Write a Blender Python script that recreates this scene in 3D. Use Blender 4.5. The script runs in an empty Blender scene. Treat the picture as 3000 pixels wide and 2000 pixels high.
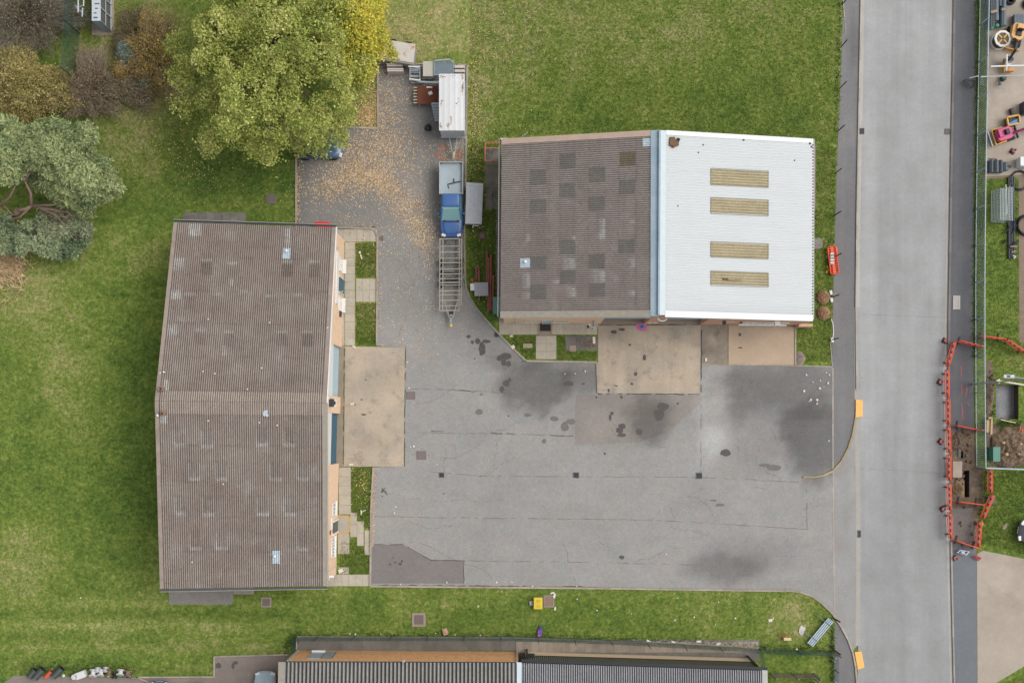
import bpy, bmesh, math, random
import numpy as np
from mathutils import Vector, Matrix, noise as mnoise
random.seed(7); RNG = np.random.default_rng(7)
R = math.radians
# ---------------------------------------------------------------- survey frame
# the drone hovers 85 m up, looking straight down (shift lens); 40 survey units of the site plan = 1 m on the ground
H = 85.0; S = 40.0; NX = 1510.0; NY = 1240.0
def G(px, py, z=0.0):
    k = (H - z) / H
    return Vector(((px - NX) / S * k, (NY - py) / S * k, z))
def PX(v):
    k = H / (H - v[2])
    return (NX + v[0] * S * k, NY - v[1] * S * k)
def onwall(a, b, px, py):
    """point of the upright plane through plan points a, b met by the sight line of plan point (px, py)"""
    A = Vector(a[:2]); B = Vector(b[:2]); n = Vector((-(B - A).y, (B - A).x))
    d = Vector(((px - NX) / S, (NY - py) / S))       # at ground, camera above origin
    k = n.dot(A) / n.dot(d)
    return Vector((d.x * k, d.y * k, H * (1 - k)))

scene = bpy.context.scene
COL = scene.collection
ORG = {}
# ---------------------------------------------------------------- materials
ALB = 0.70
def lin(c):
    out = []
    for v in c:
        v = v / 255.0
        out.append((v / 12.92 if v <= .04045 else ((v + .055) / 1.055) ** 2.4) * ALB)
    return (*out, 1.0)
MATS = {}
def newmat(name):
    m = bpy.data.materials.new(name); m.use_nodes = True
    nt = m.node_tree; b = nt.nodes['Principled BSDF']
    return m, nt, b
def N(nt, t, **kw):
    n = nt.nodes.new(t)
    for k, v in kw.items():
        if k.startswith('i_'):
            n.inputs[int(k[2:])].default_value = v
        else:
            setattr(n, k, v)
    return n
def noise(nt, scale, detail=3, rough=.55, vec=None, stretch=None):
    n = N(nt, 'ShaderNodeTexNoise'); n.inputs['Scale'].default_value = scale
    n.inputs['Detail'].default_value = detail; n.inputs['Roughness'].default_value = rough
    if vec is None: vec = N(nt, 'ShaderNodeNewGeometry').outputs['Position']
    if stretch:
        mp = N(nt, 'ShaderNodeMapping'); mp.inputs['Scale'].default_value = stretch
        nt.links.new(vec, mp.inputs['Vector']); vec = mp.outputs['Vector']
    nt.links.new(vec, n.inputs['Vector'])
    return n.outputs['Fac']
def math_(nt, op, a, b=None, clamp=False):
    n = N(nt, 'ShaderNodeMath', operation=op, use_clamp=clamp)
    for i, v in enumerate((a, b)):
        if v is None: continue
        if isinstance(v, (int, float)): n.inputs[i].default_value = v
        else: nt.links.new(v, n.inputs[i])
    return n.outputs[0]
def mrange(nt, v, a, b, c, d):
    n = N(nt, 'ShaderNodeMapRange'); nt.links.new(v, n.inputs[0])
    for i, x in enumerate((a, b, c, d)): n.inputs[i + 1].default_value = x
    return n.outputs[0]
def mixc(nt, fac, a, b, bt='MIX'):
    n = N(nt, 'ShaderNodeMix', data_type='RGBA', blend_type=bt)
    if isinstance(fac, (int, float)): n.inputs[0].default_value = fac
    else: nt.links.new(fac, n.inputs[0])
    for i, v in ((6, a), (7, b)):
        if isinstance(v, tuple): n.inputs[i].default_value = v
        else: nt.links.new(v, n.inputs[i])
    return n.outputs[2]
def scalec(nt, col, fac):
    c = N(nt, 'ShaderNodeCombineColor')
    for i in range(3): nt.links.new(fac, c.inputs[i])
    return mixc(nt, 1.0, col, c.outputs[0], 'MULTIPLY')
def bump(nt, b, h, strength=.3, dist=.02):
    n = N(nt, 'ShaderNodeBump'); n.inputs['Strength'].default_value = strength
    n.inputs['Distance'].default_value = dist
    nt.links.new(h, n.inputs['Height']); nt.links.new(n.outputs[0], b.inputs['Normal'])
def attr(nt, name):
    n = N(nt, 'ShaderNodeAttribute'); n.attribute_name = name
    return n.outputs['Fac']
def M(name, rgb, rough=.7, var=.12, scale=3., metal=0., rgb2=None, mixscale=1.2, mixlo=.45, mixhi=.65, spec=.4, bmp=0.):
    """plain weathered material: colour with soft uneven tone and an optional second colour in blotches"""
    if name in MATS: return MATS[name]
    m, nt, b = newmat(name)
    col = lin(rgb)
    src = None
    if rgb2:
        f = mrange(nt, noise(nt, mixscale, 5, .65), mixlo, mixhi, 0, 1)
        src = mixc(nt, f, col, lin(rgb2))
    if var:
        f = mrange(nt, noise(nt, scale, 4, .6), .25, .75, 1 - var, 1 + var)
        src = scalec(nt, src if src is not None else col, f)
    if src is not None: nt.links.new(src, b.inputs['Base Color'])
    else: b.inputs['Base Color'].default_value = col
    b.inputs['Roughness'].default_value = rough; b.inputs['Metallic'].default_value = metal
    b.inputs['Specular IOR Level'].default_value = spec
    if bmp: bump(nt, b, noise(nt, scale * 4, 4), bmp, .02)
    MATS[name] = m
    return m
def ground_mat(name, rgb, speck=.22, blot=.10, warm=None, rough=.9, sscale=9., streak=None, bscale=.5, wl=.45, wh=.75, mott=None):
    m, nt, b = newmat(name)
    col = lin(rgb)
    if mott:
        col = mixc(nt, mrange(nt, noise(nt, 1.0, 6, .72), .52, .64, 0, .8), col, lin(mott[0])); col = mixc(nt, mrange(nt, noise(nt, .62, 6, .75, stretch=(1, 1.3, 1.7)), .54, .66, 0, .8), col, lin(mott[1]))
    if warm: col = mixc(nt, mrange(nt, noise(nt, bscale, 5, .6), wl, wh, 0, 1), col, lin(warm))
    f1 = mrange(nt, noise(nt, sscale, 5, .72), .25, .75, 1 - speck, 1 + speck)
    f2 = mrange(nt, noise(nt, 1.1, 5, .65), .25, .75, 1 - blot, 1 + blot)
    f3 = mrange(nt, noise(nt, .23, 3, .5), .3, .7, 1 - blot * .7, 1 + blot * .7)
    f = math_(nt, 'MULTIPLY', math_(nt, 'MULTIPLY', f1, f2), f3)
    f = math_(nt, 'MULTIPLY', f, mrange(nt, noise(nt, 3.4, 4, .7), .3, .7, 1 - speck * .42, 1 + speck * .42))
    if streak:
        f = math_(nt, 'MULTIPLY', f, mrange(nt, noise(nt, 1., 4, .6, stretch=streak), .3, .7, .93, 1.07))
    f = math_(nt, 'MULTIPLY', f, attr(nt, 'tone'))
    nt.links.new(scalec(nt, col, f), b.inputs['Base Color'])
    b.inputs['Roughness'].default_value = rough; b.inputs['Specular IOR Level'].default_value = .25
    bump(nt, b, noise(nt, 14, 4, .7), .25, .015)
    MATS[name] = m
    return m
def leaf_mat(name, cols, rough=.6, noise_sc=.5, transl=.25, contrast=.35):
    """cols: three colours mixed by leaf and by soft clumps"""
    m, nt, b = newmat(name)
    g = N(nt, 'ShaderNodeNewGeometry')
    rnd = g.outputs['Random Per Island']
    f = mrange(nt, noise(nt, noise_sc, 3, .6), .35, .65, 0, 1)
    f = math_(nt, 'ADD', math_(nt, 'MULTIPLY', f, .6), math_(nt, 'MULTIPLY', rnd, .4))
    c = mixc(nt, mrange(nt, f, 0, .5, 0, 1), lin(cols[0]), lin(cols[1]))
    c = mixc(nt, mrange(nt, f, .5, 1, 0, 1), c, lin(cols[2]))
    wn = N(nt, 'ShaderNodeTexWhiteNoise', noise_dimensions='1D'); nt.links.new(rnd, wn.inputs['W'])
    c = scalec(nt, c, mrange(nt, wn.outputs['Value'], 0, 1, 1 - contrast, 1 + contrast))
    nt.links.new(c, b.inputs['Base Color'])
    b.inputs['Roughness'].default_value = rough; b.inputs['Specular IOR Level'].default_value = .3
    if transl:
        tr = N(nt, 'ShaderNodeBsdfTranslucent'); nt.links.new(c, tr.inputs['Color'])
        mx = N(nt, 'ShaderNodeMixShader'); mx.inputs[0].default_value = transl
        nt.links.new(b.outputs[0], mx.inputs[1]); nt.links.new(tr.outputs[0], mx.inputs[2])
        nt.links.new(mx.outputs[0], nt.nodes['Material Output'].inputs['Surface'])
    MATS[name] = m
    return m
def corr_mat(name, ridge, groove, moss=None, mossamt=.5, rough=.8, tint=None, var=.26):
    """profiled sheet: grooves painted dark, as dirt and as shade the soft light lacks; 'tone' holds the weathering of single sheets"""
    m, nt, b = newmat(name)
    c = mixc(nt, attr(nt, 'groove'), lin(groove), lin(ridge))  # groove colour adds shading contrast to the sheets as well as dirt
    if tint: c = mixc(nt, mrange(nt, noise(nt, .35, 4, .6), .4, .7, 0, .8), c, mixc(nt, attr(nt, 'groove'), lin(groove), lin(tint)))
    if moss:
        f = mrange(nt, noise(nt, 2.6, 6, .75), .60, .74, 0, mossamt)
        c = mixc(nt, f, c, lin(moss))
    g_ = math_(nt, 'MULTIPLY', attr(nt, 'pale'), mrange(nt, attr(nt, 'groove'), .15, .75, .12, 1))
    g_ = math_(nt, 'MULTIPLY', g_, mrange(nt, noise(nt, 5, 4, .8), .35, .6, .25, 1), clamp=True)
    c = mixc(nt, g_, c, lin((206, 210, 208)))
    f = mrange(nt, noise(nt, 6, 5, .75), .25, .75, 1 - var, 1 + var)
    f = math_(nt, 'MULTIPLY', f, mrange(nt, noise(nt, .8, 3), .3, .7, 1 - var * .3, 1 + var * .3))
    f = math_(nt, 'MULTIPLY', f, attr(nt, 'tone'))
    nt.links.new(scalec(nt, c, f), b.inputs['Base Color'])
    b.inputs['Roughness'].default_value = rough; b.inputs['Specular IOR Level'].default_value = .3
    MATS[name] = m
    return m
def glass_mat(name, rgb, rough=.08):
    m, nt, b = newmat(name); b.inputs['Base Color'].default_value = lin(rgb)
    b.inputs['Roughness'].default_value = rough; b.inputs['Specular IOR Level'].default_value = .6
    MATS[name] = m
    return m

# ---------------------------------------------------------------- mesh collector
class MB:
    def __init__(s): s.v = []; s.f = []; s.mi = []; s.m = 0
    def add(s, vs, fs):
        o = len(s.v); s.v += [tuple(v) for v in vs]
        for f in fs: s.f.append([i + o for i in f]); s.mi.append(s.m)
        return s
    def box(s, c, d, rz=0., mat=None):
        x, y, z = d[0] / 2, d[1] / 2, d[2] / 2
        M_ = mat if mat is not None else Matrix.Rotation(rz, 3, 'Z')
        c = Vector(c)
        vs = [c + M_ @ Vector((sx * x, sy * y, sz * z)) for sz in (-1, 1) for sx, sy in ((-1, -1), (1, -1), (1, 1), (-1, 1))]
        return s.add(vs, [(3, 2, 1, 0), (4, 5, 6, 7), (0, 1, 5, 4), (1, 2, 6, 5), (2, 3, 7, 6), (3, 0, 4, 7)])
    def bar(s, a, b, w, h):
        """box beam from a to b, w wide (level), h deep"""
        a, b = Vector(a), Vector(b); d = b - a; L = d.length
        if L < 1e-6: return s
        y = d / L; up = Vector((0, 0, 1))
        if abs(y.z) > .95: up = Vector((1, 0, 0))
        x = y.cross(up).normalized(); z = x.cross(y)
        return s.box((a + b) / 2, (w, L, h), mat=Matrix((x, y, z)).transposed())
    def tube(s, pts, r, n=8, cap=True):
        pts = [Vector(p) for p in pts]; rs = r if isinstance(r, (list, tuple)) else [r] * len(pts)
        o = len(s.v); prev = None
        for i, p in enumerate(pts):
            d = (pts[min(i + 1, len(pts) - 1)] - pts[max(i - 1, 0)])
            d = d.normalized() if d.length > 1e-9 else Vector((0, 0, 1))
            if prev is None:
                a = d.cross(Vector((0, 0, 1)))
                if a.length < .05: a = d.cross(Vector((1, 0, 0)))
            else:
                a = prev - d * prev.dot(d)
            a.normalize(); prev = a; b = d.cross(a)
            for k in range(n):
                t = 2 * math.pi * k / n
                s.v.append(tuple(p + (a * math.cos(t) + b * math.sin(t)) * rs[i]))
        for i in range(len(pts) - 1):
            for k in range(n):
                k2 = (k + 1) % n
                s.f.append([o + i * n + k, o + i * n + k2, o + (i + 1) * n + k2, o + (i + 1) * n + k]); s.mi.append(s.m)
        if cap:
            s.f.append([o + k for k in range(n)][::-1]); s.mi.append(s.m)
            e = o + (len(pts) - 1) * n; s.f.append([e + k for k in range(n)]); s.mi.append(s.m)
        return s
    def lathe(s, prof, n=16, c=(0, 0, 0), mat=None):
        """prof: (radius, height) pairs, turned about +Z then moved by mat and c"""
        o = len(s.v); c = Vector(c); M_ = mat or Matrix.Identity(3)
        for r, z in prof:
            for k in range(n):
                t = 2 * math.pi * k / n
                s.v.append(tuple(c + M_ @ Vector((r * math.cos(t), r * math.sin(t), z))))
        for i in range(len(prof) - 1):
            for k in range(n):
                k2 = (k + 1) % n
                s.f.append([o + i * n + k, o + i * n + k2, o + (i + 1) * n + k2, o + (i + 1) * n + k]); s.mi.append(s.m)
        for base, rev in ((0, True), (len(prof) - 1, False)):
            if prof[base][0] > 1e-4:
                f = [o + base * n + k for k in range(n)]
                s.f.append(f[::-1] if rev else f); s.mi.append(s.m)
        return s
    def prism(s, poly, z0, z1):
        """upright prism over a plan outline of (x, y) points"""
        n = len(poly)
        ar = sum(poly[i][0] * poly[(i + 1) % n][1] - poly[(i + 1) % n][0] * poly[i][1] for i in range(n))
        if ar < 0: poly = poly[::-1]
        vs = [(p[0], p[1], z0) for p in poly] + [(p[0], p[1], z1) for p in poly]
        fs = [list(range(n))[::-1], [n + i for i in range(n)]]
        fs += [[i, (i + 1) % n, n + (i + 1) % n, n + i] for i in range(n)]
        return s.add(vs, fs)
    def slab(s, pts, off):
        """closed solid between the outline pts (3D, flat) and the same moved by off"""
        n = len(pts); off = Vector(off)
        a = [Vector(p) for p in pts]; b = [p + off for p in a]
        fs = [list(range(n))[::-1], [n + i for i in range(n)]] + [[i, (i + 1) % n, n + (i + 1) % n, n + i] for i in range(n)]
        return s.add(a + b, fs)
    def loft(s, rings, cap=True):
        n = len(rings[0]); o = len(s.v)
        for r in rings: s.v += [tuple(p) for p in r]
        for i in range(len(rings) - 1):
            for k in range(n):
                k2 = (k + 1) % n
                s.f.append([o + i * n + k, o + i * n + k2, o + (i + 1) * n + k2, o + (i + 1) * n + k]); s.mi.append(s.m)
        if cap:
            s.f.append([o + k for k in range(n)][::-1]); s.mi.append(s.m)
            e = o + (len(rings) - 1) * n; s.f.append([e + k for k in range(n)]); s.mi.append(s.m)
        return s
    def build(s, name, mat, parent=None, smooth=False, bevel=0., origin=None, fix=True):
        v = np.array(s.v, dtype=float)
        if parent is not None: org = ORG[parent.name]
        elif origin is not None: org = Vector(origin)
        else: org = Vector((v[:, 0].mean(), v[:, 1].mean(), v[:, 2].min()))
        v = v - np.array(org)
        me = bpy.data.meshes.new(name); me.from_pydata(v.tolist(), [], s.f)
        for m in (mat if isinstance(mat, (list, tuple)) else [mat]): me.materials.append(m)
        if any(s.mi): me.polygons.foreach_set('material_index', s.mi)
        if fix:
            bm = bmesh.new(); bm.from_mesh(me); bmesh.ops.recalc_face_normals(bm, faces=bm.faces); bm.to_mesh(me); bm.free()
        if smooth: me.polygons.foreach_set('use_smooth', [True] * len(me.polygons))
        me.update()
        o = bpy.data.objects.new(name, me); COL.objects.link(o)
        if parent is not None: o.parent = parent
        else: o.location = org
        ORG[o.name] = org
        if bevel:
            b = o.modifiers.new('edge', 'BEVEL'); b.width = bevel; b.segments = 2; b.limit_method = 'ANGLE'; b.angle_limit = R(35)
        return o
def fast(name, V, F, mats, parent=None, midx=None, origin=None, attrs=None, smooth=False):
    V = np.asarray(V, dtype=np.float64); F = np.asarray(F, dtype=np.int64)
    org = ORG[parent.name] if parent is not None else Vector(origin if origin is not None else (V[:, 0].mean(), V[:, 1].mean(), V[:, 2].min()))
    V = V - np.array(org)
    me = bpy.data.meshes.new(name); n, k = F.shape
    me.vertices.add(len(V)); me.vertices.foreach_set('co', V.ravel())
    me.loops.add(n * k); me.loops.foreach_set('vertex_index', F.ravel().astype(np.int32))
    me.polygons.add(n); me.polygons.foreach_set('loop_start', np.arange(0, n * k, k, dtype=np.int32))
    if midx is not None: me.polygons.foreach_set('material_index', np.asarray(midx, dtype=np.int32))
    me.polygons.foreach_set('use_smooth', np.full(n, bool(smooth)))
    for m in (mats if isinstance(mats, (list, tuple)) else [mats]): me.materials.append(m)
    for an, av in (attrs or {}).items():
        a = me.attributes.new(an, 'FLOAT', 'POINT'); a.data.foreach_set('value', np.asarray(av, dtype=np.float32))
    me.update(calc_edges=True); me.validate()
    o = bpy.data.objects.new(name, me); COL.objects.link(o)
    if parent is not None: o.parent = parent
    else: o.location = org
    ORG[o.name] = org
    return o
def tag(o, label=None, cat=None, group=None, kind=None):
    if label: o['label'] = label
    if cat: o['category'] = cat
    if group: o['group'] = group
    if kind: o['kind'] = kind
    return o
def thing(name, label, cat, loc=(0, 0, 0), group=None):
    o = bpy.data.objects.new(name, None); COL.objects.link(o)
    o.empty_display_size = .3; o.location = loc; ORG[o.name] = Vector(loc)
    return tag(o, label, cat, group)
def copy_tree(o, parent=None):
    c = o.copy(); COL.objects.link(c)
    if parent is not None: c.parent = parent
    for ch in o.children: copy_tree(ch, c)
    return c
def place(o, loc, rz=0., label=None, group=None, sc=None):
    o.location = loc; o.rotation_euler = (0, 0, rz)
    if label: o['label'] = label
    if group: o['group'] = group
    if sc: o.scale = (sc, sc, sc)
    return o
ORD = ['first', 'second', 'third', 'fourth', 'fifth', 'sixth', 'seventh', 'eighth', 'ninth', 'tenth', 'eleventh', 'twelfth', 'thirteenth', 'fourteenth']
def sstep(a, b, x):
    t = min(1., max(0., (x - a) / (b - a))); return t * t * (3 - 2 * t)
def fbm(x, y, sc, seed=0.):
    return mnoise.fractal(Vector((x * sc + seed, y * sc - seed, seed * .37)), 1., 2., 4)   # about -1..1
def blob(px, py, cx, cy, rx, ry, soft=.35, wob=.35, seed=0.):
    d = math.hypot((px - cx) / rx, (py - cy) / ry) + wob * fbm(px, py, .016, seed + cx * .01) + wob * .45 * fbm(px, py, .06, seed + cy * .01)
    return 1 - sstep(1 - soft, 1 + soft, d)
def inpoly(px, py, poly):
    px = np.asarray(px); py = np.asarray(py); r = np.zeros(px.shape, bool); n = len(poly); j = n - 1
    for i in range(n):
        xi, yi = poly[i]; xj, yj = poly[j]
        if yi != yj:
            c = ((yi > py) != (yj > py)) & (px < (xj - xi) * (py - yi) / (yj - yi) + xi); r ^= c
        j = i
    return r
def sheet(name, poly, z, mat, step=.5, tone=None, extra=None, holes=(), skirt=0.):
    """a ground sheet cut into a grid so its wear and painted shade can be stored per point; poly in plan units"""
    bm = bmesh.new()
    vs = [bm.verts.new(G(*p)[:2] + (z,) if False else (G(*p).x, G(*p).y, z)) for p in poly]
    bm.faces.new(vs)
    xs = [v.co.x for v in vs]; ys = [v.co.y for v in vs]
    cx = list(np.arange(min(xs) + step, max(xs), step)); cy = list(np.arange(min(ys) + step, max(ys), step))
    for h in holes:
        a, b = G(h[0], h[1]), G(h[2], h[3]); cx += [a.x, b.x]; cy += [a.y, b.y]
    for x in cx: bmesh.ops.bisect_plane(bm, geom=bm.verts[:] + bm.edges[:] + bm.faces[:], plane_co=(x, 0, 0), plane_no=(1, 0, 0))
    for y in cy: bmesh.ops.bisect_plane(bm, geom=bm.verts[:] + bm.edges[:] + bm.faces[:], plane_co=(0, y, 0), plane_no=(0, 1, 0))
    if holes:
        kill = []
        for f in bm.faces:
            p = PX(f.calc_center_median()[:2] + (0,) if False else (f.calc_center_median().x, f.calc_center_median().y, 0))
            if any(h[0] < p[0] < h[2] and h[1] < p[1] < h[3] for h in holes): kill.append(f)
        bmesh.ops.delete(bm, geom=kill, context='FACES')
    for f in bm.faces:
        if f.normal.z < 0: f.normal_flip()
    me = bpy.data.meshes.new(name); bm.to_mesh(me); bm.free()
    me.materials.append(mat)
    names = ['tone'] + list((extra or {}).keys())
    fs = [tone or (lambda x, y: 1.0)] + list((extra or {}).values())
    co = [(v.co.x * S + NX, NY - v.co.y * S) for v in me.vertices]
    for nme, fn in zip(names, fs):
        a = me.attributes.new(nme, 'FLOAT', 'POINT'); a.data.foreach_set('value', [fn(x, y) for x, y in co])
    o = bpy.data.objects.new(name, me); COL.objects.link(o); o['kind'] = 'structure'
    return o
# ---------------------------------------------------------------- camera, sky, sun
cd = bpy.data.cameras.new('camera'); cam = bpy.data.objects.new('camera', cd); COL.objects.link(cam)
cam.location = (0, 0, H); cd.sensor_width = 36; cd.sensor_fit = 'HORIZONTAL'; cd.lens = H * S / 3000 * 36
cd.shift_x = (1500 - NX) / 3000; cd.shift_y = (NY - 1000) / 3000; cd.clip_end = 2000; cd.clip_start = .5
scene.camera = cam
W = bpy.data.worlds.new('World'); scene.world = W; W.use_nodes = True
nt = W.node_tree; bg = nt.nodes['Background']
sky = nt.nodes.new('ShaderNodeTexSky'); sky.sky_type = 'NISHITA'; sky.sun_disc = False
SUN_EL, SUN_AZ = R(52), R(78)          # azimuth clockwise from north (the top of the picture)
sky.sun_elevation = SUN_EL; sky.sun_rotation = SUN_AZ; sky.air_density = 1.; sky.dust_density = 3.
hs = nt.nodes.new('ShaderNodeHueSaturation'); hs.inputs['Saturation'].default_value = .16
nt.links.new(sky.outputs[0], hs.inputs['Color']); nt.links.new(hs.outputs[0], bg.inputs[0]); bg.inputs[1].default_value = .148
sd = bpy.data.lights.new('sun', 'SUN'); sun = bpy.data.objects.new('sun', sd); COL.objects.link(sun)
sd.energy = 1.0; sd.angle = R(40); sd.color = (1, .96, .9)
d = Vector((math.sin(SUN_AZ) * math.cos(SUN_EL), math.cos(SUN_AZ) * math.cos(SUN_EL), math.sin(SUN_EL)))
sun.rotation_euler = d.to_track_quat('Z', 'Y').to_euler(); sun.location = d * 60
vs_ = scene.view_settings; vs_.view_transform = 'Standard'; vs_.look = 'None'; vs_.gamma = 1; vs_.use_curve_mapping = False
vs_.exposure = 0.62
scene.cycles.max_bounces = 6; scene.cycles.use_adaptive_sampling = True
scene.cycles.sample_clamp_indirect = 5

# ---------------------------------------------------------------- ground materials
def grass_material():
    m, nt, b = newmat('mown_grass')
    dry = attr(nt, 'dry')
    n1 = noise(nt, .55, 6, .72); n2 = noise(nt, 2.6, 6, .75)
    f = math_(nt, 'ADD', math_(nt, 'MULTIPLY', mrange(nt, n1, .3, .7, -.5, .5), .6), math_(nt, 'MULTIPLY', mrange(nt, n2, .3, .7, -.5, .5), .85))
    f = math_(nt, 'ADD', f, dry)
    c = mixc(nt, mrange(nt, f, -.1, .5, 0, 1), lin((74, 99, 42)), lin((113, 130, 58)))
    c = mixc(nt, mrange(nt, f, .5, 1.15, 0, 1), c, lin((160, 153, 104)))
    fine = mrange(nt, noise(nt, 4.6, 5, .78), .3, .7, .50, 1.50)
    fine = math_(nt, 'MULTIPLY', fine, mrange(nt, noise(nt, 1.3, 3, .6), .3, .7, .92, 1.08))
    c = scalec(nt, c, math_(nt, 'MULTIPLY', fine, attr(nt, 'tone')))
    nt.links.new(c, b.inputs['Base Color']); b.inputs['Roughness'].default_value = .9
    b.inputs['Specular IOR Level'].default_value = .1
    bump(nt, b, noise(nt, 9, 5, .8), .6, .05)
    MATS['mown_grass'] = m
    return m
GRASS = grass_material()
TARMAC = ground_mat('worn_tarmac', (154, 153, 150), speck=.19, blot=.06, warm=(160, 154, 149), bscale=.35, mott=((161, 153, 149), (148, 151, 147)))
TARMAC_OLD = ground_mat('older_tarmac', (130, 125, 123), speck=.15, blot=.05, warm=(135, 128, 124))
FOOTWAY = ground_mat('footway_tarmac', (126, 125, 126), speck=.12, blot=.06, warm=(134, 130, 127), streak=(1.2, .12, 1))
FOOTWAY_E = ground_mat('dark_footway_tarmac', (103, 104, 108), speck=.12, blot=.06, warm=(112, 110, 112), streak=(1.2, .1, 1))
ROAD = ground_mat('road_concrete', (165, 165, 165), speck=.11, blot=.05, warm=(158, 158, 156), streak=(1.3, .04, 1))
CHANNEL = ground_mat('channel_concrete', (186, 181, 174), speck=.08, blot=.05, warm=(172, 166, 158))
APRON = ground_mat('apron_concrete', (190, 174, 154), speck=.11, blot=.08, warm=(172, 161, 147), bscale=.32, wl=.42, wh=.66, mott=((156, 145, 133), (192, 176, 156)))
APRON_E = ground_mat('apron_concrete_grey', (190, 174, 154), speck=.11, blot=.09, warm=(174, 163, 150), bscale=.4, streak=(1.6, .25, 1), mott=((154, 145, 135), (194, 175, 148)))
CONC_LIGHT = ground_mat('yard_concrete', (182, 170, 156), speck=.09, blot=.07, warm=(168, 156, 143), bscale=.5)
SLABS = ground_mat('paving_slab', (188, 179, 163), speck=.10, blot=.06, warm=(174, 164, 148), bscale=1.4)
SLABS_D = ground_mat('grey_paving_slab', (128, 123, 116), speck=.14, blot=.13, warm=(104, 103, 96), bscale=.9)
SLABS_M = ground_mat('mottled_paving_slab', (158, 146, 132), speck=.12, blot=.12, warm=(122, 112, 100), bscale=1.2)
KERB = ground_mat('kerb_concrete', (174, 163, 148), speck=.08, blot=.08, warm=(152, 143, 128), bscale=2.)
KERB_Y = ground_mat('yellowed_kerb', (176, 158, 122), speck=.08, blot=.08, warm=(160, 146, 118), bscale=2.)
SOIL = ground_mat('dug_soil', (112, 98, 84), speck=.4, blot=.25, warm=(140, 120, 100), sscale=5, bscale=1.3)
STONY = ground_mat('stony_ground', (140, 122, 106), speck=.2, blot=.12, warm=(116, 104, 94))
GRAVEL = ground_mat('pit_gravel', (150, 150, 152), speck=.25, blot=.12, warm=(120, 126, 134))
STAIN = M('oil_stain', (88, 83, 80), .75, .16, 3)
STAIN2 = M('faint_oil_stain', (118, 112, 107), .8, .12, 3)
JOINT = M('joint_dirt', (96, 86, 74), .9, .2, 2)
PAINT_Y = M('yellow_ground_paint', (214, 168, 62), .7, .1, 6)
PAINT_R = M('red_ground_paint', (190, 92, 88), .7, .12, 6)
PAINT_P = M('pink_spilt_paint', (206, 112, 156), .7, .25, 9)
PAINT_B = M('blue_spilt_paint', (48, 128, 186), .7, .2, 9)

# ---------------------------------------------------------------- lawn
def dry_shade_fn(x, y):
    v = .36 + .10 * fbm(x, y, .004, 3)
    wn_ = sstep(1180, 1500, x); v0_ = v
    if x > 1100 and y < 420:                                   # north lawn: dry top, lush near the building
        v = .56 - .24 * sstep(150, 370, y) + .22 * fbm(x, y, .006, 9)
        v += .16 * blob(x, y, 1450, 120, 260, 140, .8) + .12 * blob(x, y, 1450, 300, 110, 120, .8)
        v += .14 * blob(x, y, 1900, 60, 260, 70, .8)
    if x > 1100 and y < 420: v = v0_ * (1 - wn_) + v * wn_
    if 1080 < x < 1700 and y < 560: v = max(v, .45 + .45 * blob(x, y, 1230, 60, 260, 150, .7) + .25 * blob(x, y, 1400, 330, 60, 160, .7) + .2 * fbm(x, y, .012, 12))
    if x < 880 and y > 500:                                    # west lawn
        v = .35 + .16 * fbm(x, y, .005, 5)
        v += .26 * blob(x, y, 190, 1000, 110, 240, .8) + .28 * blob(x, y, 60, 850, 110, 110, .6) + .3 * blob(x, y, 380, 750, 130, 60, .6)
        v += .25 * blob(x, y, 40, 1650, 120, 140, .6) + .28 * blob(x, y, 300, 1820, 260, 60, .7)
        v -= .16 * blob(x, y, 400, 1230, 130, 330, .5) + .12 * blob(x, y, 330, 1480, 160, 130, .6)  # building shade west of the unit, painted in as darker grass
        if y > 1735: v += .16 * math.sin(y / 10.) + .10 * math.sin(y / 4.3 + 1) + .06
    if x < 880 and y <= 560: v = .40 - .30 * blob(x, y, 740, 520, 260, 120, .6) + .55 * blob(x, y, 400, 200, 170, 200, .5) + .3 * blob(x, y, 380, 480, 90, 90, .7)  # first blob paints the big tree's shade into the grass colour
    if y > 1715 and x > 860: v = .42 + .22 * fbm(x, y, .012, 2) - .22 * blob(x, y, 1560, 1830, 300, 40, .6) + .35 * blob(x, y, 2380, 1800, 120, 70, .6) + .12 * blob(x, y, 1300, 1770, 200, 40, .6)
    if 2370 < x < 2475: v = .46 + .22 * fbm(x, y, .02, 4)
    if x > 2850: v = .26 + .2 * fbm(x, y, .02, 6) + .5 * blob(x, y, 2990, 1060, 50, 40, .6)
    if 1365 < x < 1480 and 400 < y < 960: v = .12 + .35 * sstep(640, 380, y)
    if 1035 < x < 1110: v = .62 + .3 * fbm(x, y, .03, 8) if y < 1000 else .28
    if 1490 < x < 1760 and y > 960: v = .36
    return v
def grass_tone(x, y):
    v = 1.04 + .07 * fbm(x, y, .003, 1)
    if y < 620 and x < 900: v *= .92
    if y > 1735 and x < 870: v *= 1 + .07 * math.sin(y / 9.) + .05 * math.sin(y / 3.1 + x * .004)
    return v
PITS = [(2918, 1127, 2984, 1228), (2822, 1378, 2840, 1456), (2808, 1318, 2822, 1342)]
PITS_D = [.75, .8, .5]
sheet('lawn', [(-500, -500), (3500, -500), (3500, 2600), (-500, 2600)], 0, GRASS, .8, grass_tone, {'dry': dry_shade_fn}, holes=PITS)
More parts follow.
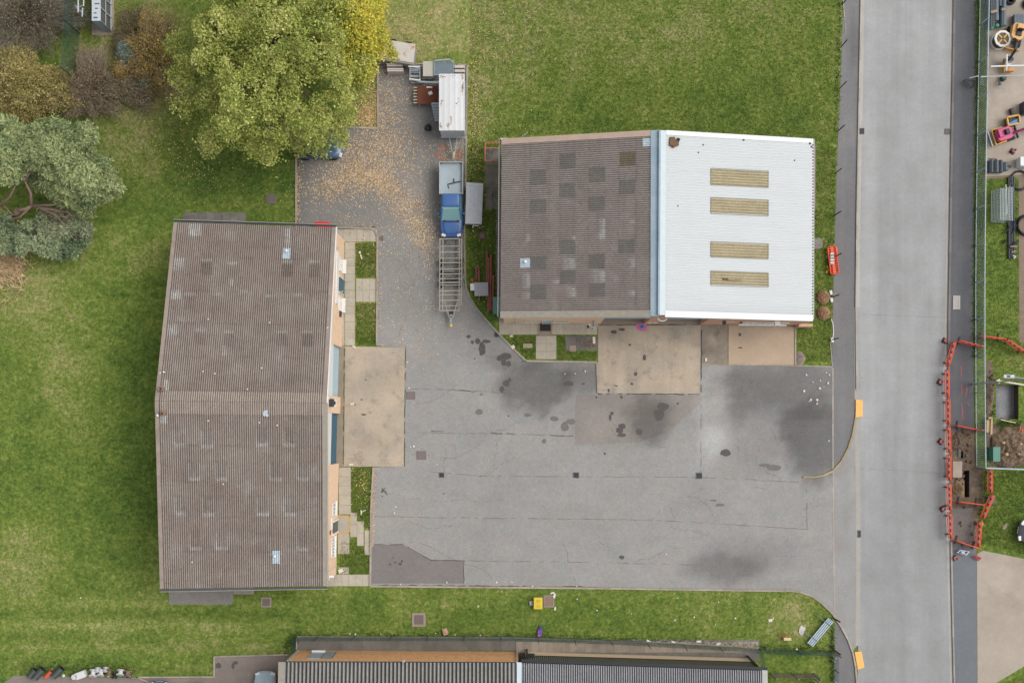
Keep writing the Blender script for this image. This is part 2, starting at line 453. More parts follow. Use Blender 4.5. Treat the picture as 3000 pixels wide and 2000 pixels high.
# the fields round the site, out to the horizon
far = MB(); a = G(-500, 2600); b = G(3500, -500); q = 400
for r in ((-q, -q, q, a.y), (-q, b.y, q, q), (-q, a.y, a.x, b.y), (b.x, a.y, q, b.y)):
    far.add([(r[0], r[1], 0), (r[2], r[1], 0), (r[2], r[3], 0), (r[0], r[3], 0)], [(0, 1, 2, 3)])
o = far.build('outer_ground', M('outer_grass', (84, 104, 44), .9, .3, .3), origin=(0, 0, 0)); o['kind'] = 'structure'
for (x0, y0, x1, y1), dp in zip(PITS, PITS_D):
    A, B = G(x0, y1), G(x1, y0); mb = MB()
    for sx, sy, wx, wy in ((A.x, A.y, B.x, A.y), (B.x, A.y, B.x, B.y), (B.x, B.y, A.x, B.y), (A.x, B.y, A.x, A.y)):
        n = 7; o0 = len(mb.v)
        for i in range(n + 1):
            t = i / n; x, y = sx + (wx - sx) * t, sy + (wy - sy) * t
            mb.v += [(x, y, 0.), (x + random.uniform(-.03, .03), y + random.uniform(-.03, .03), -dp * .5), (x, y, -dp)]
        for i in range(n):
            for k in range(2):
                mb.f.append([o0 + i * 3 + k, o0 + i * 3 + k + 1, o0 + i * 3 + k + 4, o0 + i * 3 + k + 3]); mb.mi.append(0)
    o = mb.build('pit_side', M('pit_earth', (88, 76, 64), .95, .35, 5), fix=False); o['kind'] = 'structure'
    sheet('pit_floor', [(x0 - 1, y0 - 1), (x1 + 1, y0 - 1), (x1 + 1, y1 + 1), (x0 - 1, y1 + 1)], -dp + .004, GRAVEL if dp == .75 else SOIL, .3,
          (lambda x, y: 1.0 - .35 * sstep(2962, 2972, x) - .3 * sstep(2934, 2924, x)) if dp == .75 else (lambda x, y: .6))

# ---------------------------------------------------------------- yard
YARD = [(868, 370), (1000, 373), (1107, 377), (1107, 186), (1368, 188), (1366, 400), (1363, 800), (1366, 850), (1378, 880), (1440, 957),
        (1541, 1058), (1752, 1061), (1752, 948), (2055, 948), (2055, 1066), (2440, 1071), (2440, 1798), (2410, 1768), (2380, 1746), (2345, 1733),
        (2300, 1728), (1750, 1720), (1085, 1714), (1087, 1500), (1094, 1368), (1180, 1366), (1180, 1017), (1106, 1013), (1107, 690), (1100, 676), (1085, 669), (985, 667), (985, 700), (868, 700)]
def yard_tone(x, y):
    t = 1.0 + .05 * fbm(x, y, .006, 2) + .05 * fbm(x * .6, y * 1.6, .02, 17)
    t *= 1 - .46 * blob(x, y, 1570, 1130, 104, 80, .32, .3, 1)
    t *= 1 - .35 * blob(x, y, 1700, 1110, 60, 50, .4, .2, 1)
    t *= 1 - .25 * blob(x, y, 1500, 1060, 80, 30, .5, .3, 1)
    t *= 1 - .44 * blob(x, y, 1905, 1225, 65, 75, .5, .3, 2)
    t *= 1 - .10 * blob(x, y, 1760, 1230, 110, 85, .25, .1, 2)
    t *= 1 - .13 * sstep(1010, 900, y) * sstep(1375, 1355, x) - .10 * sstep(700, 560, y) * sstep(1130, 1040, x)
    t *= 1 - .40 * blob(x, y, 2300, 1130, 190, 80, .5, .3, 4)
    t *= 1 - .47 * blob(x, y, 2395, 1285, 96, 122, .30, .3, 5)
    t *= 1 - .14 * blob(x, y, 2230, 1260, 130, 120, .5, .3, 6)
    t *= 1 - .22 * blob(x, y, 2160, 1220, 24, 55, .7, .4, 6)
    t *= 1 + .26 * blob(x, y, 2085, 1200, 40, 170, .6, .4, 7)
    t *= 1 + .24 * blob(x, y, 2125, 1280, 70, 40, .6, .4, 8)
    t *= 1 - .34 * blob(x, y, 2130, 1665, 115, 42, .45, .35, 9)
    t *= 1 - .16 * blob(x, y, 2230, 1620, 110, 50, .6, .3, 9)
    t *= 1 - .13 * blob(x, y, 1000, 600, 160, 90, .6, .2, 3)
    t *= 1 - .20 * blob(x, y, 1270, 600, 30, 220, .8, .2, 3)  # soft shade west of the pickup and trailers, painted into the tarmac
    t *= 1 - .15 * blob(x, y, 1150, 330, 170, 160, .6, .2, 3)
    t *= 1 - .20 * blob(x, y, 880, 540, 26, 160, .7, .3, 3)
    t *= 1 - .14 * blob(x, y, 1430, 985, 60, 70, .6, .3, 3)
    for k_, (cx_, w_) in enumerate(((0, 1.), (58, 1.))):
        yt_ = 1440 + 60 * math.sin((x - 1300) / 330.) + cx_ * .8; t *= 1 - .035 * math.exp(-((y - yt_) / 9.) ** 2) * (x < 2430)
        xt_ = 1225 + 40 * math.sin((y - 600) / 260.) + cx_; t *= 1 - .03 * math.exp(-((x - xt_) / 8.) ** 2) * (y < 1250)
    t *= 1 - .08 * blob(x, y, 2140, 1110, 150, 20, .6, .3, 3)
    return t
sheet('yard_tarmac', YARD, .012, TARMAC, .4, yard_tone)
sheet('tarmac_patch', [(1090, 1595), (1182, 1594), (1262, 1639), (1359, 1640), (1359, 1708), (1088, 1708)], .016, TARMAC_OLD, .5)
sheet('tarmac_patch', [(1687, 1157), (1752, 1157), (1752, 1155), (2052, 1157), (2052, 1180), (1960, 1262), (1880, 1293), (1683, 1305)], .015,
      ground_mat('warm_tarmac_patch', (149, 143, 138), .16, .07, warm=(154, 145, 136)), .4,
      lambda x, y: yard_tone(x, y) * (1 + .10 * blob(x, y, 1765, 1230, 50, 40, .5)))
# footways and road
def kerb_l(y): return np.interp(y, [-500, 0, 300, 600, 900, 1200, 1500, 1800, 2000, 2600], [2534, 2524, 2518, 2512, 2509, 2512, 2516, 2515, 2513, 2505])
def kerb_r(y): return np.interp(y, [-500, 0, 200, 500, 900, 1100, 1300, 1600, 1800, 2000, 2600], [2802, 2794, 2791, 2785, 2779, 2777, 2779, 2784, 2788, 2793, 2805])
YS = [-500, -200, 0, 150, 300, 450, 600, 750, 900, 1050, 1200, 1350, 1500, 1650, 1800, 1900, 2000, 2300, 2600]
def road_tone(x, y):
    t = 1 + .05 * fbm(x, y, .004, 4) + .05 * fbm(x * 1.5, y * .25, .02, 23) + .05 * fbm(x, y, .02, 29)
    t *= 1 - .05 * blob(x, y, 2620, 250, 26, 600, .7, .1) + .05 * blob(x, y, 2540, 1330, 16, 330, .8, .1) - .045 * blob(x, y, 2720, 1500, 26, 500, .8, .1) + .04 * blob(x, y, 2700, 250, 40, 400, .8, .2)
    t *= 1 + .13 * blob(x, y, 2545, 700, 22, 700, .8, .15) + .05 * blob(x, y, 2560, 40, 26, 60, .6)
    t *= 1 - .10 * sstep(1180, 1420, y)
    t *= 1 + .05 * blob(x, y, 2540, 840, 30, 60, .6) - .09 * blob(x, y, 2600, 760, 70, 130, .8) - .06 * blob(x, y, 2590, 560, 30, 160, .8) + .06 * blob(x, y, 2690, 1150, 40, 120, .8) - .05 * blob(x, y, 2610, 1330, 40, 120, .8)
    return t
sheet('road', [(kerb_l(y), y) for y in YS] + [(kerb_r(y), y) for y in YS[::-1]], .008, ROAD, .6, road_tone)
def strip(fa, fb, ys): return [(fa(y), y) for y in ys] + [(fb(y), y) for y in ys[::-1]]
sheet('channel_strip', strip(lambda y: kerb_l(y) + 1, lambda y: kerb_l(y) + 9, YS[:9]), .012, CHANNEL, .8)
sheet('channel_strip', strip(lambda y: kerb_l(y) - 8, lambda y: kerb_l(y) + 5, [900, 1000, 1100, 1200, 1300, 1400, 1500, 1650, 1800, 1890]), .016, ground_mat('crossing_channel', (172, 168, 160), .1, .06), .8)
sheet('channel_strip', strip(lambda y: kerb_r(y) - 10, lambda y: kerb_r(y) - 3, YS), .0125, CHANNEL, .8, lambda x, y: .95)
FW = lambda y: np.interp(y, [-500, 0, 250, 450, 700, 900, 1060, 1400], [2484, 2471, 2462, 2453, 2445, 2440, 2438, 2438])
def fw_tone(x, y):
    t = 1.0 - .20 * blob(x, y, 2502, 130, 22, 70, .6, .3) + .10 * blob(x, y, 2466, 130, 12, 140, .6, .2) + .12 * blob(x, y, 2500, 380, 18, 40, .6)
    t *= 1 - .08 * blob(x, y, 2480, 800, 30, 200, .7)
    return t
sheet('footway', strip(FW, lambda y: kerb_l(y) - 2, [-500, -200, 0, 150, 300, 450, 600, 750, 900, 1060, 1160]) , .014, FOOTWAY, .5, fw_tone)
CURVE_N = [(2352, 1397), (2386, 1397), (2412, 1392), (2440, 1379), (2464, 1352), (2484, 1315), (2497, 1275), (2506, 1228), (2510, 1180)]
CURVE_S = [(2300, 1728), (2345, 1733), (2380, 1746), (2410, 1768), (2440, 1798), (2466, 1838), (2484, 1872), (2498, 1910), (2506, 1950), (2510, 2000), (2508, 2100), (2500, 2600)]
sheet('footway', [(2438, 1160)] + [(2510, 1160)] + CURVE_N[::-1][:-3], .014, FOOTWAY, .5)
sheet('footway_crossing', [(2440, 1378), (2464, 1352), (2484, 1315), (2497, 1275), (2506, 1228), (2511, 1180), (2514, 1500), (2512, 1890), (2498, 1905), (2484, 1872), (2466, 1838), (2440, 1798)], .013,
      ground_mat('crossing_tarmac', (157, 156, 154), .12, .05, warm=(148, 142, 138)), .5, lambda x, y: 1 + .08 * blob(x, y, 2500, 1400, 14, 140, .7) - .08 * blob(x, y, 2485, 1500, 16, 90, .5))
sheet('footway', [(2446, 1806), (2466, 1838), (2484, 1872), (2498, 1910), (2506, 1950), (2510, 2000), (2508, 2100), (2500, 2600), (2440, 2600), (2443, 2000)], .0145, FOOTWAY, .5, lambda x, y: .92)
def fwe_tone(x, y): return 1.0 + .10 * blob(x, y, 2805, 400, 12, 900, .6, .1) - .12 * blob(x, y, 2850, 80, 14, 200, .6)
EFW = lambda y: np.interp(y, [-500, 0, 300, 600, 900, 1100, 1270], [2868, 2862, 2858, 2853, 2850, 2852, 2854])
sheet('footway', strip(lambda y: kerb_r(y) + 4, EFW, [-500, -200, 0, 150, 300, 450, 600, 750, 900, 1000, 1100, 1200, 1262]), .014, FOOTWAY_E, .5, fwe_tone)
sheet('footway', [(2785, 1590), (2860, 1596), (2862, 1700), (2863, 2000), (2868, 2600), (2808, 2600), (2796, 2000), (2788, 1700)], .014, ground_mat('blue_footway_tarmac', (118, 122, 126), .12, .06), .5)
sheet('dug_footway', [(2783, 1258), (2856, 1262), (2862, 1370), (2880, 1372), (2882, 1470), (2866, 1500), (2862, 1600), (2785, 1592), (2782, 1430)], .006, SOIL, .25,
      lambda x, y: (1.0 + .25 * fbm(x, y, .06, 1)) * (1.25 if y > 1490 else 1.), holes=PITS[1:])
sheet('dug_footway', [(2786, 1492), (2850, 1486), (2856, 1592), (2786, 1588)], .012, ground_mat('scraped_tarmac', (122, 116, 113), .2, .14, warm=(136, 126, 118)), .3)
sheet('dug_verge', [(2888, 1052), (2908, 1062), (2912, 1110), (2908, 1230), (2930, 1248), (2990, 1240), (3080, 1262), (3080, 1362), (2900, 1364), (2890, 1300), (2888, 1200)], .006, SOIL, .3)
# east yards
sheet('storage_yard_concrete', [(2893, -500), (3500, -500), (3500, 505), (2984, 512), (2890, 517)], .010, CONC_LIGHT, .5,
      lambda x, y: 1 - .22 * blob(x, y, 2985, 60, 60, 60, .7, .4) - .22 * blob(x, y, 2922, 252, 26, 14, .8, .6) - .16 * blob(x, y, 2914, 284, 10, 22, .8, .6) - .25 * blob(x, y, 2908, 186, 12, 14, .6, .3) + .08 * blob(x, y, 2960, 290, 60, 60, .6) - .15 * blob(x, y, 2920, 190, 20, 14, .6))
sheet('storage_yard_edging', [(2890, 517), (2984, 512), (3500, 505), (3500, 515), (2984, 520), (2890, 524)], .014, STONY, .6)
sheet('storage_yard_path', [(2984, 520), (3500, 515), (3500, 1010), (2986, 1003)], .011, STONY, .5)
sheet('driveway_concrete', [(2862, 1622), (2880, 1612), (2930, 1622), (3000, 1636), (3500, 1650), (3500, 1700), (3060, 1915), (2915, 2001), (2864, 2030)], .010, CONC_LIGHT, .5,
      lambda x, y: .95 + .08 * blob(x, y, 2940, 1700, 60, 40, .7) - .06 * blob(x, y, 2990, 1880, 30, 40, .6))
# concrete aprons and paving
sheet('concrete_apron', [(1012, 1014), (1186, 1017), (1183, 1366), (1008, 1366)], .02, APRON, .5,
      lambda x, y: 1 - .10 * blob(x, y, 1140, 1110, 60, 30, .6, .4) - .10 * blob(x, y, 1090, 1290, 60, 30, .6, .4) + .06 * blob(x, y, 1070, 1060, 60, 30, .6))
sheet('concrete_threshold', [(985, 1005), (1012, 1014), (1008, 1366), (975, 1366)], .018, ground_mat('threshold_concrete', (160, 146, 126), .1, .08, warm=(140, 128, 112)), .5)
sheet('concrete_apron', [(1752, 954), (2052, 952), (2050, 1153), (1752, 1151)], .02, APRON_E, .4,
      lambda x, y: .95 - .16 * blob(x, y, 1800, 975, 60, 30, .7, .5) + .10 * blob(x, y, 2010, 1060, 45, 70, .6) - .10 * blob(x, y, 1860, 1080, 20, 40, .7, .5))
sheet('concrete_threshold', [(1760, 925), (2062, 925), (2062, 953), (1752, 954)], .018, ground_mat('threshold_concrete_east', (160, 144, 128), .12, .1), .4, lambda x, y: .9 if x < 1890 else 1.1)
sheet('mottled_apron', [(2055, 948), (2132, 950), (2132, 1067), (2055, 1066)], .019, SLABS_M, .4, lambda x, y: .92 + .3 * blob(x, y, 2085, 985, 12, 25, .6))
sheet('concrete_apron', [(2134, 952), (2328, 955), (2328, 1069), (2134, 1067)], .021, ground_mat('apron_concrete_pink', (192, 170, 146), .09, .07, warm=(180, 162, 142)), .5, lambda x, y: 1 - .08 * blob(x, y, 2290, 1010, 40, 30, .6))
def paving(name, rows, mat, z=.018, th=.05, gap=.014, jit=.045):
    """rows of slabs: (x0, y0, x1, y1, nx, ny) in plan units, one low slab each"""
    V, F, T = [], [], []
    for x0, y0, x1, y1, nx, ny in rows:
        for i in range(nx):
            for j in range(ny):
                a = G(x0 + (x1 - x0) * i / nx, y0 + (y1 - y0) * j / ny); b = G(x0 + (x1 - x0) * (i + 1) / nx, y0 + (y1 - y0) * (j + 1) / ny)
                xa, xb, ya, yb = a.x + gap / 2, b.x - gap / 2, b.y + gap / 2, a.y - gap / 2
                t = 1 + random.uniform(-jit, jit); dz = random.uniform(-.003, .003); o = len(V)
                V += [(xa, ya, -.02), (xb, ya, -.02), (xb, yb, -.02), (xa, yb, -.02), (xa, ya, z + dz), (xb, ya, z + dz), (xb, yb, z + dz), (xa, yb, z + dz)]
                F += [[o + k for k in f] for f in ((4, 5, 6, 7), (0, 1, 5, 4), (1, 2, 6, 5), (2, 3, 7, 6), (3, 0, 4, 7))]; T += [t] * 8
    o = fast(name, V, F, mat, attrs={'tone': T}); o['kind'] = 'structure'
    return o
paving('paving', [(986, 672, 1104, 708, 6, 1), (1010, 709, 1040, 1012, 1, 13), (1043, 816, 1102, 884, 3, 2), (985, 700, 1009, 1012, 1, 6)], SLABS)
paving('paving', [(993, 1368, 1028, 1506, 1, 5), (990, 1562, 1024, 1622, 1, 2), (1026, 1500, 1046, 1572, 1, 2), (1046, 1526, 1066, 1598, 1, 2), (1068, 1552, 1086, 1625, 1, 2),
                 (960, 1682, 1084, 1716, 6, 1), (992, 1660, 1022, 1681, 1, 1), (988, 1508, 1026, 1561, 1, 1)], SLABS)
paving('paving', [(1462, 930, 1500, 980, 1, 1), (1500, 945, 1580, 980, 3, 1), (1618, 948, 1750, 980, 4, 1), (1570, 983, 1630, 1052, 2, 3)], SLABS)
paving('paving', [(1656, 984, 1750, 1026, 3, 1)], SLABS_D, z=.02, jit=.15)
paving('paving', [(1422, 432, 1466, 486, 1, 1), (1422, 488, 1466, 614, 2, 4), (1452, 616, 1478, 925, 1, 12)], SLABS_D, jit=.12)
paving('paving', [(537, 622, 720, 664, 8, 1)], SLABS_D, jit=.12)
paving('paving', [(870, 1866, 1510, 1906, 30, 1), (1510, 1872, 2225, 1934, 34, 1)], SLABS_D, jit=.08)
paving('paving', [(1512, 1878, 2222, 1910, 32, 1)], ground_mat('light_path_slab', (168, 155, 139), .14, .13, warm=(128, 122, 112), bscale=1.1), z=.026, jit=.08)
sheet('concrete_plinth', [(494, 1716), (682, 1716), (684, 1762), (676, 1770), (496, 1769)], .03, ground_mat('plinth_concrete', (136, 131, 126), .16, .1), .4)
sheet('concrete_plinth', [(684, 1716), (744, 1716), (744, 1740), (684, 1740)], .031, ground_mat('plinth_concrete_b', (150, 141, 132), .12, .08), .4)
sheet('concrete_plinth', [(2360, 424), (2391, 425), (2389, 618), (2360, 618)], .03, ground_mat('plinth_concrete_c', (150, 136, 122), .14, .1), .4)
sheet('concrete_plinth', [(2370, 697), (2404, 697), (2410, 704), (2409, 724), (2400, 730), (2370, 728)], .03, ground_mat('plinth_concrete_d', (150, 142, 134), .14, .1), .4)
sheet('cabinet_plinth', [(269, -60), (335, -60), (334, 104), (270, 104)], .04, ground_mat('plinth_concrete_e', (164, 152, 138), .12, .1), .4)
sheet('car_park_tarmac', [(628, 1923), (860, 1916), (870, 1960), (870, 2600), (-200, 2600), (-100, 2080), (40, 1978), (380, 1984), (402, 1982), (628, 1980)], .012,
      ground_mat('car_park_tarmac', (142, 130, 122), .14, .07, warm=(128, 120, 114)), .5)
# kerbs
def kerb(pts, mat, w=.13, h=.10, name='kerb', z0=-.05):
    P = [G(*p) for p in pts]; mb = MB(); tones = []
    L = 0
    for a, b in zip(P, P[1:]):
        n = max(1, int((b - a).length / .915))
        for i in range(n):
            u, v = a + (b - a) * (i / n), a + (b - a) * ((i + 1) / n); d = (v - u).normalized() * .006
            mb.bar(Vector((u.x, u.y, (h + z0) / 2)) + d, Vector((v.x, v.y, (h + z0) / 2)) - d, w, h - z0); tones += [random.uniform(.86, 1.12)] * 8
    o = mb.build(name, mat); o['kind'] = 'structure'
    a = o.data.attributes.new('tone', 'FLOAT', 'POINT'); a.data.foreach_set('value', tones)
    return o
kerb([(868, 374), (868, 664)], KERB); kerb([(1000, 373), (1107, 377)], KERB); kerb([(1107, 376), (1107, 187)], KERB)
kerb([(1107, 186), (1240, 188)], KERB, .10); kerb([(1340, 190), (1369, 192), (1366, 400), (1364, 560)], KERB, .12)
kerb([(1362, 600), (1361, 700), (1362, 800), (1365, 842), (1376, 872), (1400, 908), (1440, 955), (1490, 1008), (1540, 1056)], KERB)
kerb([(1541, 1057), (1748, 1061)], KERB); kerb([(1749, 1061), (1752, 1150)], KERB, .15)
kerb([(985, 668), (1085, 669), (1098, 674), (1106, 690), (1105, 850), (1104, 1012)], KERB)
kerb([(1094, 1369), (1087, 1500), (1085, 1716)], KERB); kerb([(1085, 1716), (1750, 1722), (2300, 1730)], KERB)
kerb(CURVE_S[:-2], KERB); kerb(CURVE_N, KERB_Y)
kerb([(2055, 1067), (2330, 1071), (2438, 1074)], KERB, .08, .05); kerb([(2330, 955), (2330, 1070)], KERB, .10, .08)
kerb([(2440, 1076), (2440, 1240), (2441, 1500), (2445, 1798)], ground_mat('flush_edging', (176, 166, 156), .08, .06), .09, .022, 'flush_edging')
kerb([(kerb_l(y) - 2, y) for y in range(-300, 1181, 120)], ground_mat('road_kerb', (176, 172, 162), .08, .06), .10, .11)
kerb([(kerb_r(y) + 1, y) for y in range(-300, 1261, 120)], ground_mat('road_kerb_dark', (128, 124, 122), .08, .06), .16, .12)
kerb([(kerb_r(y) + 2, y) for y in range(1585, 2400, 120)], ground_mat('road_kerb_east', (164, 160, 152), .08, .06), .12, .11)
kerb([(870, 1864), (1500, 1866), (2000, 1884), (2215, 1898), (2226, 1912)], KERB, .10, .12); kerb([(870, 1864), (869, 1904)], KERB, .08, .12)
kerb([(628, 1983), (628, 1922), (845, 1916)], KERB, .10, .1); kerb([(440, 1999), (402, 1982), (628, 1981)], KERB, .10, .1)
kerb([(2470, 0), (2478, 105)], KERB, .06, .04); kerb([(2432, 1000), (2438, 1072)], KERB, .06, .05)
# joints, cracks, painted lines, stains: thin marks lying on the surface
def ribbon(name, lines, mat, w=.045, z=.0172, wob=.035, brk=.0):
    V, F = [], []
    for ln in lines:
        P = [G(*p) for p in ln]
        for a, b in zip(P, P[1:]):
            n = max(2, int((b - a).length / .3)); d = (b - a).normalized(); s = Vector((-d.y, d.x, 0))
            last = None
            for i in range(n + 1):
                p = a + (b - a) * (i / n) + s * random.uniform(-wob, wob); ww = w * random.uniform(.35, 1.)
                o = len(V); V += [tuple(p + s * ww / 2 + Vector((0, 0, z))), tuple(p - s * ww / 2 + Vector((0, 0, z)))]
                if last is not None and random.random() > brk: F.append([last, last + 1, o + 1, o])
                last = o
    o = fast(name, V, F, mat, origin=(0, 0, 0)); o['kind'] = 'structure'
    return o
ribbon('tarmac_joint', [[(1190, 1138), (1330, 1141), (1500, 1152)], [(1190, 1266), (1440, 1270), (1690, 1276)], [(1250, 1380), (1420, 1394), (1690, 1396), (2050, 1397), (2340, 1412)],
                        [(1090, 1512), (1400, 1517), (1900, 1522), (2180, 1538), (2365, 1550)], [(1260, 1640), (1700, 1646), (2060, 1654)], [(2054, 1160), (2053, 1390)], [(2363, 1420), (2365, 1550)]], JOINT, .035, .0185, .025, .25)
ribbon('tarmac_crack', [[(1435, 1268), (1520, 1271)], [(1330, 1142), (1395, 1147)], [(1262, 1262), (1300, 1264)], [(1610, 1275), (1680, 1277)], [(1090, 1594), (1182, 1594), (1262, 1640), (1359, 1641), (1359, 1708)]], M('crack_dirt', (84, 70, 58), .9, .2, 4), .06, .0195, .03, .12)
def wander(x, y, a, n, st=14, turn=.5):
    out = [(x, y)]
    for _ in range(n): a += random.uniform(-turn, turn); x += st * math.cos(a); y += st * .8 * math.sin(a); out.append((x, y))
    return out
CR = [wander(random.uniform(1120, 2400), random.uniform(1200, 1690), random.choice((0, 0, 1.5, 3.1)) + random.uniform(-.5, .5), random.randint(3, 12)) for _ in range(24)] + [wander(1200, y, 0, 24, 12, .25) for y in (1180, 1330, 1460, 1585)] + [wander(1240 + random.uniform(-60, 60), random.uniform(700, 1000), 1.5 + random.uniform(-.4, .4), 8) for _ in range(7)]
ribbon('hairline_cracks', CR, M('hairline_crack', (118, 111, 104), .9, .2, 3), .035, .0182, .03, .25)
ribbon('road_joint', [[(2512, 920), (2776, 930)], [(2518, 1372), (2600, 1376), (2778, 1387)]], M('road_joint', (128, 127, 125), .9, .1), .035, .011, .012, .1)
ribbon('road_joint', [[(2658, -300), (2655, 300), (2650, 900)]], M('road_joint_pale', (156, 156, 156), .9, .1), .03, .011, .006, .1)
ribbon('apron_edge_moss', [[(1188, 1017), (1185, 1366)], [(1009, 1020), (1006, 1360)]], M('edge_moss', (84, 94, 46), .9, .3), .09, .0215, .02, .15)
ribbon('apron_edge_dirt', [[(1752, 1153), (2052, 1155)], [(2055, 955), (2054, 1150)], [(1756, 952), (2060, 951)]], M('edge_dirt', (70, 64, 58), .9, .3), .08, .0225, .02, .15)
ribbon('kerb_side_dirt', [[(1095, 1714), (1750, 1719)], [(985, 665), (1098, 665)], [(874, 380), (874, 660)], [(1361, 560), (1359, 830)]], M('gutter_dirt', (104, 90, 66), .9, .3), .14, .0165, .05, .2)
def painted(name, lines, mat, w, z=.024):
    return ribbon(name, lines, mat, w, z, .002, 0)
painted('yellow_step_marking', [[(988, 1510), (1026, 1511)], [(1025, 1510), (1024, 1561)], [(1026, 1560), (988, 1562)]], PAINT_Y, .12, .031)
painted('red_spray_marking', [[(2815, 1070), (2816, 1102)], [(2817, 1124), (2818, 1158)], [(2833, 1132), (2829, 1164)], [(2818, 1178), (2820, 1230)], [(2834, 1176), (2838, 1188)]], PAINT_R, .08, .02)
for cx, cy, pts in ((2525, 1197, None),): pass
def splat(mb, px, py, rx, ry, z, n=14, wob=.3):
    c = G(px, py, 0); s = random.uniform(0, 99); vs = []
    for i in range(n):
        t = 2 * math.pi * i / n; r = 1 + wob * fbm(math.cos(t) * 60, math.sin(t) * 60, .02, s)
        vs.append((c.x + rx / S * r * math.cos(t), c.y + ry / S * r * math.sin(t), z))
    return mb.add(vs, [list(range(n))])
mb = MB()
for s_ in [(1412, 1022, 10, 20), (1400, 1000, 8, 8), (1372, 985, 7, 5), (1384, 1002, 5, 5), (1425, 1000, 12, 5), (1465, 1049, 9, 9), (1482, 1044, 16, 10), (1476, 1062, 8, 9), (1490, 1066, 7, 9), (1484, 1122, 10, 9),
           (1470, 1140, 8, 9), (1493, 1112, 5, 7), (1665, 1123, 15, 7), (1709, 1124, 4, 3), (1823, 1248, 11, 8), (1815, 1260, 12, 10), (1822, 1274, 13, 6), (1872, 1265, 10, 8), (1787, 1222, 4, 10), (1793, 1210, 5, 5), (1943, 1190, 16, 11), (1930, 1212, 16, 14), (1930, 1226, 10, 7),
           (2125, 1326, 15, 11), (1821, 1631, 8, 6), (1820, 1163, 4, 5), (1119, 1440, 3, 3), (1125, 1437, 3, 3), (1121, 1433, 3, 4), (1130, 1441, 3, 3), (1127, 1430, 2, 2), (1134, 1447, 2, 2), (1120, 1453, 2, 2),
           (1143, 1652, 3, 3), (1158, 1647, 3, 3), (1173, 1651, 5, 4), (1178, 1643, 3, 4), (1152, 1633, 2, 2), (1690, 1398, 4, 3), (640, 1948, 8, 8), (690, 1940, 8, 5), (683, 1950, 5, 8)]:
    splat(mb, *s_, .0205 + .00025 * (len(mb.f) % 40))
for s_ in [(1072, 1112, 3, 2), (1060, 1170, 4, 2), (1066, 1214, 7, 2.5), (1040, 1185, 2, 2), (2167, 980, 4, 5), (2168, 1018, 7, 2), (1862, 1095, 5, 6), (1851, 1124, 5, 3), (1783, 1144, 3, 6), (1798, 972, 8, 6), (1822, 965, 10, 4), (1845, 1010, 4, 3), (1805, 1130, 6, 2), (1888, 1048, 5, 9)]: splat(mb, *s_, .0275 + .00025 * (len(mb.f) % 40))
mb.build('oil_stains', STAIN, fix=False)['kind'] = 'structure'
mb = MB()
for s_ in [(1624, 1226, 13, 8), (1672, 1235, 13, 9), (1655, 1250, 11, 14), (1404, 1206, 12, 8), (1594, 1292, 7, 7), (2266, 1370, 22, 8), (2240, 1362, 18, 6), (1498, 1142, 9, 7), (1545, 1215, 12, 5), (2090, 1465, 10, 3), (2110, 1478, 14, 4), (2410, 1015, 2, 2), (1410, 1155, 5, 3), (1300, 1445, 4, 3)]:
    splat(mb, *s_, .0202 + .00025 * len(mb.f) - .004)
mb.build('faint_stains', STAIN2, fix=False)['kind'] = 'structure'
mb = MB(); splat(mb, 1881, 957, 15, 12, .0262, 18, .35); mb.m = 1; splat(mb, 1880, 957, 8, 6, .0272, 14, .3); mb.m = 2; splat(mb, 1880, 956, 2, 2, .0282, 10, .3)
o = mb.build('paint_splash', [PAINT_P, PAINT_B, M('dark_spilt_paint', (30, 50, 84), .6)], fix=False); o['kind'] = 'structure'
mb = MB()
for s_ in [(1296, 434, 18, 9), (1284, 455, 10, 12), (1346, 452, 13, 16), (1300, 465, 14, 8), (1222, 600, 9, 7)]: splat(mb, *s_, .0145 + .0003 * len(mb.f), 16, .5)
mb.build('red_paint_stain', M('red_paint_stain', (148, 112, 104), .85, .25, 5), fix=False)['kind'] = 'structure'
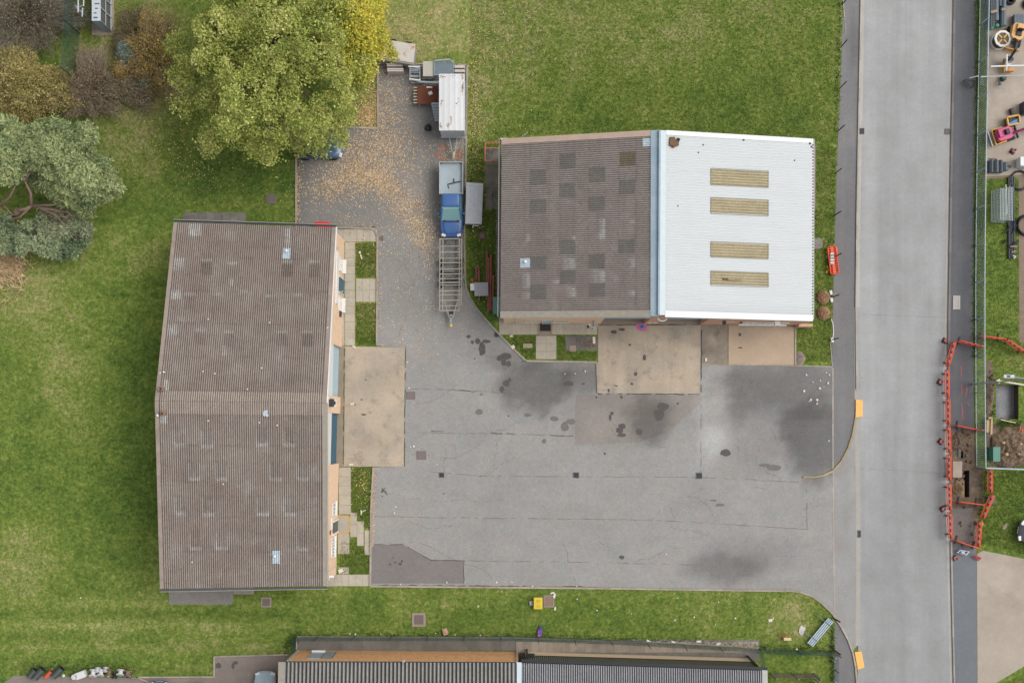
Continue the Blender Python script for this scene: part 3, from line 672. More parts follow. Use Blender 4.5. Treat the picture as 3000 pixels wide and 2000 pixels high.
# ---------------------------------------------------------------- roof helpers
class Roof:
    """flat roof slope given by four plan corners (unit plan x, y, height): eave start, eave end, ridge end, ridge start. u runs along the eave, v up to the ridge"""
    def __init__(s, c):
        s.c = [G(*p) for p in c]
        s.n = (s.c[1] - s.c[0]).cross(s.c[3] - s.c[0]).normalized()
        if s.n.z < 0: s.n = -s.n
    def P(s, u, v, off=0.):
        a, b, c, d = s.c
        return (a * (1 - u) + b * u) * (1 - v) + (d * (1 - u) + c * u) * v + s.n * off
    def UV(s, px, py):
        u = v = .5
        for _ in range(8):
            p = s.P(u, v); q = PX(p)
            e = Vector((px - q[0], py - q[1])); h = 1e-3
            a = PX(s.P(u + h, v)); b = PX(s.P(u, v + h))
            J = Matrix((((a[0] - q[0]) / h, (b[0] - q[0]) / h), ((a[1] - q[1]) / h, (b[1] - q[1]) / h)))
            d = J.inverted() @ e; u += d.x; v += d.y
        return u, v
    def rect(s, x0, y0, x1, y1):
        q = [s.UV(x, y) for x, y in ((x0, y0), (x1, y0), (x1, y1), (x0, y1))]
        return min(a for a, b in q), max(a for a, b in q), min(b for a, b in q), max(b for a, b in q)
    def profile(s, name, mat, n, amp, parent, shape='sine', rng=(0, 1, 0, 1), off=0., rows=40, tone=None, pale=None, seg=6, sheets=0, th=.0):
        u0, u1, v0, v1 = rng
        k0, k1 = u0 * n, u1 * n
        if shape == 'sine':
            ks = np.linspace(k0, k1, max(2, int(round((k1 - k0) * seg))) + 1); hs = np.sin(ks * 2 * np.pi)
        else:                                               # box profile: flat crown, flat pan
            base = np.array([0., .12, .5, .62]); hv = np.array([-1., 1., 1., -1.])
            ks = []; hs = []
            for i in range(int(math.floor(k0)), int(math.ceil(k1)) + 1):
                for b_, h_ in zip(base, hv):
                    if k0 <= i + b_ <= k1: ks.append(i + b_); hs.append(h_)
            ks = np.array(ks); hs = np.array(hs)
        rows = max(1, rows); V = []; gr = []; tn = []; pl = []
        for j in range(rows + 1):
            v = v0 + (v1 - v0) * j / rows
            step = 0.
            if sheets:
                f = (v * sheets) % 1.; step = .018 * (1 - f)
            for k, h in zip(ks, hs):
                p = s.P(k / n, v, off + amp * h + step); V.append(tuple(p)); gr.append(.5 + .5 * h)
                if tone: q = PX(p); tn.append(tone(q[0], q[1]))
                else: tn.append(1.)
                if pale: q = PX(p); pl.append(pale(q[0], q[1]))
                else: pl.append(0.)
        m = len(ks); F = [[j * m + i, j * m + i + 1, (j + 1) * m + i + 1, (j + 1) * m + i] for j in range(rows) for i in range(m - 1)]
        V = np.array(V); nrm = np.cross(V[1] - V[0], V[m] - V[0])
        if nrm[2] < 0: F = [f[::-1] for f in F]
        return fast(name, V, F, mat, parent=parent, attrs={'groove': gr, 'tone': tn, 'pale': pl}, smooth=(shape == 'sine'))
    def slab(s, mb, rng, lo, hi):
        u0, u1, v0, v1 = rng
        a = [s.P(u, v, lo) for u, v in ((u0, v0), (u1, v0), (u1, v1), (u0, v1))]
        mb.slab(a, s.n * (hi - lo))
def rects(lst, soft=2.):
    def f(x, y):
        t = 1.
        for x0, y0, x1, y1, m in lst:
            w = sstep(x0 - soft, x0 + soft, x) * (1 - sstep(x1 - soft, x1 + soft, x)) * sstep(y0 - soft, y0 + soft, y) * (1 - sstep(y1 - soft, y1 + soft, y))
            t *= 1 + (m - 1) * w
        return t
    return f
BRICK = M('peach_brick', (240, 206, 174), .85, .07, 2.5, rgb2=(228, 192, 160), mixscale=3, bmp=.15)
BRICK_RED = M('brown_brick', (214, 170, 142), .85, .10, 3, rgb2=(196, 152, 126), mixscale=3, bmp=.15)
BRICK_OR = M('orange_brick', (244, 188, 134), .85, .12, 5, rgb2=(226, 164, 114), mixscale=3.5, bmp=.2)
WALLDARK = M('gable_cladding', (150, 132, 118), .85, .12, 2)
WHITE = M('white_paint', (236, 236, 232), .5, .03, 4)
OFFW = M('white_sheet', (228, 226, 220), .5, .05, 3)
DARKM = M('dark_metal', (54, 56, 60), .55, .15, 4)
GUTTER = M('dark_gutter', (82, 82, 82), .6, .15, 4)
GUTTER_L = M('pale_gutter', (172, 168, 160), .6, .1, 4)
VERGE = M('verge_cap', (160, 144, 132), .8, .1, 1.5, rgb2=(142, 130, 122), mixscale=1)
VERGE_P = M('pinkish_verge_cap', (190, 166, 150), .8, .08, 1.5)
VERGE_L = M('lichen_verge', (158, 152, 140), .85, .14, 3, rgb2=(176, 158, 112), mixscale=2.6, mixlo=.56, mixhi=.7)
TEAL = M('teal_door', (58, 100, 114), .5, .1, 4)
GLASS = glass_mat('window_glass', (50, 58, 64)); GLASS_P = glass_mat('pale_window_glass', (150, 164, 168), .2)
BLUEV = M('blue_flashing', (152, 170, 182), .6, .06, 2, rgb2=(138, 158, 172), mixscale=.7)
BLUEL = M('blue_patch_sheet', (186, 200, 208), .5, .05, 3)
def shutter(name, a, b, z0, z1, mat, parent, n=26, out=(1, 0), depth=.03):
    """ribbed roller shutter between plan points a, b, facing out"""
    mb = MB(); A, B = Vector((a[0], a[1], 0)), Vector((b[0], b[1], 0)); o = Vector((out[0], out[1], 0))
    for i in range(n):
        za, zb = z0 + (z1 - z0) * i / n, z0 + (z1 - z0) * (i + 1) / n; zm = (za + zb) / 2
        q = [A + Vector((0, 0, za)), B + Vector((0, 0, za)), B + Vector((0, 0, zb - .004)), A + Vector((0, 0, zb - .004))]
        mb.slab(q, o * depth)
        mb.slab([A + o * depth + Vector((0, 0, za + .02)), B + o * depth + Vector((0, 0, za + .02)), B + o * depth + Vector((0, 0, zm)), A + o * depth + Vector((0, 0, zm))], o * .02)
    return mb.build(name, mat, parent)
def wbox(mb, frame, t0, t1, z0, z1, d0, d1):
    """box on a wall: frame=(A, dir, out); t along the wall in m, d outwards"""
    A, d, o = frame; z = Vector((0, 0, 1))
    q = [A + d * t0 + o * d0 + z * z0, A + d * t1 + o * d0 + z * z0, A + d * t1 + o * d0 + z * z1, A + d * t0 + o * d0 + z * z1]
    return mb.slab(q, o * (d1 - d0))
def window(frame, t0, t1, z0, z1, parent, nm=2, fr=WHITE, gl=GLASS, sill=True, rec=0.):
    mb = MB(); f = .07; d0, d1 = rec + .003, rec + .05
    for a, b, c, e in ((t0, t1, z0, z0 + f), (t0, t1, z1 - f, z1)): wbox(mb, frame, a, b, c, e, d0, d1)
    for i in range(nm + 1):
        tc = t0 + f / 2 + (t1 - t0 - f) * i / nm
        wbox(mb, frame, tc - f / 2, tc + f / 2, z0 + f, z1 - f, d0, d1)
    wbox(mb, frame, t0 + f, t1 - f, z0 + (z1 - z0) * .62, z0 + (z1 - z0) * .62 + .05, d0, d1 - .006)
    w = mb.build('window', fr, parent)
    mb = MB(); wbox(mb, frame, t0 + f * .5, t1 - f * .5, z0 + f * .5, z1 - f * .5, rec + .002, rec + .02); mb.build('pane', gl, w)
    if sill:
        mb = MB(); wbox(mb, frame, t0 - .06, t1 + .06, z0 - .07, z0 - .002, .002, .14); mb.build('sill', fr, w)
    return w
# ================================================================ west factory unit
EH, RH = 4.05, 6.45
bl = thing('factory_building', 'long brick factory unit with a brown corrugated roof beside the west lawn', 'building', tuple(G(760, 1190, 0)))
NWe, NEe, SEe, SWe = (510, 652, EH), (983, 667, EH), (957, 1715, EH), (470, 1723, EH)
RW, RE = (455, 1174, RH), (955.5, 1180, RH)
rN = Roof([NWe, NEe, RE, RW]); rS = Roof([SWe, SEe, RE, RW])
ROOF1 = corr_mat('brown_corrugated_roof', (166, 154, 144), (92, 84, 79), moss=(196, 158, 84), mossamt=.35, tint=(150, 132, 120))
PALE1 = [(553, 655, 590, 692, 1.25), (506, 755, 540, 790, 1.22), (500, 850, 532, 875, 1.25), (492, 950, 520, 980, 1.2), (835, 668, 852, 726, 1.2), (480, 1113, 494, 1146, 1.3), (470, 1216, 490, 1240, 1.25), (650, 1010, 665, 1040, 1.15), (672, 815, 684, 836, 1.2), (700, 850, 726, 858, 1.25)]
EDGE1 = [(x0, y0, x1, y1, min(.9, (m - 1) * 2.6)) for x0, y0, x1, y1, m in PALE1]; PALE1 = []
for x, y in ((590, 760), (663, 770), (825, 765), (905, 765), (540, 860), (620, 860), (778, 865), (855, 862), (570, 965), (655, 970), (810, 970), (885, 970)):
    PALE1 += [(x, y + 8, x + 32, y + 46, random.choice((.72, .80, .86, .92)))]; EDGE1 += [(x, y - 2, x + 32, y + 5, .45)]
for x, y in ((508, 1255), (590, 1258), (750, 1255), (830, 1255), (552, 1355), (632, 1355), (790, 1355), (870, 1355), (512, 1457), (592, 1457), (752, 1457), (832, 1457), (555, 1558), (633, 1558), (790, 1570), (870, 1560)):
    PALE1 += [(x, y - 6, x + 36, y + 46, .88)]; EDGE1 += [(x, y + 43, x + 36, y + 54, .55), (x - 2, y, x + 5, y + 46, .4), (x + 15, y, x + 19, y + 46, .25), (x + 31, y, x + 35, y + 46, .3)]
rt1 = rects(PALE1)
def summed(lst, soft=2.):
    def f(x, y):
        t = 0.
        for x0, y0, x1, y1, m in lst:
            if x0 - 5 < x < x1 + 5 and y0 - 5 < y < y1 + 5: t += m * sstep(x0 - soft, x0 + soft, x) * (1 - sstep(x1 - soft, x1 + soft, x)) * sstep(y0 - soft, y0 + soft, y) * (1 - sstep(y1 - soft, y1 + soft, y))
        return t
    return f
pf1_ = summed(EDGE1)
pf1 = lambda x, y: min(1., pf1_(x, y) + .5 * max(0, fbm(x, y, .02, 11) - .35) + .3 * blob(x, y, 482, 1175, 12, 50, .6))
LAP1 = (757, 852, 948, 1046, 1144, 1306, 1412, 1514, 1615)
def laps(x, y):
    t = 1.
    for k in LAP1: t *= 1 - .22 * math.exp(-((y - k - (x - 700) * .012) / 2.2) ** 2) * (.5 + .5 * math.sin(x * .05 + k))
    for k in (560, 640, 722, 803, 884): t *= 1 - .10 * math.exp(-((x - k + (y - 1190) * (.03 if y > 1180 else -.06)) / 2.) ** 2)
    return t * (1 - .10 * max(0, fbm(x * .3, y, .03, 21)))
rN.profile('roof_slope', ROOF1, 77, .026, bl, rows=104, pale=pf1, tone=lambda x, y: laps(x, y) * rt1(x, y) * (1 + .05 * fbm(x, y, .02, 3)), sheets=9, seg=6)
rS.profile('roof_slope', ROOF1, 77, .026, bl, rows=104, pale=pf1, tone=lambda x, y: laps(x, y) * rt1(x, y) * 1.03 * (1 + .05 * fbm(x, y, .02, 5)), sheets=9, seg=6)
RIDGE1 = corr_mat('pale_ridge_cap', (180, 166, 154), (104, 94, 87), moss=(190, 160, 92), mossamt=.3)
rc = rN.profile('ridge_cap', RIDGE1, 77, .026, bl, rng=(.03, .985, .945, 1.), off=.035, rows=4)
rS.profile('ridge_cap', RIDGE1, 77, .026, bl, rng=(.03, .985, .935, 1.), off=.035, rows=4)
for rr in (rN, rS):
    mb = MB(); rr.slab(mb, (-.002, .021, 0, 1), -.05, .055); mb.build('verge', VERGE, bl)
    mb = MB(); rr.slab(mb, (.978, 1.003, 0, 1), -.05, .055); mb.build('verge', VERGE_L if rr is rS else VERGE, bl)
    mb = MB(); rr.slab(mb, (1.0032, 1.008, -.004, 1), -.22, .075); mb.build('bargeboard', WHITE if rr is rN else GUTTER_L, bl)
for rr, up in ((rN, 1), (rS, -1)):
    a, b = rr.P(-.004, -.012, -.04), rr.P(1.006, -.012, -.04); a.z = b.z = EH - .06
    mb = MB(); mb.bar(a, b, .12, .10); mb.build('gutter', GUTTER if up < 0 else DARKM, bl)
    off = Vector((0, up * .08, 0))
    mb = MB(); mb.bar(a + off, b + off, .03, .12); mb.build('gutter_lip', GUTTER_L, bl)
# walls (thickness .3): base line of the east gable in plan units
E0, E1 = Vector(G(1009, 705)), Vector(G(985, 1681)); W0 = Vector(G(510 + 28, 652 + 26)); 
ed = (E1 - E0); LE = ed.length; ed.normalize(); eo = Vector((-ed.y, ed.x, 0)); eo = eo if eo.x > 0 else -eo
FE = (E0, ed, eo)
def zroof1(t): return EH - .02 + (RH - EH - .10) * (1 - abs(2 * t / LE - 1))
def gable_piece(mb, t0, t1, z0=0., d0=-.3, d1=0., flat=None):
    ts = [t0] + ([LE / 2] if t0 < LE / 2 < t1 else []) + [t1]
    z = Vector((0, 0, 1))
    q = [E0 + ed * t0 + eo * d0 + z * z0, E0 + ed * t1 + eo * d0 + z * z0] + [E0 + ed * t + eo * d0 + z * (flat if flat else zroof1(t)) for t in ts[::-1]]
    mb.slab(q, eo * (d1 - d0))
def tE(py): return (py - 705) / 976 * LE
mb = MB()
for a, b in ((705, 1018), (1163, 1211), (1356, 1681)): gable_piece(mb, tE(a), tE(b))
mb.build('gable_wall', BRICK, bl)
mb = MB()
for a, b in ((1018, 1163), (1211, 1356)): gable_piece(mb, tE(a) + .003, tE(b) - .003, 3.7, -.19, -.02)
mb.build('fascia_panel', OFFW, bl)
BLUES = M('pale_blue_shutter', (172, 194, 204), .45, .05, 3); 
for (a, b), m_ in (((1018, 1163), BLUES), ((1211, 1356), M('teal_shutter', (66, 104, 122), .45, .06, 3))):
    p, q = E0 + ed * (tE(a) + .01) - eo * .25, E0 + ed * (tE(b) - .01) - eo * .25
    shutter('roller_shutter', p, q, .02, 3.69, m_, bl, 26, (eo.x, eo.y))
# other three walls
nw = E0 - eo * ((1009 - 540) / S * 1.0); 
NWc, SWc = Vector(G(568, 692)), Vector(G(532, 1686))
mb = MB()
def wallseg(mb, a, b, z1, inn):
    a, b = Vector((a.x, a.y, 0)), Vector((b.x, b.y, 0))
    mb.slab([a, b, b + Vector((0, 0, z1)), a + Vector((0, 0, z1))], Vector((inn[0], inn[1], 0)) * .28)
for a_, b_, i_ in ((NWc, E0 - eo * .31, (0, -1)), (SWc, E1 - eo * .31, (0, 1))): mb = MB(); wallseg(mb, a_, b_, EH - .12, i_); mb.build('side_wall', WALLDARK, bl)
mb = MB(); z = Vector((0, 0, 1)); mid = (NWc + SWc) / 2
mb.slab([NWc, SWc, SWc + z * (EH - .1), mid + z * (RH - .2), NWc + z * (EH - .1)], Vector((.28, 0, 0))); mb.build('west_gable_wall', WALLDARK, bl)
# east gable fittings
mb = MB(); wbox(mb, FE, tE(757), tE(903), 2.75, 3.55, .003, .07); mb.build('sign_board', WHITE, bl)
for a, b in ((764, 804), (876, 917)):
    window(FE, tE(a), tE(b), 1.15, 2.1, bl, 2, gl=M('white_blind', (228, 228, 224), .6, .03), sill=False)
    mb = MB(); wbox(mb, FE, tE(a), tE(b), .35, .62, .003, .26); mb.build('window_box', WHITE, bl)
mb = MB(); wbox(mb, FE, tE(822), tE(863), .05, 2.15, .003, .06); dr = mb.build('door', TEAL, bl)
mb = MB(); wbox(mb, FE, tE(857), tE(860), 1., 1.12, .062, .12); mb.build('handle', WHITE, dr)
mb = MB(); wbox(mb, FE, tE(822) - .08, tE(822) - .003, .05, 2.2, .003, .08); wbox(mb, FE, tE(863) + .003, tE(863) + .08, .05, 2.2, .003, .08); mb.build('door_frame', OFFW, dr)
mb = MB(); wbox(mb, FE, tE(916), tE(933), 1.2, 1.6, .003, .12); mb.build('wall_vent', DARKM, bl)
for y0_, y1_, z0_, z1_ in ((1173, 1182, 2.2, 2.75), (1184, 1193, 2.2, 2.75), (1166, 1174, 5.4, 5.8)): mb = MB(); wbox(mb, FE, tE(y0_), tE(y1_), z0_, z1_, .003, .06); mb.build('wall_plate', WHITE, bl)
mb = MB(); wbox(mb, FE, tE(1172), tE(1194), 4.7, 5.25, .003, .28); wbox(mb, FE, tE(1178), tE(1188), 4.45, 4.7, .003, .34); mb.build('alarm_box', DARKM, bl)
window(FE, tE(1466), tE(1502), 1.3, 2.6, bl, 3); window(FE, tE(1566), tE(1622), 1.3, 2.6, bl, 6); window(FE, tE(1506), tE(1540), 2.45, 2.95, bl, 4, sill=False)
mb = MB(); wbox(mb, FE, tE(1522), tE(1553), .05, 2.2, .003, .05); dr = mb.build('door', M('dark_glazed_door', (70, 76, 78), .35, .1), bl)
mb = MB()
for y in (1518, 1554): wbox(mb, FE, tE(y), tE(y + 4), .04, 2.4, .003, .10)
mb.build('door_frame', WHITE, dr)
mb = MB(); wbox(mb, FE, tE(1540), tE(1552), 3.4, 3.6, .003, .08); mb.build('wall_vent', M('brown_vent', (120, 92, 70), .7), bl)
mb = MB(); wbox(mb, FE, tE(1668), tE(1674), 2.9, 3.2, .003, .3); mb.build('security_light', WHITE, bl)
for a_, b_, c_, d_ in ((tE(705) + 1.0, tE(705) + 1.04, 3.0, 3.9), (tE(1654), tE(1656), 0, 4.2)): mb = MB(); wbox(mb, FE, a_, b_, c_, d_, .003, .06); mb.build('downpipe', OFFW, bl)
# roof fittings
def roofpatch(rr, rng, mat, parent, name='roof_patch', n=77, amp=.026, tone=None, off=.02):
    return rr.profile(name, mat, n, amp, parent, rng=rng, off=off, rows=6, tone=tone)
PATCH = corr_mat('pale_blue_sheet', (196, 210, 218), (164, 180, 190))
roofpatch(rN, rN.rect(829, 727, 850, 758), PATCH, bl, 'rooflight_patch'); roofpatch(rS, rS.rect(799, 1612, 820, 1650), PATCH, bl, 'rooflight_patch')
for rr, (x, y) in ((rN, (840, 735)), (rS, (806, 1628))):
    mb = MB(); u, v = rr.UV(x, y); p = rr.P(u, v, .02); mb.lathe([(.09, 0), (.09, .14), (.0, .17)], 10, p); mb.build('roof_vent', WHITE, bl)
TERRA = M('terracotta_pot', (150, 116, 100), .8, .2, 5)
for rr, x, y in ((rN, 476, 1139), (rS, 480, 1211)):
    u, v = rr.UV(x, y); p = rr.P(u, v, .0)
    mb = MB(); mb.box(p + Vector((0, 0, .12)), (.32, .28, .34)); c_ = mb.build('chimney_stub', TERRA, bl, bevel=.02)
    mb = MB(); mb.lathe([(.1, .28), (.12, .5), (.09, .5), (.08, .3)], 10, p); mb.build('chimney_pot', TERRA, c_)
for x, y, r in ((468, 1140, .09), (463, 1216, .1), (481, 1090, .07)):
    rr = rN if y < 1170 else rS; u, v = rr.UV(x, y); mb = MB(); mb.lathe([(r, 0), (r * .9, .12), (0, .18)], 10, rr.P(u, v, .05)); mb.build('ridge_vent', WHITE, bl)
for x, y in ((630, 1094), (595, 1088), (790, 945), (767, 1078), (470, 1092), (610, 1232), (760, 1237), (654, 1417), (812, 1245), (563, 1645), (960, 960), (725, 1140), (610, 935)):
    rr = rN if y < 1176 else rS; u, v = rr.UV(x, y); mb = MB(); mb.lathe([(.06, -.02), (.05, .03), (0, .05)], 6, rr.P(u, v, .04)); mb.build('lichen_spot', OFFW, bl)
mb = MB(); u, v = rS.UV(780, 1209)
for i in range(5): mb.box(rS.P(u + random.uniform(-.012, .012), v + random.uniform(-.012, .012), .06), (.22, .16, .06), random.uniform(0, 3))
mb.build('slipped_felt_scrap', M('pale_blue_scrap', (196, 206, 220), .7), bl)

# ================================================================ east double unit
E2, R2 = 4.3, 6.72
b2 = thing('twin_factory_building', 'factory unit with half a brown sheet roof and half a white metal roof', 'building', tuple(G(1920, 680, 0)))
rB = Roof([(1466, 925, E2), (1470, 409, E2), (1906, 384, R2), (1905, 922, R2)])       # west slope: u runs north
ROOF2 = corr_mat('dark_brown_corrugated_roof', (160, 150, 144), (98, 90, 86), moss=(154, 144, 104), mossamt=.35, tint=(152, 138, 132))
pale2 = [(540, 685, 552, 708), (675, 690, 686, 704), (752, 685, 764, 702), (845, 640, 861, 655), (530, 798, 553, 846), (650, 755, 686, 790), (740, 790, 773, 828), (660, 840, 686, 872), (845, 755, 861, 783), (755, 640, 773, 700), (618, 820, 640, 832), (530, 855, 553, 876), (840, 850, 861, 868)]
PALE2 = []; EDGE2 = [(1885, 404, 1906, 432, .7)] + [(1902, y_, 1908, y_ + 5, .8) for y_ in range(440, 915, 43)]
for x0, y0, x1, y1 in pale2: EDGE2 += [(x0 + 1000, y0, x1 + 1000, y1, .35), (x0 + 1000 + (x1 - x0) * .55, y0 + 4, x1 + 1000, y1 - 4, .45)]
PALE2 += [(1860, 400, 1906, 925, .98), (1466, 885, 1906, 925, .97), (1550, 625, 1600, 880, .93), (1690, 480, 1725, 560, .92), (1690, 700, 1725, 880, .95), (1870, 500, 1905, 900, 1.03)]
rt2 = rects(PALE2, 2.); pf2_ = summed(EDGE2); pf2 = lambda x, y: min(1., pf2_(x, y) + .35 * max(0, fbm(x, y, .03, 31) - .4))
def tone2(x, y):
    t = rt2(x, y) * (1 + .06 * fbm(x, y, .02, 8))
    for yy in (497, 583, 670, 755, 840): pass
    for xx in (1554, 1641, 1726, 1814, 1863): t *= 1 - .24 * math.exp(-((x - xx) / 2.) ** 2) * (.6 + .4 * math.sin(y * .07 + xx))
    return t
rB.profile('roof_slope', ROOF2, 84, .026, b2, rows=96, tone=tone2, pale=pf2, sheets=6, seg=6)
RLD = corr_mat('dirty_rooflight', (122, 117, 112), (96, 92, 88), moss=(150, 144, 130), mossamt=.5)
for x, y in ((1577, 519), (1577, 604), (1664, 472), (1663, 557), (1663, 724), (1664, 812), (1750, 512), (1749, 597), (1749, 765), (1750, 850), (1577, 771), (1577, 855), (1838, 548), (1836, 721), (1840, 466)):
    w, h = (23, 20)
    roofpatch(rB, rB.rect(x - w, y - h, x + w, y + h), RLD if x != 1840 else corr_mat('mossy_rooflight', (118, 110, 92), (90, 84, 70), moss=(130, 124, 84), mossamt=.6), b2, 'rooflight', 84, .022, off=.022)
roofpatch(rB, rB.rect(1524, 757, 1553, 784), PATCH, b2, 'roof_patch', 84); roofpatch(rB, rB.rect(1883, 406, 1906, 428), PATCH, b2, 'roof_patch', 84)
u, v = rB.UV(1539, 767); mb = MB(); mb.lathe([(.1, 0), (.09, .16), (0, .2)], 10, rB.P(u, v, .02)); mb.build('roof_vent', WHITE, b2)
mb = MB(); rB.slab(mb, (.972, 1.004, 0, 1), -.05, .06); mb.build('verge', VERGE_P, b2)
mb = MB(); rB.slab(mb, (-.013, .024, 0, 1), -.05, .06); mb.build('verge', VERGE_L, b2)
a, b = rB.P(-.005, -.012), rB.P(1.004, -.012)
mb = MB(); mb.bar(a - Vector((0, 0, .06)), b - Vector((0, 0, .06)), .08, .08); mb.build('gutter', DARKM, b2)
mb = MB(); mb.bar(a + Vector((-.06, 0, -.04)), b + Vector((-.06, 0, -.04)), .03, .10); mb.build('gutter_lip', GUTTER_L, b2)
# ridge flashing and white roof
rF = Roof([(1905.5, 923, R2 + .01), (1906.5, 384, R2 + .01), (1933, 383, R2 + .02), (1929, 925, R2 + .02)])
mb = MB(); rF.slab(mb, (-.004, 1.002, -.01, .97), -.05, .065); mb.build('ridge_flashing', BLUEV, b2)
rWh = Roof([(2379, 934, E2), (2380, 409, E2), (1933, 383, R2 + .22), (1930, 921, R2 + .22)])
WROOF = corr_mat('white_sheet_roof', (198, 202, 203), (193, 198, 200), rough=.45, var=.03)
def tonew(x, y):
    t = 1. - .06 * sstep(880, 925, y) + .012 * fbm(x, y, .02, 2)
    t *= 1 - .045 * max(0, fbm(x * .12, y * 2.2, .03, 41)) - .06 * sstep(2350, 2378, x) * max(0, fbm(x, y, .05, 43))
    for yy in range(430, 900, 47): t *= 1 - .022 * math.exp(-((y - yy - (x - 1930) * .04) / 1.6) ** 2)
    for yy in (893, 902, 911): t *= 1 - .05 * math.exp(-((y - yy - (x - 1930) * .02) / 2.) ** 2)
    t *= 1 - .04 * math.exp(-((x - 2167) / 1.) ** 2)
    return t
rWh.profile('roof_slope', WROOF, 66, .006, b2, shape='box', rows=40, tone=tonew)
mb = MB(); rWh.slab(mb, (-.003, 1.002, .962, .995), .02, .035); mb.build('ridge_trim', M('greyish_ridge_trim', (196, 208, 212), .5, .05), b2)
mb = MB(); rWh.slab(mb, (-.003, 1.002, .9955, 1.006), -.35, .04); mb.build('ridge_upstand', BLUEV, b2)
for rng in ((.978, 1.004, -.004, .961), (-.013, .022, -.004, .961)):
    mb = MB(); rWh.slab(mb, rng, -.05, .045); mb.build('verge_trim', M('white_verge_trim', (214, 216, 216), .4, .02), b2)
for x0, y0, x1, y1 in ((2083, 497.5, 2250, 546), (2083, 582, 2250, 630), (2083, 710, 2250, 757), (2083, 795, 2250, 840)):
    rg = rWh.rect(x0, y0 + 5, x1, y1 - 5)
    RLY = MATS.get('yellowed_rooflight') or corr_mat('yellowed_rooflight', (178, 166, 136), (158, 146, 114), moss=(140, 126, 88), mossamt=.8)
    rl = rWh.profile('rooflight', RLY, 66, .018, b2, shape='box', rng=rg, off=.025, rows=8)
    u0, u1, v0, v1 = rg; mb = MB(); e = .0022
    for r in ((u0 - e, u0, v0, v1), (u1, u1 + e, v0, v1), (u0, u1, v0 - e, v0), (u0, u1, v1, v1 + e)): rWh.slab(mb, r, .0, .05)
    mb.build('rooflight_frame', M('rooflight_edge', (150, 142, 110), .7), b2)
a, b = rWh.P(-.004, -.006), rWh.P(1.003, -.006)
mb = MB(); mb.bar(a - Vector((0, 0, .08)), b - Vector((0, 0, .08)), .07, .10); mb.build('gutter', M('blue_grey_gutter', (84, 104, 118), .5), b2)
mb = MB(); mb.bar(a + Vector((.06, 0, -.05)), b + Vector((.06, 0, -.05)), .03, .10)
for i in range(60):
    p = a + (b - a) * ((i + .5) / 60); mb.box(p + Vector((0, 0, -.03)), (.12, .09, .02))
mb.build('gutter_lip', WHITE, b2)
mb = MB(); u, v = rWh.UV(2252, 810)
for (x, y, r) in ((2118, 818, .1), (2128, 820, .06), (2178, 410, .08), (2328, 470, .05), (1986, 603, .05), (2046, 447, .05), (2060, 425, .06), (2377, 430, .07), (2372, 420, .1)):
    u, v = rWh.UV(x, y); mb.lathe([(r, -.01), (r * .7, .035), (0, .045)], 8, rWh.P(u, v, .02))
mb.build('roof_grime', M('roof_grime', (92, 82, 72), .9, .3, 8), b2)['kind'] = 'stuff'
# south wall
S0, S1 = Vector(G(1476, 946)), Vector(G(2336, 953)); sd_ = (S1 - S0); LS = sd_.length; sd_.normalize(); so = Vector((sd_.y, -sd_.x, 0))
FS = (S0, sd_, so)
def tS(px): return (px - 1476) / 860 * LS
def zr2(t):
    f = t / LS; r = .529
    return E2 - .1 + (R2 - E2 - .12) * (f / r if f < r else (1 - f) / (1 - r))
def piece2(mb, t0, t1, z0=0., d0=-.3, d1=0.):
    ts = [t0] + ([LS * .529] if t0 < LS * .529 < t1 else []) + [t1]; z = Vector((0, 0, 1))
    q = [S0 + sd_ * t0 + so * d0 + z * z0, S0 + sd_ * t1 + so * d0 + z * z0] + [S0 + sd_ * t + so * d0 + z * zr2(t) for t in ts[::-1]]
    mb.slab(q, so * (d1 - d0))
mb = MB(); piece2(mb, 0, tS(1758)); mb.build('gable_wall', BRICK, b2)
mb = MB()
for x0, x1 in ((1886, 1924), (2050, 2336)): piece2(mb, tS(x0), tS(x1))
mb.build('gable_wall', BRICK_RED, b2)
GREYS = M('grey_blue_shutter', (176, 190, 198), .45, .05, 3, rgb2=(150, 166, 176), mixscale=2)
for x0, x1 in ((1758, 1886), (1924, 2050)):
    p, q = S0 + sd_ * (tS(x0) + .01) - so * .42, S0 + sd_ * (tS(x1) - .01) - so * .42
    shutter('roller_shutter', p, q, .02, 4.2, GREYS, b2, 28, (so.x, so.y))
    mb = MB(); piece2(mb, tS(x0) + .003, tS(x1) - .003, 4.2, -.3, -.02)
    mb.build('cladding_panel', GREYS, b2)
for x0, x1 in ((1536, 1580), (1620, 1664)): window(FS, tS(x0), tS(x1), 1.6, 2.5, b2, 3, fr=M('cream_frame', (206, 196, 176), .6))
mb = MB(); wbox(mb, FS, tS(1589), tS(1612), .05, 2.2, .003, .06); dr = mb.build('door', M('pale_blue_door', (176, 196, 206), .5), b2)
mb = MB(); wbox(mb, FS, tS(1588), tS(1589), .05, 2.3, .003, .1); wbox(mb, FS, tS(1612), tS(1613), .05, 2.3, .003, .1); mb.build('door_frame', WHITE, dr)
window(FS, tS(2158), tS(2292), 1.1, 2.3, b2, 8)
mb = MB(); wbox(mb, FS, tS(2150), tS(2156), 2.2, 2.5, .003, .1); mb.build('wall_vent', DARKM, b2)
for x, w_, z_ in ((2112, 4, 2.4), (2120, 4, 2.4), (2128, 4, 2.4), (1892, 10, 1.3), (1907, 10, 1.3)): mb = MB(); wbox(mb, FS, tS(x), tS(x + w_), z_, z_ + .3, .003, .03); mb.build('wall_plate', WHITE, b2)
mb = MB(); p = S0 + sd_ * tS(2098) + so * .003; mb.box(p + so * .14 + Vector((0, 0, 3.3)), (.22, .28, .2)); mb.build('security_light', DARKM, b2, bevel=.02)
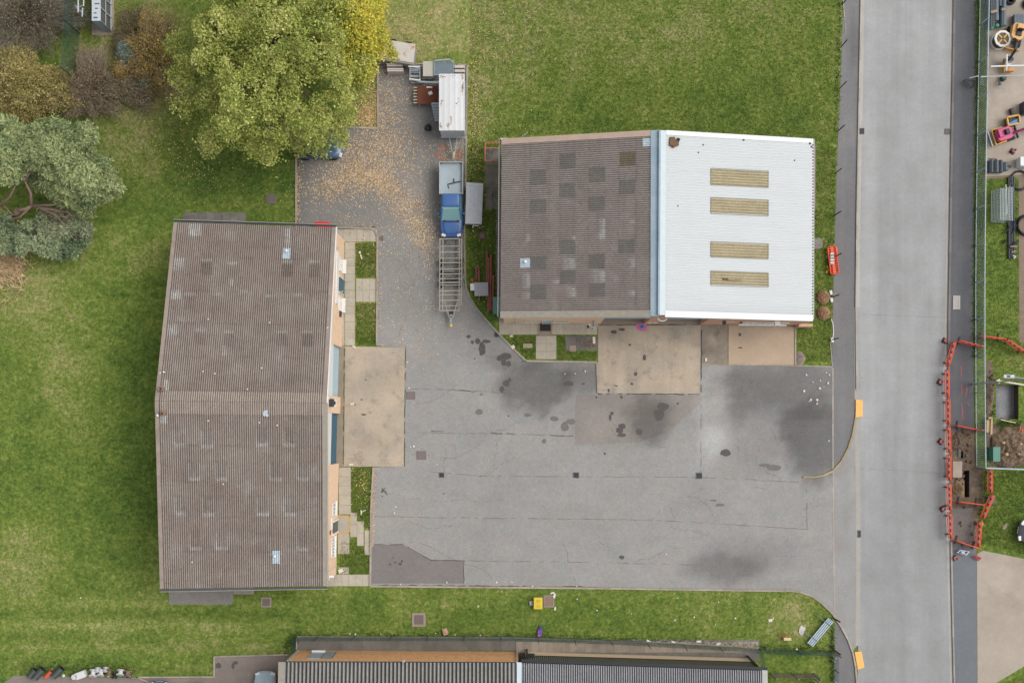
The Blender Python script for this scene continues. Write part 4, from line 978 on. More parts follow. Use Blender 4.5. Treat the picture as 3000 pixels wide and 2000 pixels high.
mb = MB(); p = S0 + sd_ * tS(1912) + Vector((0, 0, 5.6)); mb.tube([p + sd_ * .3 * math.cos(t) + so * (.05 + .2 * abs(math.sin(t))) for t in np.linspace(0, math.pi, 9)], .05, 6); mb.build('sign_bracket', WHITE, b2)
mb = MB(); wbox(mb, FS, tS(2240), tS(2255), 3.2, 3.45, .003, .3); mb.build('floodlight', WHITE, b2)
mb = MB(); wbox(mb, FS, tS(1512), tS(1514), 0, 4.3, .003, .08); mb.build('downpipe', OFFW, b2)
# satellite dish
mb = MB(); p = S0 + sd_ * tS(1730) + so * .45 + Vector((0, 0, 2.9)); Mx = Matrix.Rotation(R(-55), 3, 'X')
mb.lathe([(0, 0), (.15, .02), (.28, .08), (.36, .15), (.35, .16), (.26, .1), (.14, .04), (0, .02)], 18, p, Mx); ds = mb.build('satellite_dish', WHITE, b2, smooth=True)
mb = MB(); mb.bar(p, p - so * .43, .05, .05); mb.tube([p, p + so * .25 + Vector((-.1, 0, .3))], .02); mb.box(p - sd_ * .35 + Vector((0, 0, -.1)), (.16, .2, .16)); mb.build('dish_arm', DARKM, ds)
# remaining walls
Wn, En = Vector(G(1481, 457)), Vector(G(2328, 458))
mb = MB()
wallseg(mb, S0 - so * .31, Wn, E2 - .15, (1, 0)); mb.build('side_wall', BRICK, b2)
mb = MB(); wallseg(mb, S1 - so * .31, En, E2 - .15, (-1, 0)); mb.build('side_wall', WALLDARK, b2)
z = Vector((0, 0, 1)); pk = Wn.lerp(En, .529)
mb = MB(); mb.slab([Wn, En, En + z * (E2 - .15), pk + z * (R2 - .2), Wn + z * (E2 - .15)], Vector((0, -.28, 0))); mb.build('north_gable_wall', WALLDARK, b2)
mb = MB(); u, v = rB.UV(1520, 408); p = rB.P(u, 1.0, 0); q = G(1478, 412, 4.2); mb.tube([q + Vector((.9, .0, .2)), q + Vector((1.6, .35, .9))], .04); mb.build('mast', GUTTER_L, b2)
mb = MB(); mb.box(G(1500, 409, 4.0), (1.6, .1, .4)); mb.build('white_fascia_board', WHITE, b2)
tag(MB().box(G(2355, 954, .55), (1.0, .22, 1.1)).build('brick_stub_wall', BRICK_RED, bevel=.01), 'short brown brick stub wall standing off the white roofed unit\'s front corner', 'wall')

# ================================================================ south terrace: brown unit and grey unit
E3, R3 = 4.0, 7.2
b3 = thing('workshop_building', 'orange brick workshop with a wide ribbed grey and dark roof at the bottom edge', 'building', tuple(G(1170, 2100, 0)))
r3 = Roof([(819, 1938, E3), (1512, 1940, E3), (1513, 2330, R3), (810, 2330, R3)])
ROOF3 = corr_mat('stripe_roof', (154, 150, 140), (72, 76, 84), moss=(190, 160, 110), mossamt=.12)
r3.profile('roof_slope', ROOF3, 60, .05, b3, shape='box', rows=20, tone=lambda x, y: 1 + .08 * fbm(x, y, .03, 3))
r3b = Roof([(1513, 2720, E3), (819, 2720, E3), (810, 2330.5, R3), (1513, 2330.5, R3)]); r3b.profile('roof_slope', ROOF3, 60, .05, b3, shape='box', rows=6)
mb = MB(); r3.slab(mb, (-.004, .019, 0, 1), -.06, .09); mb.build('verge', VERGE_L, b3)
mb = MB(); r3.slab(mb, (0, 1, -.006, .002), -.12, .05); mb.build('gutter', DARKM, b3)
A3, B3 = Vector(G(872, 1904)), Vector(G(1518, 1908)); d3 = (B3 - A3); L3 = d3.length; d3.normalize(); o3 = Vector((-d3.y, d3.x, 0)); F3 = (A3, d3, o3)
mb = MB(); wbox(mb, F3, 0, L3, 0, E3 - .1, -.3, 0); mb.build('wall', BRICK_OR, b3)
SWB, SEB = Vector(G(872, 2590)), Vector(G(1518, 2590))
mb = MB(); wallseg(mb, A3 - o3 * .31, SWB, E3 - .1, (1, 0)); mb.build('side_wall', BRICK_OR, b3); mb = MB(); wallseg(mb, SWB + Vector((.3, 0, 0)), SEB, E3 - .1, (0, 1)); mb.build('rear_wall', BRICK_OR, b3)
mb = MB(); wbox(mb, F3, -.03, .09, 0, E3 - .05, .003, .09); mb.build('downpipe', GUTTER_L, b3)
mb = MB(); wbox(mb, F3, L3 - .16, L3 - .08, 0, E3 - .05, .003, .1); mb.build('downpipe', GUTTER_L, b3)
tt = lambda px: (px - 872) / 646 * L3
fr = MB(); wbox(fr, F3, tt(922), tt(958), 1.0, 3.1, .003, .06); w = fr.build('window', M('grey_blue_window_board', (172, 184, 190), .5, .05), b3)
fr = MB(); wbox(fr, F3, tt(958) + .01, tt(992), .9, 2.9, .003, .06); w2 = fr.build('window', M('grey_green_louvre', (118, 130, 132), .5, .05), b3)
fr = MB()
for i in range(7): wbox(fr, F3, tt(958) + .08, tt(992) - .08, 1.0 + i * .26, 1.14 + i * .26, .062, .1)
fr.build('louvre_blades', M('louvre_blade', (140, 150, 150), .5), w2)
fr = MB(); wbox(fr, F3, tt(920), tt(959), .88, .96, .003, .2); fr.build('sill', WHITE, w)
mb = MB(); mb.lathe([(.1, 0), (.1, .25), (0, .3)], 8, G(1183, 1934, 4.05)); mb.build('flue', GUTTER_L, b3)

b4 = thing('clad_workshop_building', 'workshop with cream base wall and fine ribbed grey metal roof at the bottom edge', 'building', tuple(G(1880, 2100, 0)))
r4 = Roof([(1527, 1941, E3 - .1), (2246, 1964, E3 - .1), (2252, 2340, R3 - .1), (1526, 2332, R3 - .1)])
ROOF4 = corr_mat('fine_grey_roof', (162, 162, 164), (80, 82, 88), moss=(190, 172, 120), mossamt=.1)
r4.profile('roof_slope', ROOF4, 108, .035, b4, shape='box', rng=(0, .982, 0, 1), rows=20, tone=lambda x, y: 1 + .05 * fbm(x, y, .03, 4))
r4b = Roof([(2246, 2740, E3 - .1), (1527, 2720, E3 - .1), (1526, 2332.5, R3 - .1), (2252, 2340.5, R3 - .1)]); r4b.profile('roof_slope', ROOF4, 108, .035, b4, shape='box', rows=6)
mb = MB(); r4.slab(mb, (.981, 1.003, -.004, 1), -.08, .05); mb.build('verge', M('pale_verge', (182, 184, 176), .6, .08), b4)
mb = MB(); r4.slab(mb, (-.018, .001, -.004, 1), -.06, .08); mb.build('party_flashing', M('pale_blue_flashing', (206, 220, 226), .5, .05), b4)
mb = MB(); r4.slab(mb, (0, 1.004, -.03, -.004), -.12, .04); mb.build('gutter', M('black_gutter', (34, 36, 38), .5), b4)
A4, B4 = Vector(G(1540, 1908)), Vector(G(2192, 1927)); d4 = (B4 - A4); L4 = d4.length; d4.normalize(); o4 = Vector((-d4.y, d4.x, 0)); F4 = (A4, d4, o4)
mb = MB(); wbox(mb, F4, 0, L4, 0, 1.75, -.3, 0); mb.build('base_wall', M('cream_brick', (244, 216, 180), .85, .07, 4), b4)
CLAD = corr_mat('olive_wall_cladding', (126, 124, 104), (84, 86, 74))
n4 = 110; V, F, gr = [], [], []
for j, zz in enumerate((1.75, E3 - .22)):
    for i in range(n4 * 4 + 1):
        h = (1 if (i % 4) in (1, 2) else -1); p = A4 + d4 * (L4 * i / (n4 * 4)) + o4 * (.06 + .025 * h); V.append((p.x, p.y, zz)); gr.append(.5 + .5 * h)
m_ = n4 * 4 + 1
F = [[i, i + 1, m_ + i + 1, m_ + i] for i in range(m_ - 1)]
fast('wall_cladding', V, F, CLAD, parent=b4, attrs={'groove': gr, 'tone': [1.] * len(V), 'pale': [0.] * len(V)})
mb = MB(); wbox(mb, F4, 0, L4, 1.7, 1.76, .0015, .1); wbox(mb, F4, 0, L4, 1.77, E3 - .25, -.28, -.02); mb.build('cladding_rail', CLAD, b4)
SWB, SEB = Vector(G(1540, 2590)), Vector(G(2196, 2600))
for a_, b_, i_ in ((A4 - o4 * .31, SWB, (1, 0)), (B4 - o4 * .31, SEB, (-1, 0)), (SWB + Vector((.3, 0, 0)), SEB - Vector((.3, 0, 0)), (0, 1))): mb = MB(); wallseg(mb, a_, b_, E3 - .3, i_); mb.build('side_wall', WALLDARK, b4)
for a_, b_, c_, d_, e_ in ((L4 - .14, L4 - .02, 0, E3 - .15, .22), (.02, .14, 0, E3 - .15, .22), (.142, .6, 2.3, 2.5, .35)): mb = MB(); wbox(mb, F4, a_, b_, c_, d_, .10, e_); mb.build('downpipe', M('black_pipe', (38, 36, 38), .5), b4)
# ---------------------------------------------------------------- foliage
def leaves(P, size, up=.5, elong=1.5, jitter=.45, dirs=None):
    """one small folded-free leaf blade per point of P (n, 3): returns verts, quads"""
    n = len(P)
    nrm = RNG.normal(size=(n, 3)); nrm /= np.linalg.norm(nrm, axis=1)[:, None]; nrm[:, 2] = np.abs(nrm[:, 2])
    nrm = nrm * (1 - up) + np.array([0, 0, 1.]) * up; nrm /= np.linalg.norm(nrm, axis=1)[:, None]
    t = RNG.normal(size=(n, 3)) if dirs is None else dirs + RNG.normal(size=(n, 3)) * .25
    t -= nrm * (t * nrm).sum(1)[:, None]; t /= np.linalg.norm(t, axis=1)[:, None] + 1e-9
    b = np.cross(nrm, t); s = size * (1 + RNG.uniform(-jitter, jitter, n))[:, None]
    L = t * s * elong / 2; Wd = b * s / 2
    V = np.stack([P - L, P + Wd * .9 - L * .1, P + L, P - Wd * .9 - L * .1], 1).reshape(-1, 3)
    F = np.arange(n * 4).reshape(n, 4)
    return V, F
def clump_pts(c, r, n, flat=.7, shell=.55):
    d = RNG.normal(size=(n, 3)); d /= np.linalg.norm(d, axis=1)[:, None]
    rad = (r * np.where(RNG.uniform(0, 1, n) < .45, np.abs(RNG.normal(.55, .38, n)), shell + (1 - shell) * RNG.uniform(0, 1, n) ** .6))[:, None]
    p = d * rad; p[:, 2] *= flat
    return p + np.array(c)
def crown_clumps(c, rx, ry, rz, n, seed, rmin, rmax, wob=.22, low=-.25):
    """clump centres spread over a lobed dome"""
    out = []
    g = (1 + 5 ** .5) / 2
    for i in range(n):
        zz = low + (1 - low) * (i + .5) / n; t = 2 * math.pi * i / g + random.uniform(-.25, .25)
        rr = math.sqrt(max(0, 1 - zz * zz))
        d = Vector((rr * math.cos(t), rr * math.sin(t), zz))
        k = 1 + wob * mnoise.fractal(d * 1.9 + Vector((seed, 0, 0)), 1, 2, 3) * 1.6
        k *= random.uniform(.78, 1.03)
        out.append((c[0] + d.x * rx * k, c[1] + d.y * ry * k, c[2] + d.z * rz * k, random.uniform(rmin, rmax)))
    return out
BARK = M('grey_brown_bark', (112, 92, 82), .9, .25, 5)
BARK_P = M('pine_bark', (138, 112, 102), .9, .2, 5)
def limbs(name, base, top, tips, mat, parent, r0=.3, n=6, bend=.4):
    mb = MB(); base = Vector(base); top = Vector(top)
    mb.tube([base, base.lerp(top, .35) + Vector((.08, -.05, 0)), base.lerp(top, .7), top], [r0, r0 * .8, r0 * .6, r0 * .35], 10)
    for tp in tips:
        tp = Vector(tp); s = base.lerp(top, random.uniform(.35, .9)); m = s.lerp(tp, .5) + Vector((random.uniform(-bend, bend), random.uniform(-bend, bend), random.uniform(0, bend)))
        mb.tube([s, s.lerp(m, .5) + Vector((0, 0, .1)), m, tp], [r0 * .38, r0 * .3, r0 * .2, r0 * .05], n)
    return mb.build(name, mat, parent, smooth=True)
def tree(name, label, c, rad, rz, ncl, nleaf, size, mat, base, h0, group=None, rmin=.7, rmax=1.15, seed=0., wob=.22, low=-.25, up=.5, flat=.7, inner=0.25, cat='tree', extra=None, r0=.3, core=None, rim=.3):
    t = thing(name, label, cat, tuple(base), group)
    cl = crown_clumps(c, rad[0], rad[1], rz, ncl, seed, rmin, rmax, wob, low)
    if extra: cl += extra
    for _ in range(int(ncl * rim)):
        q = random.choice(cl); k = random.uniform(1.0, 1.1); cl.append((c[0] + (q[0] - c[0]) * k, c[1] + (q[1] - c[1]) * k, q[2] + random.uniform(-.4, .1), random.uniform(.3, .55) * rmax))
    P = [clump_pts(q[:3], q[3], int(nleaf * (q[3] / rmax) ** 2 * random.uniform(.45, 1.25)), flat) for q in cl]
    ni = int(ncl * inner)
    for i in range(ni):
        q = random.choice(cl); k = random.uniform(.3, .8)
        P.append(clump_pts((c[0] + (q[0] - c[0]) * k, c[1] + (q[1] - c[1]) * k, c[2] + (q[2] - c[2]) * k), q[3], nleaf // 2, flat))
    P = np.concatenate(P); P = P[P[:, 2] > .25]
    V, F = leaves(P, size, up)
    fast('crown', V, F, mat, parent=t)
    tips = [q[:3] for q in random.sample(cl, min(len(cl), 34))]
    limbs('trunk', base, (c[0], c[1], c[2] + rz * .35), tips, BARK, t, r0)
    return t
GREEN = leaf_mat('green_leaves', [(108, 128, 58), (178, 186, 90), (226, 224, 140)], noise_sc=.55)
YELLOW = leaf_mat('yellow_leaves', [(128, 146, 60), (202, 196, 74), (244, 218, 86)], noise_sc=.6)
PINE = leaf_mat('pine_needles', [(106, 126, 88), (152, 166, 112), (190, 196, 138)], noise_sc=.45, transl=.1)
PINE_B = leaf_mat('blue_pine_needles', [(98, 116, 88), (136, 152, 112), (170, 180, 138)], noise_sc=.6, transl=.1)
OLIVE = leaf_mat('olive_yellow_leaves', [(132, 122, 70), (180, 166, 96), (204, 188, 132)], noise_sc=.8)
TWIG = leaf_mat('bare_grey_twigs', [(116, 106, 92), (156, 140, 122), (184, 166, 146)], noise_sc=.7, transl=0., rough=.9)
TWIG_D = leaf_mat('dark_scrub_twigs', [(94, 96, 82), (134, 132, 114), (164, 156, 138)], noise_sc=.5, transl=0., rough=.9)
BROWNL = leaf_mat('brown_leaves', [(118, 106, 82), (160, 142, 112), (178, 162, 132)], noise_sc=.9)
ORANGEL = leaf_mat('orange_brown_leaves', [(130, 116, 66), (180, 154, 86), (204, 174, 104)], noise_sc=.9)
BLUEG = leaf_mat('blue_grey_leaves', [(92, 112, 104), (116, 136, 126), (140, 156, 146)], noise_sc=.9)
STRAW = leaf_mat('straw_blades', [(186, 158, 116), (220, 190, 146), (236, 212, 174)], noise_sc=.9, transl=0.)
WEED = leaf_mat('weed_leaves', [(58, 84, 38), (88, 114, 54), (116, 140, 72)], noise_sc=1.2)

C = G(796, 165, 6.6)
ex = [(*G(624, 405, 4.6), 1.1), (*G(612, 440, 3.4), .7), (*G(765, 425, 4.2), 1.1), (*G(770, 450, 3.2), .7), (*G(700, 395, 5.), 1.2), (*G(880, 400, 4.2), 1.15), (*G(960, 400, 3.8), 1.0), (*G(930, 425, 3.4), .9), (*G(985, 370, 3.8), .8),
      (*G(540, 300, 5), 1.1), (*G(530, 220, 5.5), 1.1), (*G(560, 330, 4), .9), (*G(520, 130, 6), 1.0), (*G(880, 430, 3.0), .8), (*G(940, 440, 2.6), .7), (*G(1000, 415, 2.6), .6), (*G(640, 350, 5.2), 1.2), (*G(850, 340, 5.6), 1.2), (*G(740, 340, 6), 1.2), (*G(930, 330, 5), 1.1), (*G(1010, 345, 4), .8)]
tree('broadleaf_tree', 'large round green broadleaf tree overhanging the parked car', C, (6.0, 6.3), 4.6, 215, 620, .105, GREEN, G(800, 175, 0), 0, rmin=.4, rmax=1.0, seed=3., wob=.3, low=-.2, up=.35, extra=ex, r0=.42, inner=.4, rim=.4)
C = G(1030, 90, 5.2)
ex = [(*G(1040, 200, 4), .8), (*G(1020, 250, 3.2), .7), (*G(1010, 275, 2.6), .5), (*G(1060, 215, 3), .5), (*G(1095, 150, 3.6), .7), (*G(1100, 60, 4), .8), (*G(1105, 10, 4), .9), (*G(1060, 130, 5), .9), (*G(1000, 150, 5.4), .9)]
tree('autumn_tree', 'yellow autumn tree leaning against the east side of the big green tree', C, (2.3, 3.5), 3.4, 74, 400, .105, YELLOW, G(1015, 110, 0), 0, rmin=.5, rmax=.9, seed=8., low=-.3, extra=ex, r0=.22)
# pine: sprays of needles on spreading limbs, with a gap that shows the forked trunk
base = G(42, 640, 0); t = thing('pine_tree', 'grey-green pine with a forked bare trunk at the left edge', 'tree', tuple(base))
cl = []
PINE_TOP = [(-60, 345), (45, 345), (75, 378), (130, 356), (180, 350), (215, 374), (258, 358), (280, 385), (276, 432), (312, 456), (330, 492), (358, 534), (342, 578), (305, 590), (262, 628), (225, 608), (172, 592), (128, 556), (88, 528), (-60, 520)]
got = []; tries = 0
while len(got) < 230 and tries < 6000:
    tries += 1; x, y = random.uniform(-60, 365), random.uniform(340, 632)
    if not inpoly([x], [y], PINE_TOP)[0] or any((x - a) ** 2 + (y - b) ** 2 < 13 ** 2 for a, b in got): continue
    got.append((x, y))
for x, y in got:
    e = min(1., min(math.hypot(x - a, y - b) for a, b in PINE_TOP) / 90.); z = 2.8 + 2.6 * e + random.uniform(-.5, .5)
    cl.append((*G(x, y, z), random.uniform(.32, .5) + .22 * e))
P, D = [], []
for q in cl:
    n = int(260 * q[3] ** 2 / .5); d = RNG.normal(size=(n, 3)); d /= np.linalg.norm(d, axis=1)[:, None]; d[:, 2] = np.abs(d[:, 2]) * .8
    P.append(np.array(q[:3]) + d * (q[3] * (RNG.uniform(.25, 1, n) ** .7))[:, None] * np.array([1, 1, .7])); D.append(d)
P = np.concatenate(P); D = np.concatenate(D); V, F = leaves(P, .10, .25, 2.6, dirs=D)
fast('crown', V, F, PINE, parent=t)
low = []
for x, y in ((30, 665), (70, 680), (5, 660), (45, 705), (95, 715), (130, 725), (150, 675), (210, 680), (240, 705), (180, 740), (130, 690), (60, 735), (200, 655), (225, 660), (255, 672), (170, 720), (215, 738), (15, 725), (100, 665), (140, 655), (20, 690), (60, 700), (100, 690), (140, 690), (180, 705), (215, 700), (245, 690), (160, 735), (200, 725), (110, 720), (40, 730), (170, 660), (120, 655), (80, 660), (15, 640), (230, 715), (150, 700), (190, 680)):
    low.append((*G(x, y, random.uniform(1., 2.4)), random.uniform(.5, .75)))
P, D = [], []
for q in low:
    n = int(230 * q[3] ** 2 / .4); d = RNG.normal(size=(n, 3)); d /= np.linalg.norm(d, axis=1)[:, None]; d[:, 2] = np.abs(d[:, 2]) * .8
    P.append(np.array(q[:3]) + d * (q[3] * (RNG.uniform(.25, 1, n) ** .7))[:, None] * np.array([1, 1, .6])); D.append(d)
P = np.concatenate(P); D = np.concatenate(D); V, F = leaves(P, .10, .25, 2.6, dirs=D)
tag(fast('low_bough', V, F, PINE_B, parent=t), 'bluer low boughs')
V, F = [], []
for i in range(520):
    x, y = random.uniform(105, 255), random.uniform(598, 690); a = G(x, y, random.uniform(1.6, 2.8)); b = a + Vector((random.uniform(-.1, .8), random.uniform(-.5, .3), random.uniform(-.3, .3))); s_ = Vector((b.y - a.y, a.x - b.x, 0)).normalized() * .012; o = len(V)
    V += [tuple(a - s_), tuple(a + s_), tuple(b + s_ * .4), tuple(b - s_ * .4)]; F.append([o, o + 1, o + 2, o + 3])
fast('dead_twigs', V, F, TWIG, parent=t)
mb = MB()
mb.tube([base, G(46, 628, 1.4), G(52, 616, 2.6)], [.22, .2, .18], 10)
fk = G(92, 602, 2.8)
for ln, r in (([G(52, 616, 2.6), G(75, 612, 2.7), fk], .15), ([fk, G(90, 565, 3.4), G(72, 530, 4.)], .13), ([fk, G(60, 635, 2.2), G(15, 648, 1.8)], .09), ([G(-5, 605, 2.2), G(28, 578, 2.8), G(44, 545, 3.6)], .13),
              ([G(12, 603, 2.3), G(35, 628, 2.2), G(52, 632, 2.)], .06), ([G(-5, 625, 1.6), G(12, 645, 1.4)], .07), ([fk, G(140, 612, 2.6), G(200, 622, 2.4), G(240, 655, 2.)], .09), ([G(98, 600, 2.8), G(150, 625, 2.3), G(230, 650, 1.9)], .07),
              ([fk, G(160, 600, 3.2), G(260, 560, 3.6)], .08), ([G(72, 530, 4.), G(110, 470, 4.4), G(170, 430, 4.4)], .09), ([G(72, 530, 4.), G(40, 460, 4.4)], .08), ([G(120, 610, 2.6), G(190, 640, 2.), G(225, 640, 1.8)], .05)):
    mb.tube(ln, [r * (1 - .6 * i / (len(ln) - 1)) for i in range(len(ln))], 8)
mb.build('trunk', BARK_P, t, smooth=True)
mb = MB(); mb.tube([G(70, 725, .9), G(80, 708, 1.2), G(110, 701, 1.3), G(140, 703, 1.3), G(165, 707, 1.2)], [.03, .045, .045, .04, .02], 6)
tag(mb.build('dead_branch', M('pale_dead_wood', (196, 184, 160), .8, .1), smooth=True), 'pale curved dead branch lying over the pine\'s low boughs', 'branch')
# twiggy shrubs
def twiggy(name, label, c, rad, h, ntw, nleaf, tmat, lmat, size=.09, seed=0, cat='shrub', group=None, tw=.016, lobes=None):
    base = G(c[0], c[1], 0); t = thing(name, label, cat, tuple(base), group); rx, ry = rad[0] / S, rad[1] / S
    V, F = [], []; P = []
    for i in range(ntw):
        a = random.uniform(0, 2 * math.pi); r = random.uniform(0, 1) ** .5
        if random.random() < .14: r *= random.uniform(1., 1.28)
        k = 1 + .22 * math.sin(3 * a + seed) + .13 * math.sin(7 * a + seed * 2)
        tip = Vector((base.x + rx * r * k * math.cos(a), base.y + ry * r * k * math.sin(a), h * (1.02 - .62 * r * r) * random.uniform(.75, 1.05)))
        s = Vector((base.x + (tip.x - base.x) * random.uniform(.25, .7), base.y + (tip.y - base.y) * random.uniform(.25, .7), tip.z * random.uniform(.25, .6)))
        m = s.lerp(tip, .55) + Vector((random.uniform(-.15, .15), random.uniform(-.15, .15), .12)); o = len(V)
        for p, w in ((s, tw * 1.6), (m, tw), (tip, tw * .35)):
            sd = Vector((random.uniform(-1, 1), random.uniform(-1, 1), 0)).normalized() * w
            V += [tuple(p + sd), tuple(p - sd)]
        F += [[o, o + 1, o + 3, o + 2], [o + 2, o + 3, o + 5, o + 4]]
        for _ in range(nleaf):
            q = m.lerp(tip, random.uniform(-.2, 1.05)); P.append((q.x + random.uniform(-.18, .18), q.y + random.uniform(-.18, .18), max(.1, q.z + random.uniform(-.15, .12))))
    fast('twigs', V, F, tmat, parent=t)
    if P:
        V, F = leaves(np.array(P), size, .35); fast('foliage', V, F, lmat, parent=t)
    return t
twiggy('scrub_thicket', 'tangled dark leafless scrub filling the top left corner behind the mesh fence', (85, 60), (170, 130), 2.6, 5200, 2, TWIG_D, BROWNL, .06, 1, 'thicket', tw=.014)
twiggy('hazel_bush', 'olive and mustard leaved bush between the dark scrub and the pine', (75, 275), (175, 120), 3.2, 2600, 13, TWIG, OLIVE, .085, 2, 'bush')
twiggy('bare_shrub', 'mauve brown leafless shrub east of the mesh fence end', (285, 265), (80, 105), 2.6, 2600, 3, TWIG, BROWNL, .06, 3)
twiggy('rusty_shrub', 'orange brown thinning shrub against the big green tree', (455, 175), (95, 130), 2.6, 1500, 7, TWIG, ORANGEL, .07, 4)
twiggy('brown_shrub', 'low brown bramble shrub north of the lawn clearing', (405, 265), (65, 60), 1.6, 1300, 6, TWIG_D, BROWNL, .065, 5)
twiggy('orange_sapling', 'small orange leaved sapling among the brown shrubs', (375, 225), (22, 34), 1.8, 160, 16, TWIG, ORANGEL, .075, 6, 'sapling')
twiggy('thin_shrub', 'thin olive shrub by the metal cabinet plinth', (400, 105), (70, 70), 1.5, 900, 6, TWIG, leaf_mat('dull_olive_leaves', [(86, 84, 44), (116, 106, 60), (136, 118, 70)]), .06, 9)
base = G(378, 165, 0)
tree('blue_shrub', 'small blue grey conifer shrub between the brown shrubs', G(378, 165, 1.1), (.6, .75), .9, 26, 130, .08, BLUEG, base, 0, rmin=.25, rmax=.4, seed=5, cat='shrub', r0=.05)
tree('grey_shrub', 'grey leaved low shrub at the brown shrubs\' southern edge', G(425, 250, .7), (.55, .4), .7, 20, 110, .08, BLUEG, G(425, 250, 0), 0, rmin=.22, rmax=.35, seed=6, cat='shrub', r0=.04)
# straw grass clump
def blades(name, P, hgt, wid, mat, lean=.5, parent=None, origin=None):
    n = len(P); a = RNG.uniform(0, 2 * np.pi, n); d = np.stack([np.cos(a), np.sin(a), np.zeros(n)], 1); h = hgt * RNG.uniform(.5, 1.3, n)
    ln = RNG.uniform(.2, 1., n) * lean; tip = P + d * (h * ln)[:, None] + np.array([0, 0, 1.]) * (h * (1 - .35 * ln))[:, None]
    b = np.stack([-d[:, 1], d[:, 0], np.zeros(n)], 1) * (wid * RNG.uniform(.6, 1.4, n))[:, None]
    V = np.stack([P - b, P + b, tip], 1).reshape(-1, 3); F = np.arange(n * 3).reshape(n, 3)
    return fast(name, V, F, mat, parent=parent, origin=origin)
n = 1500; x = RNG.normal(28, 26, n); y = RNG.normal(755, 42, n); P = np.array([G(a, b, 0) for a, b in zip(x, y)])
tag(blades('dry_grass_clump', P, .8, .03, STRAW, 1.1), 'clump of straw coloured dry grass below the pine at the left edge', 'grass clump')
n = 500; x = RNG.normal(200, 22, n); y = RNG.normal(725, 12, n); P = np.array([G(a, b, 0) for a, b in zip(x, y)])
tag(blades('dry_grass_tuft', P, .5, .025, BROWNL, 1.1), 'brownish dry grass tuft under the pine\'s eastern low boughs', 'grass tuft')
# short turf all over the lawns (one uncountable mass)
LAWNS = [([(-40, 480), (860, 480), (868, 660), (540, 640), (450, 700), (400, 1170), (440, 1735), (960, 1735), (1085, 1722), (2300, 1736), (2385, 1755), (2440, 1810), (2436, 1900), (2215, 1895), (1500, 1862), (860, 1862), (835, 1910), (620, 1918), (620, 1976), (400, 1978), (340, 1950), (-40, 1960)], 52000),
         ([(1378, -20), (2465, -20), (2450, 420), (2392, 420), (1940, 378), (1480, 400), (1375, 560)], 30000), ([(240, -10), (520, 0), (560, 480), (330, 640), (260, 420), (240, 200)], 5000),
         ([(2384, 420), (2450, 430), (2434, 1060), (2335, 1060), (2335, 955), (2384, 940)], 5500), ([(1043, 712), (1102, 712), (1102, 812), (1043, 812)], 900), ([(1043, 888), (1102, 888), (1102, 1008), (1043, 1008)], 1000),
         ([(1030, 1370), (1090, 1370), (1084, 1545), (1068, 1545), (1050, 1520), (1030, 1498)], 1100), ([(1000, 1580), (1064, 1602), (1082, 1630), (1080, 1680), (995, 1680)], 800), ([(1370, 420), (1418, 440), (1418, 620), (1450, 620), (1448, 930), (1400, 880), (1368, 800)], 3200),
         ([(2895, 526), (2984, 524), (2984, 1000), (3060, 1010), (3060, 1240), (2990, 1125), (2915, 1110), (2895, 1040)], 4200), ([(2868, 1385), (3060, 1375), (3060, 1640), (2960, 1612), (2868, 1590)], 3800), ([(2930, 2010), (3060, 1930), (3060, 2060), (2930, 2060)], 700),
         ([(1505, 985), (1568, 985), (1568, 1050), (1545, 1050)], 400), ([(1632, 985), (1655, 985), (1660, 1030), (1748, 1030), (1748, 1055), (1632, 1052)], 700), ([(2856, -20), (2890, -20), (2880, 1050), (2856, 1050)], 4200)]
P = []
for poly, n in LAWNS:
    xs = [p[0] for p in poly]; ys = [p[1] for p in poly]
    n = int(n * 1.5); x = RNG.uniform(min(xs), max(xs), n * 2); y = RNG.uniform(min(ys), max(ys), n * 2); k = inpoly(x, y, poly)
    x, y = x[k], y[k]
    P.append(np.stack([(x - NX) / S, (NY - y) / S, np.zeros(len(x))], 1))
P = np.concatenate(P)
TURF = leaf_mat('turf_blades', [(58, 84, 30), (100, 116, 46), (146, 144, 86)], noise_sc=.9, transl=.15, contrast=.25)
o = blades('turf', P, .085, .020, TURF, .9, origin=(0, 0, 0)); o['kind'] = 'stuff'; o['label'] = 'short turf blades standing all over the lawns'
# rank weeds along the fences and kerbs
def along(pts, n, spread):
    P = [G(*p) for p in pts]; seg = [(a, b, (b - a).length) for a, b in zip(P, P[1:])]; tot = sum(s[2] for s in seg); out = []
    for a, b, l in seg:
        for _ in range(int(n * l / tot)):
            q = a.lerp(b, random.random()); out.append((q.x + random.gauss(0, spread), q.y + random.gauss(0, spread), 0.))
    return np.array(out)
P = np.concatenate([along([(870, 1858), (1500, 1860), (2000, 1878), (2215, 1890)], 1300, .13), along([(2437, 1835), (2438, 1990)], 420, .1), along([(2450, 360), (2438, 640), (2430, 960)], 160, .10), along([(2462, 0), (2452, 350)], 320, .13),
                    along([(2215, 1895), (2300, 1902), (2436, 1906)], 500, .22), along([(840, 1900), (868, 1862)], 400, .2), along([(60, 1952), (400, 1962)], 900, .25), along([(2860, 0), (2852, 1050)], 1600, .09),
                    along([(1545, 1050), (1500, 990)], 120, .12), along([(1446, 560), (1452, 920)], 300, .12), along([(2900, 1100), (2906, 1240)], 300, .12), along([(2925, 1250), (2990, 1255)], 300, .15), along([(2925, 1240), (2985, 1240)], 250, .15)])
o = blades('weeds', P, .17, .03, WEED, 1.0, origin=(0, 0, 0)); o['kind'] = 'stuff'; o['label'] = 'rank green weeds growing along fences and edges'
